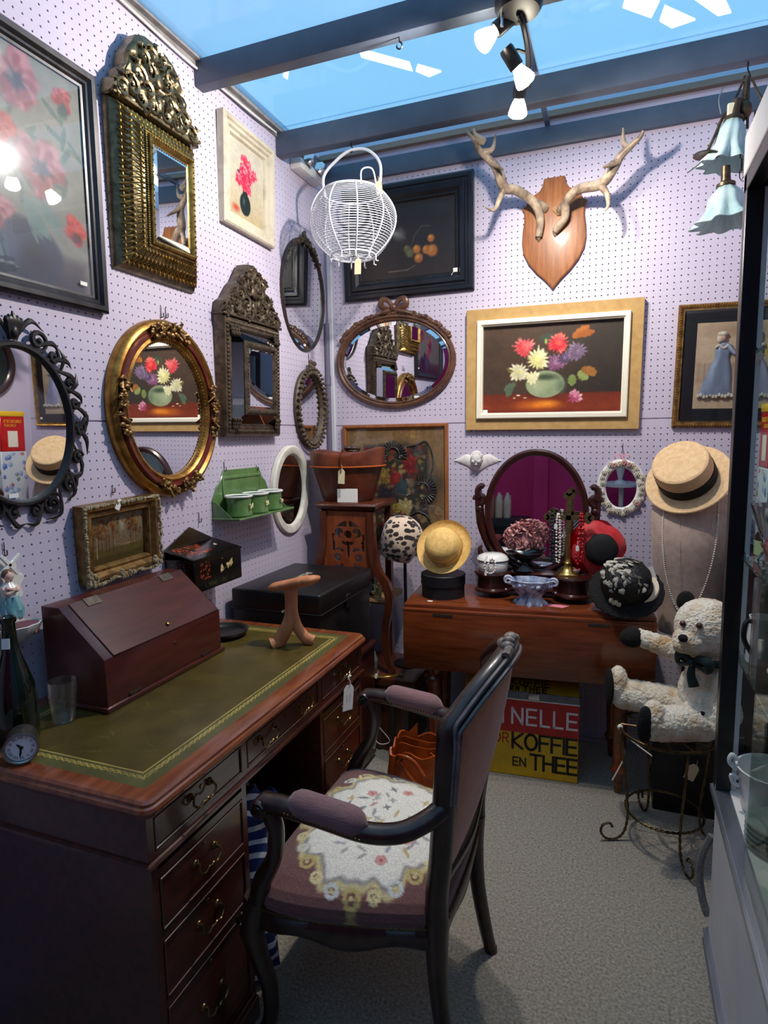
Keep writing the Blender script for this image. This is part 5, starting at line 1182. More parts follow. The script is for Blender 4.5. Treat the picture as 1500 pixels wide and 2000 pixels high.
def shoe_last():
    t = thing('cobblers_last', 'three footed wooden cobbler last standing on the desk corner', 'shoe last', (-37.8, 66.0, -26), (0, 0, -.12))
    wd = mk('pale_limewood', (176, 106, 66), (204, 138, 94), rough=.5, scale=14, stretch=(3, 3, .6), bump=.1)
    b = MB(); b.tube(cat_([(-1.5, -1.5, .25), (-.9, -.9, 1.5), (-.3, -.3, 3.2), (-.2, 0, 5.2), (-.3, .1, 7.0), (-.2, .1, 7.8)], 5), taper(26, 1.0, .78, .9), 10, sx=.8)
    b.tube(cat_([(2.2, 1.0, .35), (1.3, .6, .9), (.5, .2, 2.2), (.1, 0, 4.0), (0, .1, 6)], 5), taper(21, .85, .7, .5), 10, sx=.8)
    b.tube([(-2.0, -2.0, .12), (-1.0, -1.0, .55)], [1.1, .75], 10, sx=.85)
    b.v = [(x, y, max(0.0, z)) for x, y, z in b.v]; obj('stem', b, wd, t, smooth=60)
    b = MB(); L = []
    for s, w_, th in ((-3.3, .75, .35), (-2.9, 1.05, .55), (-1.8, 1.2, .6), (-.6, .95, .62), (.6, .85, .7), (1.7, 1.15, .72), (2.7, 1.25, .6), (3.4, .95, .45), (3.7, .4, .25)):
        L.append([(s*.95+.2, w_*math.cos(2*PI*k/16)+s*.12, 7.9+.22*s+th*math.sin(2*PI*k/16)) for k in range(16)])
    b.rings(L, cap=True); obj('sole_form', b, wd, t, smooth=60)
    b = MB(); b.T = Tr(-1.0, -.4, 4.3) @ Rx(PI/2); b.lathe([(.01, .5), (.12, .5), (.16, .3), (.16, -.3)], 8); obj('peg', b, tagc, t)
shoe_last()

# ================================================================ the corner beyond the desk
def low_chest():
    t = thing('low_chest', 'dark low wooden chest carrying the black deed box', 'chest', (-46.3, 84.5, -56))
    b = MB(t); b.box(-54.4, -38.4, 74.6, 94.6, -55.2, -35.6); obj('body', b, mahog_dark, t, bevel=.1)
    b = MB(t); b.box(-54.5, -38.0, 74.2, 95.0, -35.6, -34.8); obj('top_board', b, mahog_dark, t, bevel=.15, seg=2)
    for x in (-53.6, -39.4):
        for y in (75.4, 93.8): b = MB(t); b.lathe([(.5, 0), (.8, .4), (.8, .8)], 14, (x, y, -56)); obj('foot', b, mahog_dark, t)
low_chest()
def deed_box():
    X0, X1, Y0, Y1, Z0, ZL, ZT = -53.4, -38.9, 75.4, 94.2, -34.8, -25.2, -22.1
    t = thing('deed_box', 'large black japanned tin deed box with hinged lid on low chest', 'box', (-46.4, 84.5, Z0))
    b = MB(t); b.box(X0, X1, Y0, Y1, Z0, ZL); obj('body', b, blackbox_m, t, bevel=.2, seg=2)
    b = MB(t); b.box(X0-.05, X1+.25, Y0-.25, Y1+.25, ZL, ZT); lid = obj('lid', b, blackbox_m, t, bevel=.35, seg=3)
    b = MB(t); b.tube([(X0, Y0-.3, ZL+.15), (X1+.3, Y0-.3, ZL+.15), (X1+.3, Y1+.3, ZL+.15), (X0, Y1+.3, ZL+.15)], .14, 6); obj('lid_bead', b, blackbox_m, lid)
    b = MB(t)
    c = (X0+X1)/2; q = [(c+2.4*math.cos(a), Y0-.12, -29.6+1.1*math.sin(a)) for a in [2*PI*k/24 for k in range(24)]]; b.tube(q, .09, 5, closed=True); obj('recess_handle', b, blackbox_m, t)
    b = MB(t); b.box(X1, X1+.35, 84.0, 85.6, ZL-1.2, ZL+1.0); obj('hasp', b, blackbox_m, t, bevel=.1)
    worn = mk('worn_gilt_lettering', (170, 162, 140), (40, 38, 34), rough=.6, scale=60, lo=.4, hi=.6)
    b = MB(t); 
    b.box(-47.6, -46.4, 80.2, 88.0, ZT, ZT+.02); obj('lettering_panel', b, worn, lid, smooth=0)
deed_box()

dkwood = mk('stained_walnut', (62, 27, 17), (92, 44, 25), rough=.35, scale=9, stretch=(4, 4, .6), coat=.35)
def whatnot():
    # carved stand in the corner: platform, curved legs, pierced panel, moulded top
    t = thing('carved_stand', 'carved walnut corner stand with pierced panel and curved legs', 'stand', (-44, 102, -56))
    b = MB(t); b.box(-54.2, -31.5, 95.6, 108.5, -43.4, -42.0); obj('platform', b, dkwood, t, bevel=.15, seg=2)
    b = MB(t); b.box(-53.6, -33.2, 97.0, 108.2, -56, -43.4); obj('platform_base', b, dkwood, t)
    slat = mk('slat_wood', (60, 50, 46), (84, 72, 66), rough=.5, scale=10)
    for k in range(4): b = MB(t); b.box(-41.5+k*2.6, -40.9+k*2.6, 96.7, 97.0, -55.6, -43.6); obj('slat', b, slat, t)
    b = MB(t); L = []
    for d, z in ((.9, -13.2), (.5, -12.9), (0, -12.5), (-.1, -12.2), (.1, -11.8), (.5, -11.6)): L.append([(-50.8+d, 98.2+d, z), (-39.2-d, 98.2+d, z), (-39.2-d, 108.8-d, z), (-50.8+d, 108.8-d, z)])
    b.rings(L, cap=True); obj('moulded_top', b, dkwood, t)
    # pierced front panel
    cx, w0, w1, z0, z1 = -44.9, 4.9, 4.3, -25.0, -13.2; nx, nz = 84, 96
    def hole(x, z):
        a = abs(x); h = False
        h |= (.25 < a < 2.2) and (-14.9-.35*max(0,a-.3)**1.5 > z > -16.0) and z < -14.9-.22*a*a
        h |= math.hypot(x, z+17.4) < .78 or math.hypot(a-1.75, (z+17.1)*.9) < .82 and not math.hypot(a-1.3, z+17.5) < .35
        h |= 2.5 < a < 3.2 and -20.4 < z < -17.2 and a > 2.5+.3*math.sin(z*2)
        h |= a < .28 and -21.5 < z < -18.6; h |= a < 1.15 and abs(z+19.1-.18*a) < .33
        h |= 1.2 < math.hypot(a-2.0, z+21.2) < 1.2 or math.hypot(a-1.7, z+20.6) < .85 and z > -20.9+.3*a and True
        h |= math.hypot(a-2.1, z+21.6) < .75 and not math.hypot(a-1.8, z+21.5) < .25
        h |= z < -22.3-.35*a and a < 3.4 and not (abs(x) < 1.0 and z > -24.2-.9*(1-a))
        return h
    idx = {}; vs = []; fs = []
    def vid(i, j, s):
        k = (i, j, s)
        if k not in idx:
            zz = lerp(z0, z1, j/nz); ww = lerp(w0, w1, j/nz); idx[k] = len(vs); vs.append((cx+ww*(2*i/nx-1), 98.9+s*.45, zz))
        return idx[k]
    cells = set()
    for i in range(nx):
        for j in range(nz):
            zz = lerp(z0, z1, (j+.5)/nz); ww = lerp(w0, w1, (j+.5)/nz)
            if not hole(ww*(2*(i+.5)/nx-1), zz): cells.add((i, j))
    for i, j in cells:
        fs.append((vid(i, j, 0), vid(i+1, j, 0), vid(i+1, j+1, 0), vid(i, j+1, 0))); fs.append((vid(i, j+1, 1), vid(i+1, j+1, 1), vid(i+1, j, 1), vid(i, j, 1)))
        if (i-1, j) not in cells: fs.append((vid(i, j, 0), vid(i, j+1, 0), vid(i, j+1, 1), vid(i, j, 1)))
        if (i+1, j) not in cells: fs.append((vid(i+1, j+1, 0), vid(i+1, j, 0), vid(i+1, j, 1), vid(i+1, j+1, 1)))
        if (i, j-1) not in cells: fs.append((vid(i+1, j, 0), vid(i, j, 0), vid(i, j, 1), vid(i+1, j, 1)))
        if (i, j+1) not in cells: fs.append((vid(i, j+1, 0), vid(i+1, j+1, 0), vid(i+1, j+1, 1), vid(i, j+1, 1)))
    b = MB(t); b.add(vs, fs); obj('pierced_panel', b, mk('warm_walnut_panel', (116, 54, 27), (146, 74, 38), rough=.4, scale=9, stretch=(4, 4, .6)), t, smooth=0)
    for sx in (-1, 1):
        b = MB(t); x0 = cx+sx*4.6; pts = cat_([(x0, 98.9, -13.2), (x0+sx*.2, 98.8, -19), (x0+sx*1.2, 98.5, -23.5), (x0+sx*3.0, 98.2, -26), (x0+sx*3.5, 98.2, -29), (x0+sx*2.6, 98.4, -34), (x0+sx*2.6, 98.4, -38), (x0+sx*3.8, 98.2, -42)], 6)
        b.tube(pts, taper(len(pts), .85, 1.0, .7), 4, sq=1); obj('front_leg', b, dkwood, t, smooth=30)
        b = MB(t); b.box(x0-.6, x0+.6, 107, 108.2, -42, -13.2); obj('back_leg', b, dkwood, t)
    b = MB(t); b.box(-49.4, -37.8, 99.2, 108.0, -29.8, -28.9); b.tube([(-49.4, 99.2, -29.3), (-37.8, 99.2, -29.3)], .5, 8); obj('shelf', b, mk('pale_shelf_edge', (126, 92, 58), (150, 116, 78), rough=.5, scale=9, stretch=(.6, 4, 4)), t)
whatnot()
def hat_box():
    t = thing('leather_hat_box', 'brown leather bucket hat box with strap on carved stand', 'hat box', (-46.4, 102.8, -11.6), (0, 0, .12))
    def fn(r, z, a): return r*(1+.16*abs(math.cos(a))**1.5)
    b = MB(); b.lathe([(.01, 0), (3.9, 0), (4.1, .15), (5.5, 5.6), (5.75, 6.6), (.01, 6.6)], 44, sy=.78, fn=fn, cap=False); obj('bucket', b, leather_b, t, smooth=50)
    b = MB(); L = []; n = 44
    def rim(a): return .55*abs(math.cos(a))**2*(1 if math.cos(a) > 0 else .5)
    for r, z in ((5.75, 6.0), (5.95, 6.1), (6.1, 8.0), (6.0, 8.5), (5.2, 8.7), (2.6, 8.3), (.02, 8.2)):
        L.append([(fn(r, z, 2*PI*k/n)*math.cos(2*PI*k/n), fn(r, z, 2*PI*k/n)*math.sin(2*PI*k/n)*.78, z+rim(2*PI*k/n)*2.0*(r/6 if z > 6.3 else .0)+.25*math.sin(3*2*PI*k/n)*(1 if 2 < r < 5.5 else 0)) for k in range(n)])
    b.rings(L); lid = obj('lid', b, leather_b, t, smooth=50)
    b = MB(); b.tube([(fn(6.15, 0, 2*PI*k/n)*math.cos(2*PI*k/n), fn(6.15, 0, 2*PI*k/n)*math.sin(2*PI*k/n)*.78, 6.25+.25*rim(2*PI*k/n)) for k in range(n)], .14, 6, closed=True); obj('piping', b, mk('orange_leather_trim', (176, 84, 34), rough=.4), lid)
    b = MB(); b.tube(cat_([(.3, -3.2, 8.9), (.4, -4.6, 8.7), (.4, -4.85, 7.5), (.4, -4.8, 5.4)], 5), .55, 8, sx=.15); obj('strap', b, leather_b, t)
    b = MB(); r = random.Random(3)
    for k in range(7): b.ball((r.uniform(-.5, 2.2), r.uniform(-.5, 1.5), 9.2+r.uniform(-.2, .5)), (r.uniform(.6, 1.1), .8, .45), 8, 6)
    obj('crumpled_handle', b, mk('dark_leather', (46, 32, 28), (70, 50, 42), rough=.5), lid)
    price_tag(t, .5, -5.05, 6.0, 1.2, 2.6, .05, tagc)
    b = MB(); b.box(-.9, 2.9, -3.65, -3.58, -.2, 2.4); obj('price_card', b, tagm, t, bevel=.02)
hat_box()
def leopard_hat():
    # printed with black rosettes
    mt = bpy.data.materials.new('leopard_fur'); mt.use_nodes = True; N = mt.node_tree.nodes; Lk = mt.node_tree.links; p = N['Principled BSDF']; p.inputs['Roughness'].default_value = .9
    tc = N.new('ShaderNodeTexCoord'); mp = N.new('ShaderNodeMapping'); mp.inputs['Scale'].default_value = (34, 34, 46); Lk.new(tc.outputs['Object'], mp.inputs[0])
    vo = N.new('ShaderNodeTexVoronoi'); vo.inputs['Randomness'].default_value = .8; vo.inputs['Scale'].default_value = 1; Lk.new(mp.outputs[0], vo.inputs['Vector'])
    nz = N.new('ShaderNodeTexNoise'); nz.inputs['Scale'].default_value = 90; Lk.new(tc.outputs['Object'], nz.inputs['Vector'])
    ad = N.new('ShaderNodeMath'); ad.operation = 'MULTIPLY_ADD'; ad.inputs[1].default_value = .18; Lk.new(nz.outputs['Fac'], ad.inputs[0]); Lk.new(vo.outputs['Distance'], ad.inputs[2])
    mr = N.new('ShaderNodeMapRange'); mr.inputs[1].default_value = .56; mr.inputs[2].default_value = .60; Lk.new(ad.outputs[0], mr.inputs[0])
    mx = N.new('ShaderNodeMix'); mx.data_type = 'RGBA'; mx.inputs[6].default_value = (*lin((30, 20, 18)), 1); mx.inputs[7].default_value = (*lin((214, 192, 168)), 1); Lk.new(mr.outputs[0], mx.inputs[0]); Lk.new(mx.outputs[2], p.inputs['Base Color'])
    p.inputs['Sheen Weight'].default_value = .4
    x, z = pyy(785, 1050, 103.5).x, pyy(785, 1050, 103.5).z
    t = thing('leopard_hat', 'leopard print fur hat on a slim black stand by the carved stand', 'hat', (x, 103.5, -42.0))
    b = MB(t); b.T = Tr(x-.1, 103.5, z) @ Ry(.25); b.lathe([(.01, 4.0), (1.4, 3.85), (2.7, 3.2), (3.5, 1.9), (3.75, .3), (3.55, -1.4), (3.1, -2.9), (2.5, -4.0), (2.2, -4.1), (2.6, -2.6), (2.8, -.5), (.01, 1.0)], 36, fn=lambda r, q, a: r*(1+.05*math.sin(3*a+q)), cap=False); obj('crown', b, mt, t, smooth=70)
    b = MB(t); b.tube([(x+.6, 103.5, -41.9), (x+.5, 103.5, z+1)], .32, 8); b.lathe([(.01, 0), (2.4, 0), (2.3, .35), (.3, .6)], 20, (x+.6, 103.5, -42.0)); obj('stand', b, blackm, t)
leopard_hat()
def shelf_bits():
    c = pyy(724, 1117, 99.6)
    t = thing('gilt_ornament', 'small gilt floral ornament propped on the carved stand shelf', 'ornament', (-39.6, 99.9, -28.9))
    b = MB(); r = random.Random(1)
    for k in range(26): b.ball((r.gauss(0, .55), r.uniform(-.3, .1), 1.9+r.gauss(0, .95)), (r.uniform(.25, .42), .22, r.uniform(.25, .42)), 7, 5)
    b.box(-.6, .6, -.1, .15, 0, 3.2); obj('flower_relief', b, mk('cream_gilt', (206, 170, 104), (226, 206, 160), rough=.35, metal=.3, scale=60), t)
    for x, lab, m_ in ((-45.6, 'square glass jar with green label on the carved stand shelf', 'jar_green'), (-42.2, 'dark glass jar with pale lid on the carved stand shelf', 'jar_dark')):
        t = thing('preserve_jar', lab, 'jar', (x, 102.2, -28.9))
        b = MB(); b.box(-1.4, 1.4, -1.4, 1.4, 0, 3.4); obj('jar_body', b, mk(m_, (30, 40, 34) if 'green' in m_ else (22, 22, 24), rough=.15, coat=.4), t, bevel=.3, seg=2)
        b = MB(); b.lathe([(.01, 4.0), (1.2, 4.0), (1.25, 3.4), (.01, 3.3)], 20); obj('jar_lid', b, mk(m_+'_lid', (120, 116, 84), rough=.5, metal=.3), t)
        b = MB(); b.box(-1.1, 1.1, -1.46, -1.4, .7, 2.7); obj('jar_label', b, mk(m_+'_label', (150, 146, 96) if 'green' in m_ else (90, 96, 92), rough=.7), t)
    t = thing('crystal_drop', 'faceted crystal ornament on the stand platform beside the desk', 'ornament', (-39.9, 96.4, -42.0))
    b = MB(); b.lathe([(.01, 0), (.4, .1), (1.2, 1.4), (1.35, 2.8), (.9, 4.2), (.3, 5.0), (.01, 5.1)], 9); obj('crystal', b, mk('smoky_crystal', (150, 170, 170), rough=.05, trans=.7, coat=.4), t, smooth=0)
    t = thing('brass_rule', 'small brass bar with tied paper tag lying on the stand platform', 'tool', (-36.6, 96.6, -42.0), (0, 0, .55))
    b = MB(); b.box(-2.6, 2.6, -.35, .35, 0, .25); obj('bar', b, mk('bright_brass', (206, 170, 84), rough=.25, metal=.9), t, bevel=.06); price_tag(t, -2.2, -.5, 1.0, .6, .9, .4)
    t = thing('wooden_block', 'small dark wooden box on the stand platform at the corner', 'box', (-42.6, 97.8, -42.0), (0, 0, .5))
    b = MB(); b.box(-2.6, 2.6, -1.1, 1.1, 0, 1.0); obj('body', b, dkwood, t, bevel=.1); b = MB(); b.box(-2.7, 2.7, -1.2, 1.2, 1.0, 1.35); obj('lid', b, dkwood, t, bevel=.1)
shelf_bits()
# ================================================================ armchair
def armchair():
    O = (-20.5, 52.6, -56.0)
    t = thing('armchair', 'carved walnut open armchair with floral needlepoint seat and padded arms', 'chair', O)
    mauve = mk('mauve_wool', (112, 74, 72), (138, 96, 92), rough=.85, scale=60, bump=.3, bscale=400, sheen=.35)
    peach = mk('peach_velvet', (206, 120, 80), (224, 144, 104), rough=.8, scale=12, bump=.2, bscale=260, sheen=.5)
    pad_m = mk('ribbed_mauve_velvet', (112, 78, 80), (134, 96, 98), rough=.8, scale=60, stretch=(.3, 6, 6), bump=.5, bscale=120, sheen=.4)
    nail = mk('brass_nail', (120, 92, 52), rough=.35, metal=.9)
    # outline of the seat, front towards -x
    ctrl = [(-9.0, 0), (-8.9, 5), (-8.5, 9.6), (-6.4, 10.6), (-2, 10.2), (3, 9.0), (6.8, 7.7), (7.6, 6.6), (7.9, 0)]
    full = [(x, y, 0) for x, y in ctrl] + [(x, -y, 0) for x, y in reversed(ctrl[1:-1])]
    out = cat_(full, 20, closed=True); n = len(out)
    # seat rail
    b = MB(); L = []
    for s, z0, wv in ((.93, 13.2, 1), (.99, 13.0, 1), (1.03, 13.5, 1), (1.04, 14.4, .4), (1.0, 14.9, 0), (.96, 15.1, 0), (.9, 15.0, 0), (.9, 13.4, 0)):
        L.append([(p.x*s, p.y*s, z0-(.75*wv*(math.cos(p.y*.36)**2 if abs(p.x) > 7 else math.cos(p.x*.36)**2))) for p in out])
    b.rings(L, closed=True); obj('seat_rail', b, walnut, t)
    # seat cushion with needlepoint
    RN = 110; prof = [(1.0, 14.9), (1.03, 15.6), (1.02, 16.3), (.97, 16.9), (.86, 17.4), (.7, 17.8), (.5, 18.1), (.25, 18.25), (0.001, 18.3)]
    V = []; rs = np.random.RandomState(4)
    def prf(q):
        q *= len(prof)-1; i = min(int(q), len(prof)-2); return lerp(prof[i][0], prof[i+1][0], q-i), lerp(prof[i][1], prof[i+1][1], q-i)
    for r_ in range(RN+1):
        s, z = prf(r_/RN)
        for p in out: V.append((p.x*s, p.y*s, z))
    fs = []
    for r_ in range(RN):
        for k in range(n): l = (k+1) % n; fs.append((r_*n+k, r_*n+l, (r_+1)*n+l, (r_+1)*n+k))
    me = bpy.data.meshes.new('seat_cushion'); me.from_pydata((np.array(V)*U).tolist(), [], fs)
    A = np.array(V); X, Y, Z = A.T
    base = np.tile(np.array([[118, 80, 77]])/255, (len(A), 1)) * (0.92+.16*rs.rand(len(A), 1))
    def mixc(m, c): 
        nonlocal base
        m = np.clip(m, 0, 1)[:, None]; base = base*(1-m)+np.array([c])/255*m
    th = np.arctan2(Y, X+.6); R = np.sqrt(((X+.6)/6.9)**2+(Y/8.2)**2)
    edge = 1+.05*np.sin(10*th)+.035*np.sin(17*th+1)+.02*np.sin(31*th)
    mixc((edge*1.13-R)/.05, (206, 190, 140)); mixc((edge*1.05-R)/.05, (150, 146, 140)); mixc((edge*.99-R)/.05, (232, 228, 216))
    for k in range(26):                      # leaf scrolls round the medallion
        a = 2*PI*k/26; ring = 1.13+.04*math.sin(3*a); cx, cy = -.6+6.7*ring*math.cos(a), 8.0*ring*math.sin(a); d = np.hypot(X-cx, Y-cy); g = np.arctan2(Y-cy, X-cx)
        rr = .75+.15*math.sin(k*2.3); m = np.abs(d-rr*(.55+.07*(g+a)%1.2*.4)); mixc((.2-m)/.06, [(222, 208, 156), (206, 210, 206), (190, 172, 110)][k % 3]); mixc((.24-d)/.08, (214, 196, 140))
    for k in range(46):                      # sprigs on the cream ground
        a, q = rs.rand()*2*PI, math.sqrt(rs.rand())*.82; cx, cy = -.6+6.2*q*math.cos(a), 7.3*q*math.sin(a); an = rs.rand()*PI; d1, d2 = (X-cx)*math.cos(an)+(Y-cy)*math.sin(an), -(X-cx)*math.sin(an)+(Y-cy)*math.cos(an)
        c = [(150, 150, 150), (170, 166, 160), (128, 128, 128), (196, 176, 130), (186, 130, 120), (160, 160, 168)][rs.randint(6)]
        mixc((1-np.hypot(d1/(.55+.3*rs.rand()), d2/.2))/.3, c)
        if k % 3 == 0: mixc((1-np.hypot(d2/.6, d1/.14))/.3, c)
    for cx, cy in ((1.5, -5.2), (3.0, -2.0), (-3, 4), (.5, 5.5), (-4.0, -3.0)):
        for j in range(5): mixc((.34-np.hypot(X-cx-.32*math.cos(j*1.257), Y-cy-.32*math.sin(j*1.257)))/.12, (206, 150, 144))
        mixc((.18-np.hypot(X-cx, Y-cy))/.1, (170, 60, 64))
    c = np.clip(base, 0, 1); c = np.where(c <= .04045, c/12.92, ((c+.055)/1.055)**2.4); colour(me, c); me.shade_smooth(); me.materials.append(needle_m); link(bpy.data.objects.new('seat_cushion', me), t)
    b = MB()
    for k in range(0, n):
        m_ = out[k]; b.ball((m_.x*1.045, m_.y*1.045, 15.15), .11, 5, 4)
    obj('nail_heads', b, nail, t)['kind'] = 'stuff'
    # legs
    for sy in (-1, 1):
        b = MB(); pts = cat_([(-9.4, sy*10.6, 0.35), (-9.0, sy*10.3, .9), (-7.9, sy*9.7, 3.2), (-7.9, sy*9.7, 6.5), (-8.7, sy*10.1, 10), (-9.0, sy*10.3, 12.6), (-8.4, sy*10.0, 15.4)], 6)
        b.tube(pts, taper(len(pts), .62, .75, 1.3), 10); b.ball((-9.4, sy*10.6, .45), (.75, .7, .45), 10, 6); lg = obj('front_leg', b, walnut, t, smooth=60)
        b = MB(); b.tube(spiral(-9.9, 12.9, .7, 1.2, 0, 1, sy*10.6, 14), .2, 6)
        for k in range(5): b.ball((-9.7+.25*k, sy*(10.9), 12.2+.5*math.sin(k*1.2)), .28, 6, 5)
        obj('knee_carving', b, walnut, lg)
        b = MB(); pts = cat_([(9.0, sy*7.9, 0), (8.3, sy*7.7, 3.5), (7.6, sy*7.5, 8), (7.3, sy*7.3, 12.5), (7.3, sy*7.3, 16)], 6); b.tube(pts, taper(len(pts), .68, .82, 1.15), 10); b.lathe([(.01, 0), (.7, 0), (.7, .4), (.01, .4)], 12, (9.0, sy*7.9, 0)); obj('back_leg', b, walnut, t, smooth=60)
        # arm support and arm
        b = MB(); pts = cat_([(-8.2, sy*10.2, 15.2), (-7.6, sy*10.5, 17.5), (-6.0, sy*11.0, 20.5), (-5.6, sy*11.2, 23.2), (-6.1, sy*11.3, 25.0)], 6); b.tube(pts, taper(len(pts), 1.0, .72, .8), 10); obj('arm_support', b, walnut, t, smooth=60)
        b = MB(); pts = cat_([(-6.6, sy*11.3, 25.6), (-4.5, sy*11.4, 25.7), (-1, sy*11.3, 25.3), (2.5, sy*11.1, 24.8), (5.2, sy*10.4, 24.9), (7.1, sy*9.2, 25.6), (8.2, sy*8.3, 26.4)], 6); b.tube(pts, taper(len(pts), .82, .78, .8), 10, sx=1.15); arm = obj('arm_rest', b, walnut, t, smooth=60)
        b = MB(); b.T = Tr(-6.7, sy*11.3, 25.3) @ Rx(PI/2); b.lathe([(.01, -.95), (.7, -.95), (.82, -.75), (.82, .75), (.7, .95), (.01, .95)], 20)
        b.T = Matrix.Identity(4)
        for s2 in (-1, 1): b.tube(spiral(-6.7, 25.3, .72, 1.6, .5, 1, sy*11.3+s2*.98, 18), .1, 5)
        obj('scroll', b, walnut, arm)
        b = MB(); L = []
        for q in np.linspace(0, 1, 15):
            x = lerp(-4.3, 2.9, q); w_ = 1.2*min(1, (q*6)**.5 if q > 0 else 0, ((1-q)*6)**.5 if q < 1 else 0)+.02; zc = 25.9-.75*q
            L.append([(x, sy*11.25+w_*math.cos(2*PI*k/18), zc+.35+w_*.95*math.sin(2*PI*k/18)) for k in range(18)])
        b.rings(L, cap=True); pad = obj('arm_pad', b, pad_m, t, smooth=70)
        b = MB()
        for k in range(20):
            for s2 in (-1, 1): b.ball((-4.0+6.6*k/19, sy*11.25+s2*1.16, 25.75-.75*k/19), .1, 5, 4)
        obj('nail_heads', b, nail, pad)['kind'] = 'stuff'
    # back
    def bx_(y, z): return 7.5+.075*(z-18)+3.1*(1-min(1, abs(y)/8.2)**2)*max(0, (z-18)/20)
    def topz(y): a = min(1, abs(y)/8.2); return 32.9+3.9*(1-a**2.2)
    path = []
    for z in (15.5, 18, 21, 24, 27, 30, 32): path.append((bx_(8, z) if z > 18 else 7.4, -7.4-(z-15)*.055, z))
    for y in np.linspace(-8.15, 8.15, 23): path.append((bx_(y, topz(y)), y, topz(y)))
    for z in (32, 30, 27, 24, 21, 18, 15.5): path.append((bx_(8, z) if z > 18 else 7.4, 7.4+(z-15)*.055, z))
    P = cat_(path, 3); b = MB(); b.tube(P, 1.0, 10); fr = obj('back_frame', b, walnut, t, smooth=60)
    b = MB()
    for dx, dz in ((.72, .66), (1.0, .1)):
        b2 = [Vector(p)+Vector((dx, (.62 if p.y > 0 else -.62)*(1 if p.z < 33 else abs(p.y)/8.2), dz if p.z > 32.5 else 0)) for p in P[12:-12]]; b.tube(b2, .2, 6)
    obj('moulding', b, mk('rubbed_walnut_edge', (86, 76, 76), (120, 110, 112), rough=.35, scale=30), fr)
    b = MB(); b.tube(cat_([(bx_(-7.4, 19.2), -7.5, 19.6), (bx_(0, 19.2)+.3, 0, 18.9), (bx_(7.4, 19.2), 7.5, 19.6)], 8), .85, 10); obj('lower_back_rail', b, walnut, t, smooth=60)
    b = MB(); tz = topz(0)
    for k in range(7): a = PI*k/6; b.ball((bx_(0, tz)+.2, 1.25*math.cos(a), tz+.55+.8*math.sin(a)), (.62, .5, .5), 9, 7)
    b.ball((bx_(0, tz)-.2, 0, tz+.8), (.75, .7, .6), 10, 8); b.tube(cat_([(bx_(0, tz)+.3, -2.6, tz+.6), (bx_(0, tz)+.4, 0, tz+1.0), (bx_(0, tz)+.3, 2.6, tz+.6)], 6), .4, 8); obj('crest_carving', b, mk('rubbed_crest', (96, 84, 76), (160, 146, 132), rough=.4, scale=60), fr)
    for nm, off, mt, bul in (('outer_back', .55, peach, .5), ('inner_back', -.55, mauve, -.9)):
        b = MB(); ny, nz = 22, 26; vs = []; fs = []
        for i in range(ny+1):
            for j in range(nz+1):
                fy = 2*i/ny-1; z = lerp(19.6, topz(fy*7.4)-.7, j/nz); y = fy*(6.6+.8*j/nz); e = math.sin(PI*i/ny)*math.sin(PI*j/nz)
                vs.append((bx_(y, z)+off+bul*max(0, e)**.6, y, z))
        for i in range(ny):
            for j in range(nz): a = i*(nz+1)+j; fs.append((a, a+nz+1, a+nz+2, a+1))
        b.add(vs, fs); pnl = obj(nm, b, mt, t, smooth=80)
    b = MB(); r = random.Random(9); cw = mk('cream_wool', (222, 212, 190), (186, 160, 150), rough=.9, scale=60)
    for k in range(22):
        y, z = r.uniform(-4, 4), r.uniform(24, 34); b.tube(cat_([(bx_(y, z)-1.42, y, z), (bx_(y+.5, z+.6)-1.44, y+.5, z+.6), (bx_(y+.3, z+1.3)-1.42, y+.2, z+1.3)], 4), taper(9, .06, .16, .05), 5)
    obj('floral_needlework', b, cw, pnl)['kind'] = 'stuff'
    b = MB(); b.T = Tr(-6.4, 12.6, 20.0) @ Rz(.4) @ Ry(.2); b.box(-.6, .6, -.03, .03, -1.7, 0); obj('price_tag', b, tagm, t); b = MB(); b.tube(cat_([(-6.4, 12.5, 20), (-5.4, 12.3, 19.2), (-4.0, 12.0, 20.0), (-5.6, 11.5, 22.2)], 5), .05, 4); obj('tag_string', b, string_m, t)
armchair()

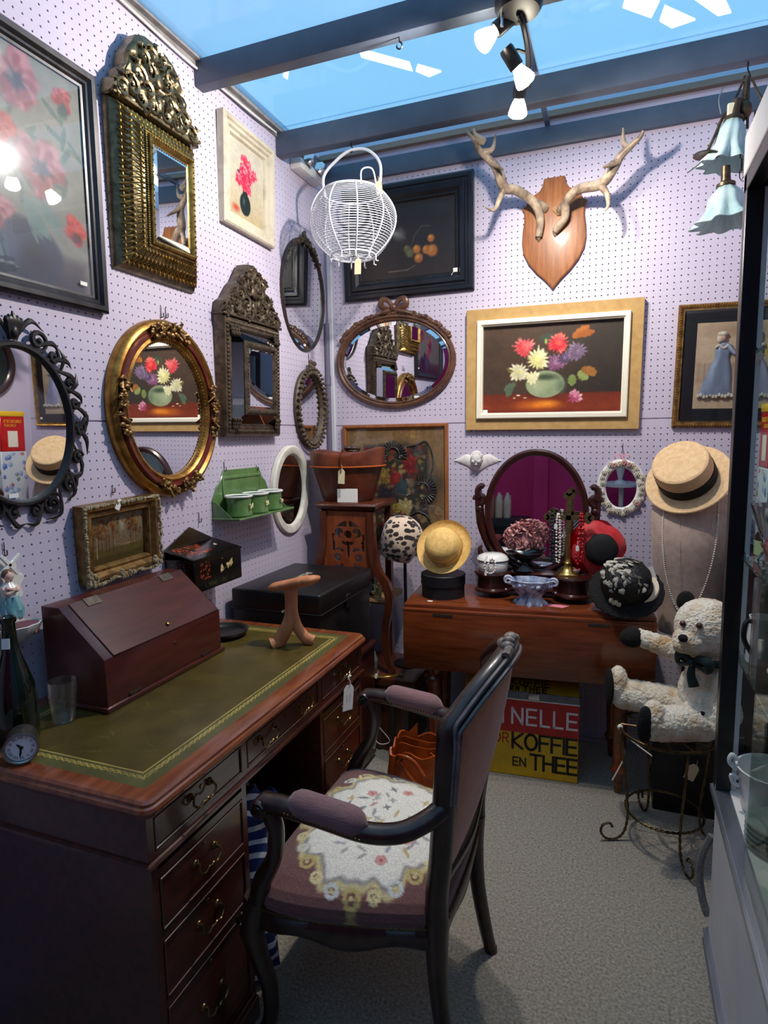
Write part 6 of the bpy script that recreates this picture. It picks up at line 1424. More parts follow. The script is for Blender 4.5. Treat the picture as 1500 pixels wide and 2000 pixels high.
# ================================================================ drop leaf table and its display
TB = -27.0
def gate_table():
    t = thing('drop_leaf_table', 'cherry wood drop leaf table with turned legs and hanging front leaf', 'table', (-13.5, 99, -56), (0, 0, math.radians(5.5)))
    W = 19.0; D0, D1 = -5.6, 9.6; H = 29.0
    def rr(x0, x1, y0, y1): return [(x0, y0), (x1, y0), (x1, y1), (x0, y1)]
    b = MB(); b.slab(rr(-W, W, D0, D1), H-.9, H); obj('table_top', b, cherry, t, bevel=.12, seg=2)
    b = MB(); b.box(-W, W, D0-.8, D0+.02, H-10.6, H-.95); b.box(-W, W, D0-.8, D0+.3, H-1.25, H-.55); lf = obj('front_leaf', b, cherry, t, bevel=.15, seg=2)
    for x in (-12.5, 11): b = MB(); b.box(x-1.6, x+1.6, D0-.1, D0+.5, H-.5, H-.32) if False else b.box(x-1.6, x+1.6, D0-.85, D0-.78, H-1.6, H-1.2); obj('hinge', b, iron, lf)
    b = MB(); b.box(-W, W, D1+.02, D1+.8, H-10.6, H-.95); obj('rear_leaf', b, cherry, t, bevel=.15)
    b = MB(); b.box(-16, 16, D0+.8, D0+1.7, H-6.2, H-.9); b.box(-16, 16, D1-1.7, D1-.8, H-6.2, H-.9); b.box(-16, -15, D0+.8, D1-.8, H-6.2, H-.9); b.box(15, 16, D0+.8, D1-.8, H-6.2, H-.9); obj('apron', b, cherry, t)
    for x in (-14.6, 14.6):
        for y in (D0+1.9, D1-1.9):
            b = MB(); b.box(x-1.1, x+1.1, y-1.1, y+1.1, H-6.3, H-.9); b.lathe([(.9, H-6.3), (1.2, H-6.8), (.7, H-7.4), (.95, H-8), (1.35, H-10), (1.45, H-11), (1.1, H-12), (1.55, H-12.6), (.9, H-13.2), (1.15, H-15), (1.0, H-21), (.8, H-24.5), (1.2, H-25.2), (.75, H-26.2), (.6, 1.2), (.6, 1.0)], 20, (x, y, 0))
            leg = obj('leg', b, cherry, t, smooth=50)
            b = MB(); b.T = Tr(x, y, .55) @ Rx(PI/2); b.lathe([(.01, -.35), (.5, -.35), (.55, 0), (.5, .35), (.01, .35)], 14); obj('castor', b, brass_h, leg)
gate_table()

def swing_mirror():
    c = pyy(1046, 1003, 105.2); BX, BY = c.x, 105.2; CZ = c.z+.3
    t = thing('dressing_mirror', 'mahogany swing dressing mirror with oval glass on drawer base', 'mirror', (BX, BY, TB), (0, 0, .0))
    cz = CZ-TB
    tilt = -.02
    b = MB(); b.T = Tr(0, 0, cz) @ Rx(tilt); a, bb = 8.6, 10.6
    b.oval(a, bb, [(0, .2), (0, -.5), (.35, -.8), (.8, -.75), (1.15, -.45), (1.15, .2)]); fr = obj('oval_frame', b, mahog_dark, t)
    b = MB(); b.T = Tr(0, 0, cz) @ Rx(tilt); b.disc(a-1.1, bb-1.1, -.4, -.1); obj('glass', b, mirror_m, fr, smooth=30)
    for sx in (-1, 1):
        b = MB(); pts = cat_([(sx*6.2, .5, 4.0), (sx*6.6, .5, 5.6), (sx*8.0, .4, 8.0), (sx*9.2, .3, 11), (sx*9.6, .2, cz), (sx*9.7, .2, cz+2.6)], 6); b.tube(pts, taper(len(pts), 1.1, .8, .75), 8, sx=.7)
        post = obj('upright', b, mahog_dark, t, smooth=60)
        b = MB(); b.tube(spiral(sx*9.5, cz+1.8, 1.0, 1.2, 0 if sx > 0 else PI, sx, .2, 16, .3), .5, 8); b.tube(cat_([(sx*9.7, .2, cz+2.2), (sx*9.9, .2, cz+3.5), (sx*9.3, .2, cz+4.3), (sx*8.8, .2, cz+4.0)], 5), taper(16, .7, .55, .4), 8); b.ball((sx*9.6, .2, cz+.2), (.8, .7, .8), 10, 8); obj('scroll_finial', b, mahog_dark, post)
        b = MB(); b.tube(cat_([(sx*6.4, .4, 4.3), (sx*8.6, .4, 4.6), (sx*9.6, .4, 6.8), (sx*9.2, .4, 7.6)], 5), taper(16, .7, .6, .2), 8); obj('scroll_bracket', b, mahog_dark, post)
    n = 40
    def shape(s, z): 
        return [((9.2-s)*math.cos(a_), -.6+(3.4-s)*math.sin(a_)*(.95+.1*math.cos(4*a_)), z) for a_ in [2*PI*k/n for k in range(n)]]
    b = MB(); b.rings([shape(.5, .7), shape(.1, .9), shape(0, 1.2), shape(.4, 1.4), shape(.7, 1.5), shape(.7, 3.4), shape(.3, 3.6), shape(.2, 3.9), shape(.6, 4.2)], cap=True)
    for sx in (-1, 1): b.lathe([(2.75, .7), (3.1, .9), (3.2, 1.2), (2.85, 1.4), (2.7, 1.5), (2.7, 3.4), (3.05, 3.6), (3.15, 3.9), (3.0, 4.2)], 36, (sx*6.5, -3.6, 0))
    obj('drawer_base', b, mahog_dark, t, smooth=40)
    for x, y in ((-6.5, -4.6), (6.5, -4.6), (-6.5, 1.2), (6.5, 1.2)): b = MB(); b.lathe([(.3, 0), (.6, .3), (.6, .8)], 12, (x, y, 0)); obj('bun_foot', b, mahog, t)
    b = MB(); b.ball((0, -3.6, 2.5), .3, 10, 8); obj('knob', b, porcelain, t)
    return BX, BY
MX, MY = swing_mirror()
MZ = TB+4.2          # top of the mirror's drawer base

def round_hatbox():
    c = pz(876, 1160, TB)
    t = thing('round_hat_box', 'black round card hat box under the yellow straw hat', 'hat box', (-27.2, 98.6, TB))
    b = MB(); b.lathe([(.01, 0), (3.6, 0), (3.6, 2.5), (.01, 2.5)], 44); obj('body', b, bc := mk('black_card', (16, 17, 22), (26, 27, 32), rough=.5, scale=30), t)
    b = MB(); b.lathe([(.01, 3.9), (3.65, 3.9), (3.75, 3.8), (3.75, 2.1), (3.62, 2.1), (.01, 2.2)], 44); obj('lid', b, bc, t)
round_hatbox()
def straw_cloche():
    t = thing('straw_hat', 'yellow straw bowler hat tilted up on the black round hat box', 'hat', (-26.8, 98.4, TB+3.9+4.3), (math.radians(62), math.radians(8), math.radians(-8)))
    b = MB()
    b.lathe([(.01, 3.5), (1.5, 3.45), (2.5, 3.0), (3.0, 2.0), (3.1, .6), (3.2, .1), (3.7, .0), (4.5, .25), (4.75, .75), (4.7, .85), (4.4, .4), (3.6, .15), (2.95, .1), (2.8, 1.9), (2.3, 2.8), (.01, 3.3)], 48, fn=lambda r, z, a: r*(1+.008*math.sin(40*z)), cap=False); obj('crown_and_brim', b, straw, t, smooth=60)
    b = MB(); b.lathe([(3.12, .25), (3.2, .3), (3.16, 1.1), (3.05, 1.1)], 48, cap=False); band = obj('hat_band', b, mk('straw_band', (196, 160, 100), (176, 140, 84), rough=.6, scale=50), t)
    b = MB()
    for sx in (-1, 1): b.ball((-.2+sx*.4, -3.25, .6), (.4, .15, .25), 8, 6)
    obj('bow', b, straw_p, band)
straw_cloche()
def hydrangea():
    t = thing('hydrangea_bowl', 'dried pink hydrangea head in a black footed bowl before the dressing mirror', 'flowers', (MX-1.3, MY-2.9, MZ))
    bm_ = mk('black_glaze', (14, 14, 18), rough=.15, coat=.4)
    b = MB(); b.lathe([(.01, 0), (1.9, 0), (1.8, .3), (.6, .8), (.5, 1.4), (1.2, 2.0), (2.6, 2.6), (3.2, 3.2), (3.1, 3.3), (2.2, 2.9), (.01, 2.4)], 36, sy=.6, cap=False); obj('footed_bowl', b, bm_, t, smooth=60)
    pm = mk('dried_petals', (146, 78, 84), (216, 168, 160), rough=.7, scale=40, lo=.42, hi=.6); r = random.Random(11); me0 = None
    for k in range(150):
        a, e = r.uniform(0, 2*PI), r.uniform(-.75, 1.45); c = Vector((3.1*math.cos(a)*math.cos(e), 1.4*math.sin(a)*math.cos(e), 5.6+2.3*math.sin(e)))
        if me0 is None:
            b = MB()
            for j in range(4):
                g = j*PI/2; b.ball((.34*math.cos(g), .34*math.sin(g), .04), (.36, .34, .07), 6, 4, Matrix.Rotation(g, 3, 'Z') @ Matrix.Rotation(-.35, 3, 'Y'))
            o = obj('petal_cluster', b, pm, t); me0 = o.data
        else: o = link(bpy.data.objects.new('petal_cluster', me0), t)
        o.location = c*U; nrm = Vector((c.x, c.y, (c.z-5.2)*1.4)); q = nrm.to_track_quat('Z', 'Y').to_euler(); o.rotation_euler = (q.x+r.uniform(-.4, .4), q.y+r.uniform(-.4, .4), q.z+r.uniform(0, 3)); s = r.uniform(.75, 1.2); o.scale = (s, s, s)
    b = MB(); b.ball((0, 0, 5.3), (2.6, 1.2, 1.9), 16, 10); obj('flower_core', b, pm, t)
hydrangea()
def trinket_jar():
    t = thing('trinket_jar', 'white lidded porcelain trinket pot on the mirror base', 'pot', (MX-6.5, MY-3.6, MZ))
    b = MB(); b.lathe([(.01, 0), (2.35, 0), (2.5, .2), (2.55, 1.6), (2.4, 1.8), (.01, 1.8)], 36); obj('pot', b, porcelain, t)
    b = MB(); b.lathe([(2.6, 1.8), (2.7, 1.95), (2.4, 2.5), (1.6, 2.85), (.01, 2.95)], 36); lid = obj('lid', b, porcelain, t, smooth=60)
    b = MB(); b.oval(2.6, 2.6, [(0, 0), (.1, .12), (.2, 0), (.1, -.12)]); b.v = [(x, z, y+1.75) for x, y, z in b.v]; obj('dark_band', b, mk('navy_line', (40, 44, 66), rough=.3), lid)
    def beads(nm, pts, r, mat, par, lab=None):
        b = MB()
        for p in pts: b.ball(p, r, 6, 5)
        return obj(nm, b, mat, par)
    q = thing('pearl_bracelet', 'looped string of cream pearls hanging over the white trinket pot', 'necklace', (MX-6.5, MY-3.6, MZ))
    P = cat_([(-.6, -2.2, 2.75), (-.8, -2.95, 1.6), (-.6, -3.0, .4), (.2, -3.0, .05), (.9, -3.0, .6), (1.0, -2.95, 1.7), (.4, -2.6, 2.5), (-.2, -2.9, 1.8), (.2, -3.0, .9)], 5)
    ll = 0; pts = [P[0]]
    for p in P[1:]:
        if (p-pts[-1]).length > .27: pts.append(p)
    beads('pearl_string', pts, .17, pearl, q)
    price_tag(q, -.6, -3.15, .4, .4, .7)
trinket_jar()
def delft_bowl():
    c = pyy(1036, 1160, 97.7); t = thing('delft_bowl', 'blue and white delft bowl with scalloped foot and scroll handles', 'bowl', (c.x, 97.7, TB))
    dm = mk('delft_glaze', (62, 80, 140), (206, 214, 230), rough=.15, scale=22, lo=.38, hi=.58, coat=.4)
    def fn(r, z, a): return r*(1+(.16*math.cos(8*a) if z < .9 else .05*math.cos(8*a)*(z > 2.6)))
    b = MB(); b.lathe([(.01, .3), (2.2, 0), (2.4, .0), (2.3, .4), (1.9, 1.0), (1.8, 1.4), (2.6, 2.2), (3.2, 3.2), (3.5, 3.9), (3.3, 3.95), (2.9, 3.2), (1.9, 1.9), (.01, 1.7)], 64, sy=.72, fn=fn, cap=False); obj('bowl', b, dm, t, smooth=60)
    for sx in (-1, 1): b = MB(); b.tube(spiral(sx*3.6, 3.6, .75, 1.5, PI if sx > 0 else 0, -sx, 0, 18, .25), .22, 7); b.ball((sx*3.9, 0, 2.0), .2, 7, 5); obj('scroll_handle', b, dm, t)
    b = MB()
    for k in range(10): b.ball((3.2*math.cos(PI+PI*(k+.5)/10), 2.3*math.sin(PI+PI*(k+.5)/10), 3.2+.2*math.sin(k*2)), (.4, .25, .35), 7, 5)
    obj('relief_flowers', b, mk('delft_white', (210, 216, 228), (96, 110, 160), rough=.15, scale=60), t)
    rr = thing('glass_liner', 'clear glass liner sitting in the blue delft bowl', 'bowl', (c.x, 97.7, TB+3.6)); b = MB(); b.lathe([(2.3, -.5), (2.75, .35), (2.65, .4), (2.2, -.5)], 36, sy=.72, cap=False); obj('rim', b, clear_g, rr)
delft_bowl()
def cross_stand():
    c = pyy(1108, 1130, MY-3.6); X, Y = c.x, MY-3.6
    t = thing('brass_cross_stand', 'brass altar cross on domed foot used as necklace stand', 'cross', (X, Y, MZ))
    b = MB(); b.lathe([(.01, 0), (1.85, 0), (1.85, .25), (1.5, .5), (1.0, .9), (.55, 1.6), (.7, 2.0), (.45, 2.3), (.35, 3.0), (.4, 6.5), (.01, 6.6)], 28); obj('foot', b, mk('polished_brass', (170, 138, 70), (196, 164, 96), rough=.25, metal=.95, scale=20), t, smooth=60)
    dull = mk('dull_brass', (112, 98, 66), (140, 124, 88), rough=.4, metal=.8, scale=40)
    b = MB(); b.box(-.4, .4, -.18, .18, 6.0, 12.6); b.box(-2.9, 2.9, -.18, .18, 9.0, 9.7)
    for x, z in ((0, 12.9), (-3.0, 9.35), (3.0, 9.35)):
        for k in range(3): a = (math.atan2(z-9.35, x) if x or z > 10 else 0)+(k-1)*1.6; b.T = Tr(x+.45*math.cos(a), 0, z+.45*math.sin(a)); b.disc(.5, .5, -.2, .2, 14)
    b.T = Matrix.Identity(4); obj('cross', b, dull, t)
    def necklace(nm, lab, pts, r, mat, tagat=None):
        q = thing(nm, lab, 'necklace', (X, Y, MZ)); P = cat_(pts, 8); keep = [P[0]]
        for p in P[1:]:
            if (p-keep[-1]).length > r*1.75: keep.append(p)
        b = MB()
        for p in keep: b.ball(p, r, 6, 5)
        obj('bead_string', b, mat, q)
        if tagat: price_tag(q, *tagat, .5, .9)
    necklace('pearl_necklace', 'long white pearl necklace draped over the brass cross arm', [(-1.6, .35, 3.0), (-1.5, .4, 8.5), (-1.5, 0, 9.9), (-1.35, -.45, 9.2), (-1.2, -.5, 6), (-1.25, -.5, 2.6), (-1.5, -.5, 2.0), (-1.75, -.5, 2.8), (-1.8, -.45, 7), (-1.75, -.4, 9.2), (-1.7, 0, 9.9)], .17, pearl, (-1.9, -.6, 8.4))
    necklace('red_bead_necklace', 'red glass bead necklace hanging from the brass cross arm', [(1.9, .4, 4), (1.9, .4, 8.8), (1.9, 0, 9.95), (1.8, -.45, 9), (1.6, -.5, 6), (1.3, -.55, 3.0), (1.6, -.55, 2.0), (2.1, -.55, 2.8), (2.3, -.5, 6), (2.2, -.45, 9), (2.1, 0, 9.95)], .25, mk('red_glass_bead', (190, 20, 28), (150, 10, 20), rough=.12, scale=60, coat=.6), (1.5, -.75, 5.0))
    necklace('jet_necklace', 'black jet bead strands hanging on the brass cross beside pearls', [(-2.4, .45, 2.5), (-2.4, .45, 8.6), (-2.4, 0, 9.98), (-2.4, -.5, 9), (-2.3, -.55, 5), (-2.2, -.55, 2.4), (-2.45, -.55, 1.9), (-2.7, -.55, 2.4), (-2.65, -.55, 6), (-2.6, -.5, 9), (-2.5, 0, 9.98)], .26, mk('jet_bead', (14, 22, 20), (26, 40, 34), rough=.12, coat=.5), None)
cross_stand()
def red_hat():
    c = pyy(1158, 1074, 103.4)
    t = thing('red_hat', 'red sinamay cocktail hat with black centre propped on the table', 'hat', (c.x+.7, 103.0, TB))
    rm = mk('red_sinamay', (176, 10, 22), (206, 24, 34), rough=.6, scale=80, sheen=.4)
    zc = c.z-TB+.45
    b = MB(); b.T = Tr(0, 0, zc) @ Rx(math.radians(82)) @ Ry(.15)
    b.lathe([(1.7, .9), (2.3, .5), (3.2, .2), (3.9, -.2), (4.3, -.7), (4.2, -.8), (3.8, -.4), (3.0, 0), (2.2, .3), (1.6, .7)], 48, fn=lambda r, z, a: r*(1+.05*math.sin(4*a)+.02*math.sin(9*a)), cap=False); obj('brim', b, rm, t, smooth=70)
    b = MB(); b.T = Tr(.55, -.1, zc-.25) @ Rx(math.radians(82)) @ Ry(.15); b.lathe([(.01, 1.3), (1.4, 1.2), (2.4, .9), (2.6, .4), (2.0, .0)], 36, fn=lambda r, z, a: r*(1+.015*math.sin(7*a))); obj('black_centre', b, blackcloth, t, smooth=70)
    tulle = pane_mat('red_tulle', (226, 60, 70), refl=.1, rough=.4, frost=.35, frost_col=(206, 20, 34))
    b = MB(); b.T = Tr(.15, .25, zc-.2) @ Rx(math.radians(82)) @ Ry(.3); b.lathe([(2.6, .1), (3.6, -.2), (4.4, -.7), (4.5, -.95)], 48, fn=lambda r, z, a: r*(1+.06*math.sin(5*a+1)), cap=False); obj('tulle_layer', b, tulle, t, smooth=70)
    b = MB(); b.lathe([(.01, 0), (1.8, 0), (1.7, .3), (.4, .5), (.35, zc-1.0), (.01, zc-1.0)], 20, (1.9, .9, 0)); obj('hat_stand', b, mk('white_stand', (226, 226, 226), rough=.4), t)
red_hat()
def veil_hat():
    c = pz(1212, 1196, TB)
    t = thing('black_hat', 'black cloche hat trimmed with pale petals and cream lining band on the table', 'hat', (1.6, 95.2, TB), (0, 0, 0))
    z = 5.1
    R_ = Tr(0, .6, z) @ Matrix.Scale(.86, 4) @ Rz(-.5) @ Ry(math.radians(-10)) @ Rx(math.radians(38)) @ Ry(math.radians(24))
    b = MB(); b.T = R_; b.lathe([(.01, 3.3), (1.6, 3.2), (3.0, 2.6), (3.9, 1.5), (4.2, .2), (4.15, -1.0), (4.1, -1.6), (3.9, -1.6), (3.8, 0), (3.2, 1.6), (.01, 2.6)], 44, fn=lambda r, q, a: r*(1+.02*math.sin(11*a+q*5)), cap=False); obj('crown', b, mk('black_straw_braid', (8, 8, 9), (17, 16, 18), rough=.5, scale=40, bump=.8, bscale=90, bdist=.006), t, smooth=70)
    b = MB(); b.T = R_; b.lathe([(4.1, -1.4), (5.4, -2.2), (6.1, -2.3), (6.2, -2.6), (5.4, -2.6), (4.0, -1.8)], 44, fn=lambda r, q, a: r*(1+.03*math.sin(23*a)), cap=False); obj('turned_brim', b, mk('black_fringe', (7, 7, 8), (15, 14, 15), rough=.8, scale=60, bump=1, bscale=160, bdist=.008), t, smooth=70)
    cream = mk('cream_silk', (206, 190, 160), (226, 212, 186), rough=.5, scale=30)
    b = MB(); n = 22; vs = []; fs = []
    for k in range(n+1):
        a = lerp(-.55, 1.35, k/n); f = math.sin(PI*k/n)
        vs += [(4.35*math.cos(a), 4.35*math.sin(a), -1.35), ((4.35+.9*f)*math.cos(a), (4.35+.9*f)*math.sin(a), -1.6+.2*f), ((4.4+1.0*f)*math.cos(a), (4.4+1.0*f)*math.sin(a), -2.0), (4.3*math.cos(a), 4.3*math.sin(a), -1.6)]
    for k in range(n):
        for j in range(4): fs.append((k*4+j, k*4+(j+1) % 4, k*4+4+(j+1) % 4, k*4+4+j))
    b.T = R_; b.add(vs, fs); obj('cream_band', b, cream, t, smooth=60)
    r = random.Random(5); pm = mk('pale_petal', (150, 146, 132), (206, 202, 188), rough=.6, scale=60); me0 = None
    for k in range(84):
        a, q = r.uniform(1.2, 5.9), r.uniform(.15, 1.2)
        pt = R_ @ Vector((4.15*math.cos(a)*math.sin(q), 4.15*math.sin(a)*math.sin(q), 3.35*math.cos(q)+.02)); nn = (R_.to_3x3() @ Vector((math.cos(a)*math.sin(q), math.sin(a)*math.sin(q), math.cos(q)*1.2)))
        if me0 is None:
            b = MB(); b.ball((0, 0, 0), (.8, .42, .07), 7, 4); o = obj('petal', b, pm, t); me0 = o.data
        else: o = link(bpy.data.objects.new('petal', me0), t)
        o.location = pt*U; e = nn.to_track_quat('Z', 'Y').to_euler(); o.rotation_euler = (e.x, e.y, e.z+r.uniform(0, 3)); s = r.uniform(.7, 1.15); o.scale = (s, s, s)
    b = MB()
    for k in range(7): p_ = R_ @ Vector((4.3*math.cos(4.4+.06*k), 4.3*math.sin(4.4+.06*k), -1.1+.3*math.sin(k*2))); b.ball(p_, (.3, .3, .4), 7, 5)
    obj('trim_cluster', b, cream, t)
    p_ = R_ @ Vector((4.9*math.cos(.9), 4.9*math.sin(.9), -1.3)); b = MB(); b.T = Matrix.Translation(p_+Vector((0, -.35, 0))) @ Ry(-.35); b.box(-.6, .6, -.03, .03, -.9, 1.1); obj('price_tag', b, tagm, t)
    b = MB(); b.lathe([(.01, 0), (2.6, 0), (2.3, .6), (1.9, 2.6), (.01, 3.2)], 28, (0, 1.6, 0)); obj('hat_block', b, blackcloth, t, smooth=60)
veil_hat()
def card_and_dish():
    c = pz(1086, 1183, TB); b = MB(); b.add([(-2.0, -.5, 0), (1.1, -1.1, 0), (2.0, .3, 0), (-1.0, .9, 0), (-2.0, -.5, .04), (1.1, -1.1, .04), (2.0, .3, .04), (-1.0, .9, .04)], [(3, 2, 1, 0), (4, 5, 6, 7), (0, 1, 5, 4), (1, 2, 6, 5), (2, 3, 7, 6), (3, 0, 4, 7)])
    solo('pink_card', b, mk('pink_card_stock', (226, 120, 140), (236, 150, 160), rough=.6, scale=60), 'pink price card lying flat on the table edge', 'card', (c.x, c.y, TB), smooth=0)
    t = thing('enamel_dish', 'tiny white and blue dish on the mirror base behind black hat', 'dish', (MX+6.4, MY-3.0, MZ)); b = MB(); b.lathe([(.01, 0), (.7, 0), (1.1, .5), (1.15, .9), (1.0, .9), (.7, .4), (.01, .3)], 24, cap=False); obj('dish', b, porcelain, t); b = MB(); b.oval(1.13, 1.13, [(0, 0), (.06, .08), (.14, 0), (.06, -.08)], 36); b.v = [(x, z, y+.6) for x, y, z in b.v]; obj('blue_line', b, mk('cobalt_line', (40, 56, 120), rough=.3), t)
    c = pz(868, 1178, TB); b = MB(); b.lathe([(.01, 0), (.5, 0), (.5, .05), (.01, .06)], 12, sy=.6); solo('white_sticker', b, tagm, 'small round white sticker on the table edge by the round hat box', 'sticker', (-28.2, 94.1, TB))
card_and_dish()

# ================================================================ under and in front of the table
def stroke_text(parent, s, h, x0, z0, y, mat, wd, gap, name='letter'):
    G = {'N': [[(0, 0), (0, 1), (.62, 0), (.62, 1)]], 'E': [[(.55, 1), (0, 1), (0, 0), (.55, 0)], [(0, .5), (.5, .5)]], 'L': [[(0, 1), (0, 0), (.5, 0)]], 'V': [[(0, 1), (.35, 0), (.7, 1)]], 'A': [[(0, 0), (.35, 1), (.7, 0)], [(.15, .38), (.55, .38)]],
         'K': [[(0, 0), (0, 1)], [(.6, 1), (0, .45), (.6, 0)]], 'F': [[(0, 0), (0, 1), (.55, 1)], [(0, .52), (.48, .52)]], 'I': [[(0, 0), (0, 1)]], 'T': [[(0, 1), (.65, 1)], [(.325, 1), (.325, 0)]], 'H': [[(0, 0), (0, 1)], [(.6, 0), (.6, 1)], [(0, .5), (.6, .5)]],
         'O': [[(.35+.35*math.cos(2*PI*k/16), .5+.5*math.sin(2*PI*k/16)) for k in range(17)]], 'R': [[(0, 0), (0, 1), (.38, 1), (.52, .88), (.52, .62), (.38, .5), (0, .5)], [(.3, .5), (.55, 0)]]}
    x = x0
    for ch in s:
        if ch == ' ': x += .5*h; continue
        b = MB(); wmax = 0
        for pl_ in G[ch]:
            for i in range(len(pl_)-1):
                a = Vector((x+pl_[i][0]*h, 0, z0+pl_[i][1]*h)); c = Vector((x+pl_[i+1][0]*h, 0, z0+pl_[i+1][1]*h)); d = (c-a).normalized(); nn = Vector((-d.z, 0, d.x))*wd/2; a -= d*wd*.45; c += d*wd*.45
                q = [a+nn, a-nn, c-nn, c+nn]; b.add([(p.x, y-.03, p.z) for p in q]+[(p.x, y, p.z) for p in q], [(0, 1, 2, 3), (7, 6, 5, 4), (0, 4, 5, 1), (1, 5, 6, 2), (2, 6, 7, 3), (3, 7, 4, 0)])
            wmax = max(wmax, max(p[0] for p in pl_))
        obj(name, b, mat, parent, smooth=0); x += wmax*h+gap
    return x
def coffee_tin():
    w, d, h = 18.2, 12.0, 15.9
    # right front corner at the bottom of the lettered face
    t = thing('coffee_tin', 'yellow and red shop tin lettered VAN NELLE standing under the table', 'tin', (-13.7, 96.4, -56), (0, 0, math.radians(4)))
    yel = mk('yellow_tin_paint', (222, 178, 22), (204, 156, 14), rough=.35, scale=16, coat=.2); red = mk('red_tin_paint', (196, 14, 22), (172, 8, 16), rough=.35, scale=14, coat=.2)
    b = MB(); b.box(-w/2, w/2, 0, d, 0, h-2.6); obj('body', b, yel, t, bevel=.12)
    b = MB(); b.box(-w/2-.03, w/2+.03, -.05, 0, 7.6, h-2.6); obj('red_band', b, red, t)
    b = MB(); b.box(-w/2-.1, w/2+.1, -.12, d+.1, h-2.6, h-1.3); obj('grey_rim', b, mk('grey_tin', (120, 124, 132), (96, 100, 108), rough=.35, metal=.6, scale=20), t, bevel=.1)
    b = MB(); b.box(-w/2-.1, w/2+.1, -.16, -.1, h-2.75, h-2.55); obj('white_edge', b, tagm, t)
    b = MB(); L = [(-.1, h-1.3), (2.0, h), (d, h), (d, h-1.3)]; b.T = Rz(0); vs = [(-w/2, y, z) for y, z in L]+[(w/2, y, z) for y, z in L]; b.add(vs, [(3, 2, 1, 0), (4, 5, 6, 7), (0, 1, 5, 4), (1, 2, 6, 5), (2, 3, 7, 6), (3, 0, 4, 7)]); lid = obj('lid', b, yel, t, bevel=.08)
    b = MB(); b.box(1.2, 3.0, -.5, -.1, h-2.4, h-1.3); obj('clasp', b, mk('bright_tin', (196, 198, 200), rough=.25, metal=.8), t, bevel=.15, seg=2)
    wt = mk('tin_white_letter', (236, 228, 226), rough=.4); bk = mk('tin_black_letter', (22, 18, 16), rough=.4); rd = mk('tin_red_letter', (190, 24, 24), rough=.4)
    stroke_text(t, 'VAN', 2.6, -8.95, 9.1, -.05, wt, .36, .45); stroke_text(t, 'NELLE', 2.6, -1.3, 9.1, -.05, wt, .36, .75)
    stroke_text(t, 'VOOR', 1.6, -7.3, 5.6, 0, rd, .2, .38); stroke_text(t, 'KOFFIE', 2.6, -1.2, 4.8, 0, bk, .42, .46)
    stroke_text(t, 'EN', 1.4, -1.1, 1.8, 0, bk, .24, .34); stroke_text(t, 'THEE', 2.5, 1.7, 1.5, 0, bk, .42, .44)
    sl = Tr(0, -.1, h-1.3) @ Rx(-math.radians(58.2))
    for s, hh, x0, z0 in (('KOFFIE', 1.25, -1.5, 1.25), ('EN', .7, -1.6, .2), ('THEE', .95, .4, .15)):
        before = len(lid.children); stroke_text(lid, s, hh, x0, z0, 0, bk, .2, .45)
        for o in list(lid.children)[before:] if False else [c for c in lid.children if not c.get('_set')]:
            o['_set'] = 1; o.matrix_local = Matrix.LocRotScale(Vector((0, -.1*U, (h-1.3)*U)), sl.to_quaternion(), None)
    for c in lid.children:
        if '_set' in c: del c['_set']
coffee_tin()
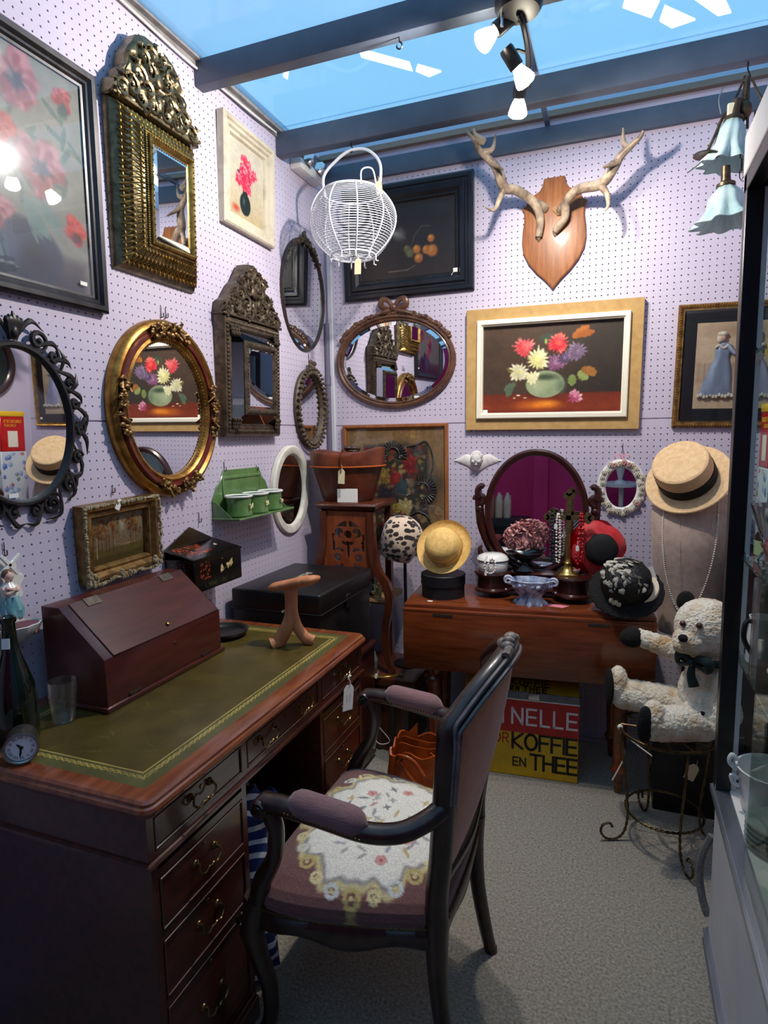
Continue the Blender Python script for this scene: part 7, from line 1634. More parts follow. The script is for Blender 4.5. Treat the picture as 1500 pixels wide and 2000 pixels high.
def leather_bag():
    c = pz(790, 1530, -56)
    t = thing('leather_bag', 'orange brown leather satchel standing open on the floor behind the armchair', 'bag', (-26.0, 84.0, -56), (0, 0, .12))
    W, D, H = 5.2, 3.6, 10.0
    b = MB(); L = []
    for z, s, wv in ((0, .92, 0), (.3, 1, 0), (3, 1.04, 0), (6, 1.02, .2), (8, .98, .5), (9.4, .96, 1)):
        L.append([(W*s*max(-1, min(1, 1.35*math.cos(a))), D*s*max(-1, min(1, 1.35*math.sin(a))), z+.45*wv*math.sin(9*a)) for a in [2*PI*k/48 for k in range(48)]])
    Li = [[(x*.95, y*.93, z) for x, y, z in l] for l in reversed(L[1:])]
    b.rings(L+Li); b.add([(-W*.9, -D*.9, .2), (W*.9, -D*.9, .2), (W*.9, D*.9, .2), (-W*.9, D*.9, .2)], [(0, 1, 2, 3)]); obj('body', b, leather_o, t, smooth=50)
    for y in (-1.0, 1.0):
        b = MB(); P = cat_([(-W*.9, y, 1.5), (-W*.85, y+.3, 9.2), (-1.5, y-.5, 9.9), (.5, y+.4, 9.2), (2.5, y-.3, 9.9), (W*.85, y, 9.0), (W*.9, y, 1.5)], 6); vs = []; fs = []
        for p in P: vs += [(p.x, p.y-.06, 1.0), (p.x, p.y-.06, p.z), (p.x, p.y+.06, p.z), (p.x, p.y+.06, 1.0)]
        for k in range(len(P)-1):
            for j in range(4): fs.append((k*4+j, k*4+(j+1) % 4, k*4+4+(j+1) % 4, k*4+4+j))
        b.add(vs, fs); obj('inner_divider', b, leather_o, t, smooth=40)
    b = MB(); b.tube(cat_([(-W*.7, -D-.1, 8.6), (-W*.3, -D-.8, 6.5), (W*.2, -D-.9, 4.2), (W*.75, -D-.2, 5.0)], 6), .38, 8, sx=.5); obj('strap', b, leather_o, t)
    b = MB(); b.tube(cat_([(-W*.85, -D*.6, 8.0), (-W*.6, -D*1.1, 9.5), (-W*.2, -D*1.2, 9.0), (W*.1, -D*1.25, 7.0)], 6), .3, 8, sx=.5); obj('carry_handle', b, leather_o, t)
    for x, z in ((-W*.65, 8.9), (W*.85, 8.6)):
        b = MB(); b.tube([(x+.55*math.cos(a), -D*1.02, z+.4*math.sin(a)) for a in [2*PI*k/12 for k in range(12)]], .1, 5, closed=True); obj('buckle', b, brass_h, t)
    b = MB(); b.prism([(-.7, -1.8), (.7, -2.0), (.8, 1.6), (-.4, 2.0)], -.04, .04); o = obj('orange_lining', b, mk('orange_suede', (226, 104, 66), rough=.8), t); o.location = (1.0*U, -2.6*U, 8.0*U); o.rotation_euler = (.2, .3, 0)
    b = MB(); b.T = Tr(-W*.5, D*.4, 9.0) @ Ry(.3); b.prism([(-1.4, 0), (1.0, 0), (.1, 3.4)], -.08, .08); obj('flap_point', b, leather_o, t)
leather_bag()
def striped_bag():
    t = thing('striped_cloth_bag', 'blue and white striped cloth bag slumped in the desk kneehole', 'bag', (-36.0, 49.6, -56))
    mt = bpy.data.materials.new('striped_cotton'); mt.use_nodes = True; N = mt.node_tree.nodes; Lk = mt.node_tree.links; p = N['Principled BSDF']; p.inputs['Roughness'].default_value = .85
    tc = N.new('ShaderNodeTexCoord'); mp = N.new('ShaderNodeMapping'); mp.inputs['Rotation'].default_value = (.5, .3, .4); Lk.new(tc.outputs['Object'], mp.inputs[0])
    wv = N.new('ShaderNodeTexWave'); wv.bands_direction = 'Z'; wv.inputs['Scale'].default_value = 9; wv.inputs['Distortion'].default_value = 3; wv.inputs['Detail'].default_value = 1; Lk.new(mp.outputs[0], wv.inputs['Vector'])
    mr = N.new('ShaderNodeMapRange'); mr.inputs[1].default_value = .68; mr.inputs[2].default_value = .74; Lk.new(wv.outputs['Fac'], mr.inputs[0])
    mx = N.new('ShaderNodeMix'); mx.data_type = 'RGBA'; mx.inputs[6].default_value = (*lin((24, 46, 104)), 1); mx.inputs[7].default_value = (*lin((212, 218, 226)), 1); Lk.new(mr.outputs[0], mx.inputs[0]); Lk.new(mx.outputs[2], p.inputs['Base Color'])
    b = MB(); L = []
    for z, s in ((0, 3.2), (.4, 3.8), (4, 4.0), (9, 3.9), (13, 3.6), (16.5, 3.2), (19, 2.6), (20.2, 2.0), (19.6, 1.2), (17.5, .9)):
        L.append([(s*(1+.09*math.sin(5*a+z*.6)+.05*math.sin(9*a-z))*math.cos(a)*.95, s*(1+.09*math.sin(5*a+z*.6))*math.sin(a), z+(.4*math.sin(4*a) if z > 15 else 0)) for a in [2*PI*k/48 for k in range(48)]])
    b.rings(L, cap=True); obj('bag_body', b, mt, t, smooth=70)
    b = MB(); b.tube(cat_([(1.5, -2, 18.5), (3.0, -2.8, 19.6), (3.8, 0, 18.4), (3.3, 2.4, 19.2), (1.2, 2.2, 18.6)], 6), .5, 8, sx=.35); obj('bag_handle', b, mt, t)
striped_bag()
# ================================================================ dress form, bear and stool
def dress_form():
    X, Y = 11.0, 104.6
    t = thing('dress_form', 'linen covered dressmaker torso on black stand against the back wall', 'mannequin', (X, Y, -56))
    b = MB(t); L = []; n = 44
    for z, rx, ry, cy in ((-31.5, 4.3, 3.2, 0), (-30, 4.5, 3.4, 0), (-27, 4.5, 3.4, 0), (-24, 4.9, 3.7, 0), (-20.5, 5.5, 4.2, -.1), (-17.5, 5.8, 4.5, -.3), (-15, 5.9, 4.5, -.3), (-12.5, 5.9, 4.0, 0), (-10.8, 5.6, 3.4, .2), (-9.6, 4.6, 2.8, .3), (-8.8, 3.0, 2.3, .3), (-8.0, 2.0, 2.0, .3), (-6.6, 1.8, 1.8, .3)):
        L.append([(X+rx*math.cos(2*PI*k/n), Y+cy+ry*math.sin(2*PI*k/n), z) for k in range(n)])
    b.rings(L, cap=True); obj('torso', b, linen, t, smooth=70)
    b = MB(t); b.tube([(X, Y, -31.5), (X, Y, -55.4)], .6, 10); b.lathe([(.01, 0), (5.0, 0), (4.8, .5), (1.2, .9), (.8, 2.0)], 32, (X, Y, -56)); obj('stand', b, blackm, t)
    b = MB(t)
    for x in (-1.9, 1.9): b.tube(cat_([(X+x*1.1, Y-4.2, -13), (X+x, Y-4.55, -18), (X+x*.8, Y-3.75, -24), (X+x*.7, Y-3.2, -31)], 6), .03, 4)
    obj('seam', b, mk('linen_thread', (150, 128, 114), rough=.9), t)
    q = thing('pearl_necklace', 'long string of small white pearls hanging on the dress form', 'necklace', (X, Y, -9))
    def onf(x, z):                      # lies on the front of the torso
        zz = [(-31.5, 4.3, 3.2, 0), (-27, 4.5, 3.4, 0), (-20.5, 5.5, 4.2, -.1), (-17.5, 5.8, 4.5, -.3), (-15, 5.9, 4.5, -.3), (-12.5, 5.9, 4.0, 0), (-10.8, 5.6, 3.4, .2), (-9.6, 4.6, 2.8, .3)]
        for i in range(len(zz)-1):
            if zz[i][0] <= z <= zz[i+1][0]:
                f = (z-zz[i][0])/(zz[i+1][0]-zz[i][0]); rx, ry, cy = [lerp(zz[i][k], zz[i+1][k], f) for k in (1, 2, 3)]; return Vector((X+x, Y+cy-ry*math.sqrt(max(0, 1-(x/rx)**2))-.12, z))
        return Vector((X+x, Y-2.8, z))
    P = cat_([onf(-4.1, -10.6), onf(-4.4, -14), onf(-4.2, -18), onf(-3.5, -22.5), onf(-2.2, -26.6), onf(-.9, -27.6), onf(.5, -26.4), onf(1.9, -22), onf(2.7, -17), onf(3.0, -12.5), onf(3.1, -10.2)], 14); keep = [P[0]]
    for p in P[1:]:
        if (p-keep[-1]).length > .24: keep.append(p)
    b = MB(q)
    for p in keep: b.ball(p, .14, 6, 5)
    obj('bead_string', b, pearl, q)
    h = thing('boater_hat', 'straw boater with black ribbon tilted on the dress form', 'hat', (X-1.0, Y-1.0, -7.2), (math.radians(40), math.radians(-32), math.radians(4))); h.scale = (1.06, 1.06, 1.06)
    def rid(r, z, a): return r
    prof = [(.01, 4.0)]
    for k in range(1, 15): prof.append((3.55*k/14, 4.0+.04*(k % 2)))
    prof += [(3.72, 3.85), (3.8, 3.5)]
    for k in range(8): prof.append((3.82+.05*(k % 2), 3.3-k*.4))
    prof += [(3.9, .25), (4.3, .12), (4.8, .16), (5.3, .1), (5.8, .14), (5.9, .0), (5.8, -.1), (3.7, -.02), (3.6, 3.3), (.01, 3.6)]
    b = MB(); b.lathe(prof, 56, sy=1.06, cap=False); obj('straw_body', b, straw_p, h, smooth=35)
    b = MB(); b.lathe([(3.86, .3), (3.98, .35), (3.96, 1.9), (3.84, 1.95)], 56, sy=1.06, cap=False); obj('ribbon', b, blackcloth, h)
dress_form()

def stool():
    X, Y, ZT = 7.2, 86.6, -40.0
    t = thing('wire_stool', 'twisted gilt wire stool with scroll feet under the panda bear', 'stool', (X, Y, -56))
    R = 6.0
    b = MB(t)
    for r_, z in ((R, ZT), (R*.55, ZT)):
        b.tube([(X+r_*math.cos(2*PI*k/40), Y+r_*math.sin(2*PI*k/40), z) for k in range(40)], .22, 7, closed=True)
    for k in range(6): a = PI*k/6; b.tube([(X+R*math.cos(a), Y+R*math.sin(a), ZT), (X-R*math.cos(a), Y-R*math.sin(a), ZT)], .14, 5)
    obj('seat_ring', b, goldwire, t)
    b = MB(t); n = 90
    for s in (0, PI):
        b.tube([(X+(4.9+.1*math.cos(k*1.6+s))*math.cos(2*PI*k/n), Y+(4.9+.1*math.cos(k*1.6+s))*math.sin(2*PI*k/n), -51.6+.1*math.sin(k*1.6+s)) for k in range(n)], .12, 5, closed=True)
    obj('lower_ring', b, goldwire, t)
    for k, a in enumerate((math.radians(200), math.radians(290), math.radians(20), math.radians(110))):
        ca, sa = math.cos(a), math.sin(a); b = MB(t)
        prof = [(R, ZT+.1), (R*.99, ZT-1), (5.5, -46), (5.0, -50), (4.9, -52.5), (5.3, -54.6), (6.4, -55.7), (7.8, -55.6), (8.5, -54.6), (8.2, -53.6), (7.3, -53.4), (6.9, -54.0)]
        P = cat_([(X+r_*ca, Y+r_*sa, z) for r_, z in prof], 6)
        for s in (0, PI):
            tw = [p+Vector((.09*math.cos(i*1.3+s), .09*math.sin(i*1.3+s), 0)) for i, p in enumerate(P)]; b.tube(tw, .13, 5)
        obj('scroll_leg', b, goldwire, t)
    b = MB(t); p0 = Vector((X+R*math.cos(math.radians(190)), Y+R*math.sin(math.radians(190)), ZT))
    b.ball(p0, .4, 8, 6); b.tube(cat_([p0, p0+Vector((.4, -.3, -2)), p0+Vector((.6, -.4, -4)), p0+Vector((-.2, -.5, -6.2)), p0+Vector((-.8, -.5, -7.6))], 5), .1, 5); b.tube(cat_([p0, p0+Vector((1.5, -1, -1.2)), p0+Vector((4, -2.5, -2.2))], 5), .1, 5); obj('tied_string', b, string_m, t)
stool()

def bear():
    bx, by, sz = 11.2, 87.2, -39.5
    t = thing('panda_bear', 'worn cream plush bear with black ears and paws seated on wire stool', 'teddy bear', (bx, by, sz-.25)); t.location.z += .25*U
    fur = mk('worn_plush', (200, 160, 104), (244, 236, 216), rough=.95, lo=.3, hi=.55, scale=14, bump=1.0, bscale=110, bdist=.012, sheen=.5)
    blk = mk('black_plush', (9, 8, 9), (20, 18, 18), rough=.95, scale=30, bump=.8, bscale=120, bdist=.006)
    b = MB(t); B = lambda c, r, m=None: b.ball(c, r, 20, 14, m)
    B((12.0, 87.2, -34.6), (3.7, 3.9, 4.6)); B((12.0, 87.2, -36.8), (4.1, 4.3, 3.0)); B((11.6, 87.0, -30.6), (2.6, 2.8, 2.0))
    B((11.3, 86.4, -25.4), (3.9, 3.9, 3.7)); B((9.4, 84.6, -26.8), (2.3, 2.2, 1.8)); B((8.4, 83.7, -27.2), (1.3, 1.2, 1.1))
    def limb(a, c, r0, r1, k=7):
        a, c = Vector(a), Vector(c)
        for i in range(k): f = i/(k-1); b.ball(a.lerp(c, f), lerp(r0, r1, f), 16, 10)
    limb((10.2, 89.6, -30.6), (3.4, 90.6, -28.9), 1.75, 1.25)        # raised arm
    limb((13.5, 84.0, -31.4), (13.0, 82.6, -37.0), 1.6, 1.25)        # hanging arm
    limb((10.5, 89.4, -37.5), (1.8, 90.2, -37.3), 2.45, 2.2); b.ball((.9, 90.0, -36.0), (1.4, 2.0, 2.8), 16, 10)
    limb((11.0, 84.6, -37.5), (6.0, 81.8, -37.3), 2.45, 2.2); b.ball((5.2, 81.4, -36.8), (1.6, 2.0, 2.7), 16, 10)
    o = obj('body', b, fur, t)
    rm = o.modifiers.new('fuse', 'REMESH'); rm.mode = 'VOXEL'; rm.voxel_size = .17*U; rm.use_smooth_shade = True
    sm = o.modifiers.new('soften', 'SMOOTH'); sm.iterations = 4; sm.factor = .5
    tx = bpy.data.textures.new('plush_tufts', 'CLOUDS'); tx.noise_scale = .012; tx.noise_depth = 2
    dm = o.modifiers.new('tufts', 'DISPLACE'); dm.texture = tx; dm.texture_coords = 'LOCAL'; dm.strength = .007; dm.mid_level = .5
    for c in ((8.9, 88.2, -22.6), (13.8, 84.6, -22.4)):
        b = MB(t); b.ball(c, (1.25, .8, 1.35), 14, 10, Matrix.Rotation(.5, 3, 'Z')); obj('ear', b, blk, t)
    b = MB(t); b.ball((2.6, 90.5, -29.0), (1.75, 1.45, 1.42), 16, 12, Matrix.Rotation(-.15, 3, 'Y')); obj('paw', b, blk, t)
    for c, r in (((-.3, 89.6, -36.2), (.5, 1.95, 2.7)), ((4.1, 80.1, -36.9), (1.1, .9, 2.45))):
        b = MB(t); b.ball(c, r, 16, 12, Matrix.Rotation(.75 if c[0] > 1 else .25, 3, 'Z')); obj('foot_pad', b, blk, t)
    sph = [((11.3, 86.4, -25.4), (3.9, 3.9, 3.7)), ((9.4, 84.6, -26.8), (2.3, 2.2, 1.8)), ((8.4, 83.7, -27.2), (1.3, 1.2, 1.1))]
    def face(px, py):           # first point of the head met by a sight line
        d = ray(px, py); best = None
        for c, r in sph:
            D = Vector([d[i]/r[i] for i in range(3)]); O = Vector([-c[i]/r[i] for i in range(3)]); A = D.dot(D); B_ = 2*O.dot(D); C_ = O.dot(O)-1; q = B_*B_-4*A*C_
            if q > 0:
                s = (-B_-math.sqrt(q))/(2*A); best = s if best is None else min(best, s)
        return d*best
    for c in (face(1366, 1226), face(1334, 1222)): b = MB(t); b.ball(c, .42, 10, 8); obj('eye', b, mk('amber_glass_eye', (70, 34, 16), rough=.1, coat=.6), t)
    b = MB(t); b.ball(face(1334, 1250), (.6, .6, .48), 10, 8); obj('nose', b, blk, t)
    rb = mk('dark_green_ribbon', (18, 34, 34), (28, 48, 48), rough=.55, scale=30)
    b = MB(t); b.tube([(11.3+3.0*math.cos(a), 86.5+3.0*math.sin(a), -29.35) for a in [2*PI*k/32 for k in range(32)]], .5, 7, closed=True, sx=.7); bow = obj('neck_ribbon', b, rb, t)
    b = MB(t); c = Vector((9.6, 83.8, -29.4))
    for s in (-1, 1):
        d = Vector((.62*s, -.46*s, 0)); b.tube(cat_([c, c+d*1.2+Vector((-.2, -.2, .7)), c+d*2.6+Vector((0, 0, .5)), c+d*2.4+Vector((0, 0, -.7)), c+Vector((0, 0, -.1))], 5), taper(21, .3, .6, .3), 8, sx=.6)
    b.tube(cat_([c, c+Vector((-.2, -.5, -1.5)), c+Vector((.2, -.5, -3.0))], 5), taper(11, .35, .65), 8, sx=.4); b.ball(c+Vector((-.2, -.25, 0)), .5, 8, 6); obj('bow', b, rb, bow)
    b = MB(t); b.tube(cat_([(10.9, 82.9, -35.4), (10.6, 82.5, -37), (10.7, 82.5, -38.6)], 4), .25, 6); obj('seam_ribbon', b, blk, t)
bear()

def black_case():
    t = thing('black_case', 'black tin trunk with buff label on the floor behind the wire stool', 'trunk', (12.4, 96.4, -56))
    b = MB(); b.box(-6.2, 5.4, -2.6, 2.6, 0, 11.0); obj('body', b, blackbox_m, t, bevel=.25, seg=2)
    b = MB(); b.box(-6.35, 5.55, -2.75, 2.75, 11.0, 13.2); lid = obj('lid', b, blackbox_m, t, bevel=.35, seg=3)
    b = MB(); b.box(-.8, .8, -2.95, -2.6, 9.8, 12.0); obj('hasp', b, iron, lid, bevel=.08)
    price_tag(t, -.7, -2.85, 8.2, 1.4, 2.6, .35, tagc)
black_case()
def skirting_cable():
    b = MB(); b.tube(cat_([(-30, 111.9, -55.0), (-15, 111.8, -55.1), (0, 111.9, -54.9), (10, 111.8, -55.2), (27, 111.9, -55.0)], 10), .22, 7)
    b.v = [(x-0, y-111.9, z+55.7) for x, y, z in b.v]; solo('skirting_cable', b, mk('grey_cable', (150, 150, 156), rough=.5), 'grey cable running along the foot of the back wall', 'cable', (0, 111.9, -55.7))
skirting_cable()

# ================================================================ glazed display cabinet
def cabinet():
    X0, X1, Y0, Y1 = 10.4, 26.6, 18.0, 69.6; ZB, ZT = -37.2, 22.2
    t = thing('display_cabinet', 'tall glazed display cabinet with black posts and white base panel', 'cabinet', (18.5, 44, -56))
    b = MB(t); b.box(X0+.3, X1, Y0, Y1-.3, -54.2, ZB-1.0); obj('base_panel', b, mk('white_laminate', (206, 210, 218), (196, 200, 210), rough=.35, scale=8), t)
    b = MB(t)
    for z0, z1, d in ((-56, -54.2, 0), (ZB-1.0, ZB, 0)): b.box(X0-d, X1, Y0, Y1, z0, z1); b.box(X0-.25, X0, Y0, Y1, z0+.25, z0+.55); b.box(X0-.25, X0, Y0, Y1, z1-.45, z1-.15)
    obj('aluminium_rail', b, alu, t)
    b = MB(t); b.box(X0+1.4, X1, Y0, Y1-.8, ZB, ZB+.12); obj('deck', b, white_p, t)
    for x, y in ((X0, Y1-1.5), (X1-1.5, Y1-1.5), (X1-1.5, Y0), (X0, Y0)):
        b = MB(t); b.box(x, x+1.5, y, y+1.5, ZB, ZT); post = obj('post', b, blackm, t, bevel=.08)
        b = MB(t); s = 1 if x < 15 else -1; b.box(x+(1.5 if s > 0 else -.45), x+(1.95 if s > 0 else 0), y+.1, y+.8, ZB, ZT); obj('glazing_bead', b, mk('pale_bead', (206, 206, 202), rough=.45), post)
    b = MB(t); b.box(X0, X0+1.3, Y0, Y1, ZT, ZT+1.5); b.box(X0, X1, Y1-1.3, Y1, ZT, ZT+1.5); b.box(X1-1.3, X1, Y0, Y1, ZT, ZT+1.5); obj('top_frame', b, blackm, t, bevel=.08)
    b = MB(t); b.box(X0-.1, X1+.1, Y0, Y1+.1, ZT+1.5, ZT+5.2); obj('white_fascia', b, white_p, t, bevel=.1)
    b = MB(t); b.box(X0+.5, X0+.62, Y0+1.5, 55.0, ZB, ZT); obj('sliding_glass', b, case_g, t, smooth=0)
    b = MB(t); b.box(X0+1.9, X1-1.9, Y1-.9, Y1-.7, ZB, ZT); obj('end_glass', b, case_g, t, smooth=0)
    shelf_g = pane_mat('shelf_glass', (206, 222, 214), refl=1.0, rough=.02, frost=.06)
    for z in (7.0, -12.6, -22.6):
        b = MB(t); b.box(X0+1.2, X1-.6, Y0+.6, Y1-1.2, z, z+.3); sh = obj('glass_shelf', b, shelf_g, t, smooth=0)
        b = MB(t); b.add([(X0+1.5, Y1-1.4, z-.8), (X0+1.5, Y1-2.2, z), (X0+2.3, Y1-1.4, z), (X0+1.5, Y1-1.4, z+.7), (X0+1.5, Y1-2.1, z+.7)], [(0, 1, 2), (0, 3, 4, 1), (0, 2, 3), (3, 2, 1, 4)]); obj('shelf_clip', b, white_p, sh)
    return X0, X1, Y0, Y1, ZB
CX0, CX1, CY0, CY1, CZB = cabinet()
def cabinet_stock():
    S2, S3, D = -12.3, -22.3, CZB+.12
    # crystal on the middle shelf
    def facet(r, z, a): return r*(1+.05*math.cos(12*a+z*4)*math.cos(z*5))
    t = thing('crystal_vase', 'cut crystal vase with flared scalloped rim on middle cabinet shelf', 'vase', (14.1, 65.4, S2)); b = MB(); b.lathe([(.01, 0), (1.5, 0), (1.6, .3), (1.1, 1.2), (1.5, 2.6), (2.0, 4.2), (2.4, 5.4), (2.2, 5.4), (1.7, 4.0), (1.2, 2.4), (.01, 1.8)], 36, fn=facet, cap=False); obj('vase_body', b, crystal_m, t, smooth=20)
    t = thing('crystal_bowl', 'low cut crystal bowl on middle cabinet shelf behind the vase', 'bowl', (14.6, 59.4, S2)); b = MB(); b.lathe([(.01, 0), (1.6, 0), (2.4, 1.2), (3.0, 2.6), (2.8, 2.6), (2.1, 1.2), (.01, .5)], 36, fn=facet, cap=False); obj('bowl_body', b, crystal_m, t, smooth=20)
    t = thing('cloth_bundle', 'folded white lace cloth on middle cabinet shelf', 'cloth', (20.6, 62.5, S2)); b = MB()
    for k in range(5): b.box(-2.6+.1*k, 2.6-.15*k, -3.2+.1*k, 3.2-.1*k, k*.42, k*.42+.4)
    obj('folded_cloth', b, mk('white_lace', (226, 224, 220), (204, 202, 200), rough=.85, scale=60, bump=.4), t, bevel=.15, seg=2)
    # jug and bowls on the lower shelf
    t = thing('enamel_jug', 'white enamel jug with black handle on lower cabinet shelf', 'jug', (13.5, 66.2, S3), (0, 0, -.9)); t.scale = (.78, .78, .78); b = MB(); b.lathe([(.01, 0), (1.7, 0), (1.8, .2), (1.7, 3.6), (1.5, 5.2), (1.6, 5.8), (1.5, 5.8), (1.4, 5.0), (1.6, .4), (.01, .3)], 30, cap=False); obj('jug_body', b, enamel_w, t, smooth=60); b = MB(); b.tube(cat_([(0, -1.5, 5.3), (0, -2.8, 5.4), (0, -3.0, 3.4), (0, -1.75, 1.4)], 6), .3, 8); obj('handle', b, blackm, t)
    t = thing('enamel_canister', 'white enamel canister with blue rim on lower cabinet shelf', 'canister', (18.4, 65.5, S3)); b = MB(); b.lathe([(.01, 0), (2.0, 0), (2.1, .2), (2.1, 4.6), (1.9, 4.8), (.01, 5.0)], 30); obj('canister_body', b, enamel_w, t); b = MB(); b.ball((0, 0, 5.2), (.5, .5, .35), 10, 6); obj('lid_knob', b, blackm, t)
    t = thing('ochre_pitcher', 'small mottled ochre pottery pitcher on lower cabinet shelf', 'pitcher', (17.0, 61.0, S3)); b = MB(); b.lathe([(.01, 0), (1.0, 0), (1.2, .8), (1.1, 2.2), (.6, 3.2), (.75, 3.8), (.6, 3.7), (.01, 3.0)], 24); obj('pitcher_body', b, mk('ochre_glaze', (120, 96, 50), (176, 150, 96), rough=.35, scale=40), t, smooth=60)
    t = thing('white_bowl', 'plain white china bowl on lower cabinet shelf near the front', 'bowl', (14.6, 56.6, S3)); b = MB(); b.lathe([(.01, 0), (1.0, 0), (1.2, .3), (2.2, 1.4), (2.6, 2.4), (2.5, 2.4), (2.0, 1.4), (.01, .5)], 30, cap=False); obj('bowl_body', b, porcelain, t, smooth=60)
    # tall glass and tureen on the deck
    t = thing('glass_cylinder', 'tall clear glass cylinder vase standing on the lower cabinet shelf', 'vase', (13.9, 61.9, S3)); b = MB(); b.lathe([(.01, 0), (2.1, 0), (2.2, .3), (2.2, 9.0), (2.05, 9.0), (2.05, .6), (.01, .5)], 36, cap=False); obj('glass_wall', b, clear_g, t, smooth=60)
    t = thing('handled_pot', 'white enamel pail with curled ear handle on the cabinet deck', 'pot', (14.8, 65.2, D)); b = MB(); b.lathe([(.01, 0), (2.2, 0), (2.5, .3), (3.0, 4.2), (3.15, 4.5), (2.95, 4.5), (2.4, .5), (.01, .4)], 36, cap=False); obj('pail_body', b, enamel_w, t, smooth=60); b = MB(); b.tube(cat_([(-3.0, 0, 4.0), (-3.7, 0, 4.6), (-3.5, 0, 5.4), (-3.0, 0, 5.0)], 5), .22, 7); b.tube(cat_([(-2.9, -.2, 3.2), (-3.5, -.2, 3.4), (-3.3, -.2, 2.6), (-2.8, -.2, 2.4)], 5), .2, 7); obj('ear_handle', b, enamel_w, t)
    plate0 = None; ppl = mk('pressed_glass', (186, 200, 196), rough=.1, trans=.5, coat=.3)
    for k, (x, y) in enumerate(((14.2, 59.4), (19.0, 55.6), (21.6, 64.5))):
        lab = ['pressed glass plate in the cabinet stack before the enamel pail', 'pressed glass plate in the cabinet stack near the green jar', 'pressed glass plate in the cabinet stack behind the enamel pail'][k]
        for j in range(5):
            if plate0 is None:
                b = MB(); b.lathe([(.01, 0), (1.7, 0), (2.6, .35), (2.55, .45), (1.6, .15), (.01, .12)], 28, cap=False); plate0 = solo('glass_plate', b, ppl, lab, 'plate', (x, y, D), group='glass plates stacked in the cabinet', smooth=60)
            else: dup(plate0, (x, y, D+j*.5), None, lab)
    t = thing('green_glass_jar', 'green tinted glass storage jar on the cabinet deck', 'jar', (20.8, 49.0, D)); b = MB(); b.lathe([(.01, 0), (2.4, 0), (2.6, .5), (2.6, 6.5), (1.6, 7.6), (1.7, 8.4), (1.5, 8.4), (1.4, 7.6), (2.4, 6.3), (.01, .6)], 32, cap=False); obj('jar_body', b, mk('green_bottle_glass', (120, 150, 134), rough=.06, trans=.85), t, smooth=60)
cabinet_stock()
def flex():
    b = MB(); P = cat_([pyy(1390, 1632, 72), pyy(1372, 1668, 72), pyy(1366, 1710, 72), pyy(1372, 1755, 71.5), pyy(1382, 1788, 71)], 8); b.tube([(p.x-9, p.y-70, p.z+56) for p in P], .42, 8); solo('flexible_conduit', b, mk('grey_conduit', (120, 122, 122), (96, 98, 98), rough=.5, scale=120), 'grey flexible conduit bending to the floor at the cabinet foot', 'cable', (9, 70, -56))
flex()

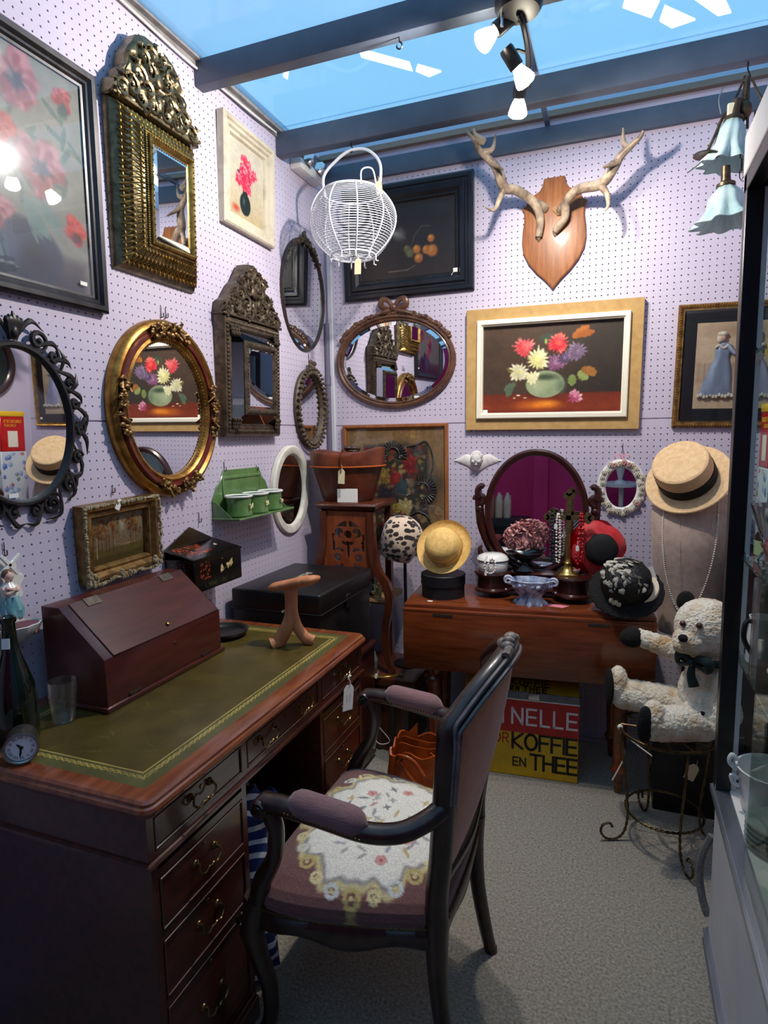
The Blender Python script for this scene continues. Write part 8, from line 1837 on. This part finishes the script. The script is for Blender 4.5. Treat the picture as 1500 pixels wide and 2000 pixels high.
# ================================================================ shelf unit by the right wall, seen through the cabinet and in the mirrors
def side_unit():
    t = thing('side_cupboard', 'dark wooden cupboard against the right wall carrying tins', 'cupboard', (23.0, 101, -56))
    b = MB(t); b.box(18.6, 27.9, 92.0, 110.0, -56, -19.0); obj('body', b, mahog_dark, t, bevel=.1)
    b = MB(t); b.box(18.2, 27.9, 91.6, 110.4, -19.0, -17.9); obj('top_board', b, mahog_dark, t, bevel=.15, seg=2)
    for y in (92.6, 101.3): b = MB(t); b.box(18.3, 18.65, y, y+8.2, -54, -20); d = obj('door', b, mahog_dark, t, bevel=.1); b = MB(t); b.ball((18.2, y+(7.4 if y < 95 else .8), -34), .35, 10, 8); obj('knob', b, brass_h, d)
side_unit()
def tins():
    red = mk('cocoa_tin_red', (196, 20, 24), (178, 12, 18), rough=.3, scale=14, coat=.3); yl = mk('cocoa_tin_yellow', (226, 182, 40), rough=.35, coat=.2); wh = mk('cocoa_tin_white', (232, 226, 208), rough=.4)
    t = thing('floral_tin', 'white square tin printed with blue and red flowers on the side cupboard', 'tin', (22.4, 100.4, -17.9)); W, H = 6.4, 12.6
    b = MB(); b.box(-W/2, W/2, -W/2, W/2, 0, H); obj('body', b, mk('pale_tin', (206, 214, 222), rough=.35), t, bevel=.15)
    for i in range(2):
        p = Paint(W-.3, H-.4, 70, (212, 220, 228), 20+i)
        for k in range(26): p.flower(p.rs.rand(), p.rs.rand()*.9, .05+.02*p.rs.rand(), [(70, 100, 176), (176, 30, 40), (120, 150, 206), (90, 120, 90)][p.rs.randint(4)], (220, 226, 240), 6)
        canvas('floral_print', p, print_m, t, place=(lambda X, Z: np.stack([X, np.full_like(X, -W/2-.02), Z+H/2], -1)) if i == 0 else (lambda X, Z: np.stack([np.full_like(X, -W/2-.02), -X, Z+H/2], -1)))
    t = thing('cocoa_tin', 'red cocoa tin with yellow top lettered DROSTE standing on the floral tin', 'tin', (22.2, 100.4, -17.9+H), (0, 0, 0)); W, H2 = 6.0, 9.0
    b = MB(); b.box(-W/2, W/2, -W/2, W/2, 0, H2-1.2); obj('body', b, red, t, bevel=.15); b = MB(); b.box(-W/2-.08, W/2+.08, -W/2-.08, W/2+.08, H2-1.2, H2); obj('lid', b, yl, t, bevel=.2, seg=2)
    left = Matrix(((0, 0, -1, -W/2-.03), (-1, 0, 0, 0), (0, 1, 0, 0), (0, 0, 0, 1)))
    for M_ in (Tr(0, -W/2-.03, 0) @ FACE_NY, left):
        words(t, "DROSTE'S", 1.0, yl, M_ @ Tr(0, H2-2.3, 0), 'lettering', .04); words(t, 'CACAO', .8, yl, M_ @ Tr(.6, H2-3.2, 0), 'lettering', .04)
    for q in range(2):                                            # plain cream panel where the label figure was
        b = MB()
        if q == 0: b.box(-1.1, 1.3, -W/2-.04, -W/2, 1.0, 4.6)
        else: b.box(-W/2-.04, -W/2, -1.3, 1.1, 1.0, 4.6)
        obj('label_panel', b, wh, t)
    t = thing('brown_bottle', 'squat brown glass bottle with cork and green label on side cupboard', 'bottle', (19.7, 95.4, -17.9)); b = MB(); b.lathe([(.01, 0), (1.8, 0), (1.9, .3), (1.9, 3.6), (1.3, 4.6), (.75, 5.0), (.75, 6.2), (.01, 6.2)], 30); obj('glass_body', b, mk('brown_glass', (52, 22, 14), rough=.08, coat=.5), t, smooth=60); b = MB(); b.lathe([(1.93, 1.0), (1.95, 1.0), (1.95, 3.0), (1.93, 3.0)], 30, cap=False); obj('label', b, mk('pale_green_label', (176, 186, 140), rough=.7), t); b = MB(); b.lathe([(.7, 6.1), (.9, 6.6), (.9, 7.4), (.01, 7.5)], 20); obj('stopper', b, mk('red_wax', (130, 20, 30), rough=.4), t)
    b = MB(); b.lathe([(.01, 0), (1.8, 0), (2.8, .5), (3.1, .7), (2.9, .8), (1.8, .3), (.01, .25)], 40, cap=False); solo('blue_dish', b, mk('blue_white_dish', (70, 90, 150), (216, 222, 232), rough=.2, scale=40, lo=.4, hi=.6, coat=.3), 'blue and white dish lying on the side cupboard edge', 'dish', (21.8, 107.0, -17.9), smooth=60)
tins()
def round_picture():
    t = thing('round_picture', 'round dark framed picture of white flowers on the right wall', 'picture', (28.0, 100.5, 14.5), (0, 0, -PI/2)); a = 8.0
    b = MB(); b.oval(a, a, [(0, 0), (0, -.7), (.4, -1.1), (1.2, -1.0), (1.7, -.5), (1.7, 0)]); obj('frame', b, mahog_dark, t)
    p = Paint(13, 13, 90, (34, 46, 44), 31)
    for k in range(14): p.leaf(.5, .5, .3, .06, k*.45, (50, 66, 48))
    for cu, cv in ((.5, .5), (.38, .42), (.6, .4), (.42, .6), (.62, .6), (.3, .56), (.55, .28), (.7, .5)): p.flower(cu, cv, .09, (196, 190, 176), (236, 230, 220), 8, core=(210, 180, 120))
    canvas('painting', p, oil_m, t, -.3, place=lambda X, Z: np.stack([X*np.sqrt(np.maximum(0, 1-(Z/6.5)**2/2)), np.full_like(X, -.3), Z*np.sqrt(np.maximum(0, 1-(X/6.5)**2/2))], -1))
round_picture()

# ================================================================ hanging things
def hook(x, y, z0, z1, lab, n='ceiling_hook'):
    b = MB(); h = z0-z1; b.tube(cat_([(0, 0, h), (0, 0, h*.55), (.25, 0, .35), (.3, 0, 0), (0, 0, -.25), (-.35, 0, 0), (-.3, 0, .3)], 5), .1, 6); solo(n, b, blackm, lab, 'hook', (x, y, z1))
def basket():
    h0 = pyy(686, 292, 95.9); X, Y = h0.x, 95.9; ZR = pyy(690, 376, 95.9).z; ZB_ = pyy(690, 500, 95.9).z
    t = thing('wire_egg_basket', 'white wire globe egg basket hanging from a beam hook', 'basket', (X, Y, ZB_))
    R, H = 7.0, ZR-ZB_; zc = ZB_+H*.52
    def prof(f):              # f 0 bottom .. 1 top: radius
        a = -1.12+2.02*f; return R*math.cos(a)**.8 if math.cos(a) > 0 else 0
    for k in range(30):
        f = k/29; r_ = prof(f); z = ZB_+H*f
        b = MB(t); b.tube([(X+r_*math.cos(2*PI*j/48), Y+r_*math.sin(2*PI*j/48), z) for j in range(48)], .055 if 0 < k < 29 else .15, 5, closed=True); obj('wire_hoop', b, wirew, t)
    for k in range(10):
        a = 2*PI*k/10+.2; P = [(X+(prof(i/14)+.1)*math.cos(a), Y+(prof(i/14)+.1)*math.sin(a), ZB_+H*i/14) for i in range(15)]
        P = [(X+(prof(0)+.1)*math.cos(a), Y+(prof(0)+.1)*math.sin(a), ZB_-.9), (X+(prof(0)+.5)*math.cos(a), Y+(prof(0)+.5)*math.sin(a), ZB_-1.0)][::-1]+P
        b = MB(t); b.tube(P, .11, 5); obj('upright_wire', b, wirew, t)
    for k in range(5): a = PI*k/5+.2; b = MB(t); r_ = prof(0); b.tube([(X+r_*math.cos(a), Y+r_*math.sin(a), ZB_), (X-r_*math.cos(a), Y-r_*math.sin(a), ZB_)], .1, 5); obj('base_wire', b, wirew, t)
    rt = prof(1); z1 = h0.z
    b = MB(t); b.tube(cat_([(X-rt, Y, ZR-.2), (X-rt-.2, Y, ZR+3.2), (X-rt*.55, Y, z1-1.2), (X, Y, z1-.1), (X+rt*.6, Y, z1-.6), (X+rt+.1, Y, ZR+3.6), (X+rt, Y, ZR-.2)], 7), .24, 8); obj('bail_handle', b, wirew, t)
    b = MB(t); b.tube(cat_([(X+rt*.55, Y-2.5, ZR), (X+rt*.6, Y-2.7, ZR+2.0), (X+rt*.9, Y-2.0, ZR+2.2), (X+rt, Y-1.5, ZR)], 5), .13, 6); obj('wire_clip', b, wirew, t)
    price_tag(t, 1.8, -2.4, -1.2, 1.1, 2.4, .05, tagc); price_tag(t, rt+.4, -1.6, H+.4, 1.0, 2.0, -.1, tagc)
    hook(X, 95.9, 46.6, z1-.15, 'black iron hook under the beam holding the wire egg basket')
    p = pyy(776, 80, 74.2); hook(p.x, 75.0, 47.1, p.z-.2, 'empty black iron hook under the beam by the spotlight bar')
basket()
def chandelier():
    top = pyy(1460, 150, 95.9); X, Y, Z = top.x, 95.9, top.z
    t = thing('glass_chandelier', 'old brass hanging lamp with two frilled opal glass shades on chains', 'chandelier', (X, Y, Z))
    opal = mk('opal_glass', (176, 206, 206), (206, 226, 226), rough=.18, scale=14, trans=.35, coat=.4, sub=.0)
    br = mk('aged_bronze', (62, 50, 40), (96, 78, 60), rough=.4, metal=.8, scale=40)
    hook(X, 95.9, 46.6, Z-.1, 'black iron hook under the beam holding the glass hanging lamp')
    b = MB(t); b.tube([(X, Y, Z), (X-.2, Y-.2, Z-3.5)], .35, 8); b.ball((X-.2, Y-.2, Z-4.0), (.9, .9, 1.3), 12, 8)
    for dx, dz, x2, z2 in ((-.5, 0, -3.2, -5.5), (.6, 0, 2.8, -5), (.2, 0, .2, -6.5), (-.2, 0, -1.6, -7)): b.tube(cat_([(X+dx, Y, Z-.5), (X+(dx+x2)*.4, Y-.4, Z+z2*.5), (X+x2, Y-.6, Z+z2)], 5), .16, 6)
    obj('frame', b, br, t)
    def shade(px, py, r_, h_, tilt, yy):
        c = pyy(px, py, yy)
        def fr(r, z, a): return r*(1+(.16*math.sin(9*a) if z < .25*h_ else .04*math.sin(9*a)))
        b = MB(t); b.T = Matrix.Translation(c) @ Ry(tilt); b.lathe([(.7, h_), (1.0, h_*.97), (r_*.5, h_*.75), (r_*.58, h_*.45), (r_*.7, h_*.22), (r_, 0), (r_*.98, -.08), (r_*.66, h_*.22), (r_*.54, h_*.45), (r_*.46, h_*.72), (.8, h_*.93)], 54, fn=fr, cap=False); s = obj('glass_shade', b, opal, t, smooth=60)
        b = MB(t); b.T = Matrix.Translation(c) @ Ry(tilt); b.lathe([(.01, h_+2.4), (.5, h_+2.4), (.6, h_+.6), (1.1, h_+.3), (1.15, h_-.1), (.8, h_-.2)], 20); obj('shade_holder', b, br, s)
        return c
    shade(1418, 322, 3.2, 5.4, .12, 95.0); c2 = shade(1418, 436, 3.9, 4.6, -.05, 94.0)
    def chain(p0, p1, n):
        p0, p1 = Vector(p0), Vector(p1); b = MB(t); d = (p1-p0)
        for k in range(n):
            a = p0+d*(k/n); e = p0+d*((k+1.15)/n); u = Vector((.22, 0, 0)) if k % 2 else Vector((0, .22, 0)); m_ = (a+e)/2
            b.tube([a, a.lerp(m_, .3)+u, a.lerp(e, .7)+u, e, a.lerp(e, .7)-u, a.lerp(m_, .3)-u], .07, 5, closed=True)
        obj('chain', b, br, t)
    q = pyy(1452, 230, 95.5); chain(q, pyy(1448, 350, 94.5), 6)
    q = pyy(1475, 215, 95.9); chain(q, pyy(1472, 265, 95.9), 3)
    a = pyy(1415, 225, 95.0); e = pyy(1380, 300, 94.5); b = MB(t); b.tube(cat_([(X-.8, Y-.2, Z-3), a, (a+e)/2, e], 5), .2, 6); b.T = Matrix.Translation(e) @ Ry(.1); b.lathe([(.01, .3), (.4, .3), (1.5, -.1), (1.6, -.3), (.01, -.15)], 24); obj('arm_with_gallery', b, br, t, smooth=50)
    b = MB(t); b.tube(cat_([pyy(1412, 170, 95.5), pyy(1404, 195, 95.3), pyy(1408, 222, 95.2)], 5), .09, 5); b.tube(cat_([pyy(1378, 310, 94.4), pyy(1360, 325, 94.3), pyy(1342, 338, 94.2)], 5), .09, 5); obj('loose_wire', b, steel, t)
    b = MB(t); c = pyy(1432, 222, 94.8); b.T = Matrix.Translation(c); b.box(-.7, .7, -.25, .25, -1.3, 1.3); obj('terminal_block', b, mk('cream_block', (196, 192, 170), rough=.5), t, bevel=.1)
chandelier()
def basket_top():
    p = pyy(1503, 160, 69.0)
    t = thing('turned_finial', 'red brown turned wooden finial standing on top of the cabinet', 'ornament', (12.5, 59.0, 27.4)); b = MB(); b.lathe([(.01, 0), (1.6, 0), (1.6, .6), (.8, 1.2), (1.3, 2.4), (1.7, 4.2), (1.3, 5.8), (.7, 6.6), (.9, 7.4), (.4, 8.2), (.01, 8.4)], 28); obj('turning', b, mk('red_brown_wood', (110, 44, 28), (140, 66, 42), rough=.35, scale=14), t, smooth=60)
basket_top()

# ================================================================ behind the lens: what the mirrors show
def rear():
    t = thing('black_cabinet', 'low black cabinet against the magenta wall', 'cabinet', (-43.5, -52, -56)); b = MB(t); b.box(-52, -35.5, -61.5, -46, -56, -29); obj('body', b, mk('matt_black', (22, 26, 32), (32, 36, 42), rough=.5, scale=8), t, bevel=.15); b = MB(t); b.box(-48.5, -40, -46, -45.7, -40, -32); obj('dark_opening', b, mk('opening_shade_black', (10, 11, 13), rough=.4), t, bevel=.1)  # near-black slab on the front: shade of the cabinet opening put in as colour
    st = mk('stoneware_glaze', (176, 164, 144), (196, 186, 168), rough=.4, scale=14); sb = mk('brown_stoneware', (132, 96, 72), (150, 112, 86), rough=.4, scale=14)
    for x, m_, lab in ((-50.3, sb, 'brown stoneware bottle on the black cabinet'), (-46.9, st, 'pale stoneware bottle between two others on the black cabinet'), (-43.4, st, 'tall cream stoneware bottle by the black cabinet edge')):
        t = thing('stoneware_bottle', lab, 'bottle', (x, -50.5, -29), group='stoneware bottles on the black cabinet'); b = MB(); b.lathe([(.01, 0), (1.5, 0), (1.6, .3), (1.6, 7.5), (1.1, 9.0), (.6, 9.8), (.7, 10.6), (.01, 10.7)], 24); o = obj('bottle_body', b, m_, t, smooth=60); b = MB(); b.tube([(.75, 0, 9.6), (1.3, 0, 9.4), (1.4, 0, 8.6)], .18, 6); obj('ear', b, m_, t)
    t = thing('side_table', 'small round white pedestal table before the magenta wall', 'table', (1.5, -44, -56)); b = MB(); b.lathe([(.01, 26), (7, 26), (7, 25), (1, 24.6), (.8, 2), (5, .6), (5, 0), (.01, 0)], 32); obj('pedestal_table', b, white_p, t)
    t = thing('table_lamp', 'table lamp with white cone shade on the small white table', 'lamp', (1.0, -44, -30)); b = MB(); b.lathe([(.01, 0), (2.5, 0), (2.3, .6), (.8, 1.4), (1.6, 5), (1.8, 8), (.6, 12), (.3, 15), (.01, 15)], 28); obj('base', b, porcelain, t, smooth=60); b = MB(); b.lathe([(4.8, 15), (3.0, 23), (2.9, 23), (4.7, 15)], 36, cap=False); obj('shade', b, mk('cream_shade', (236, 232, 222), rough=.8), t)
rear()
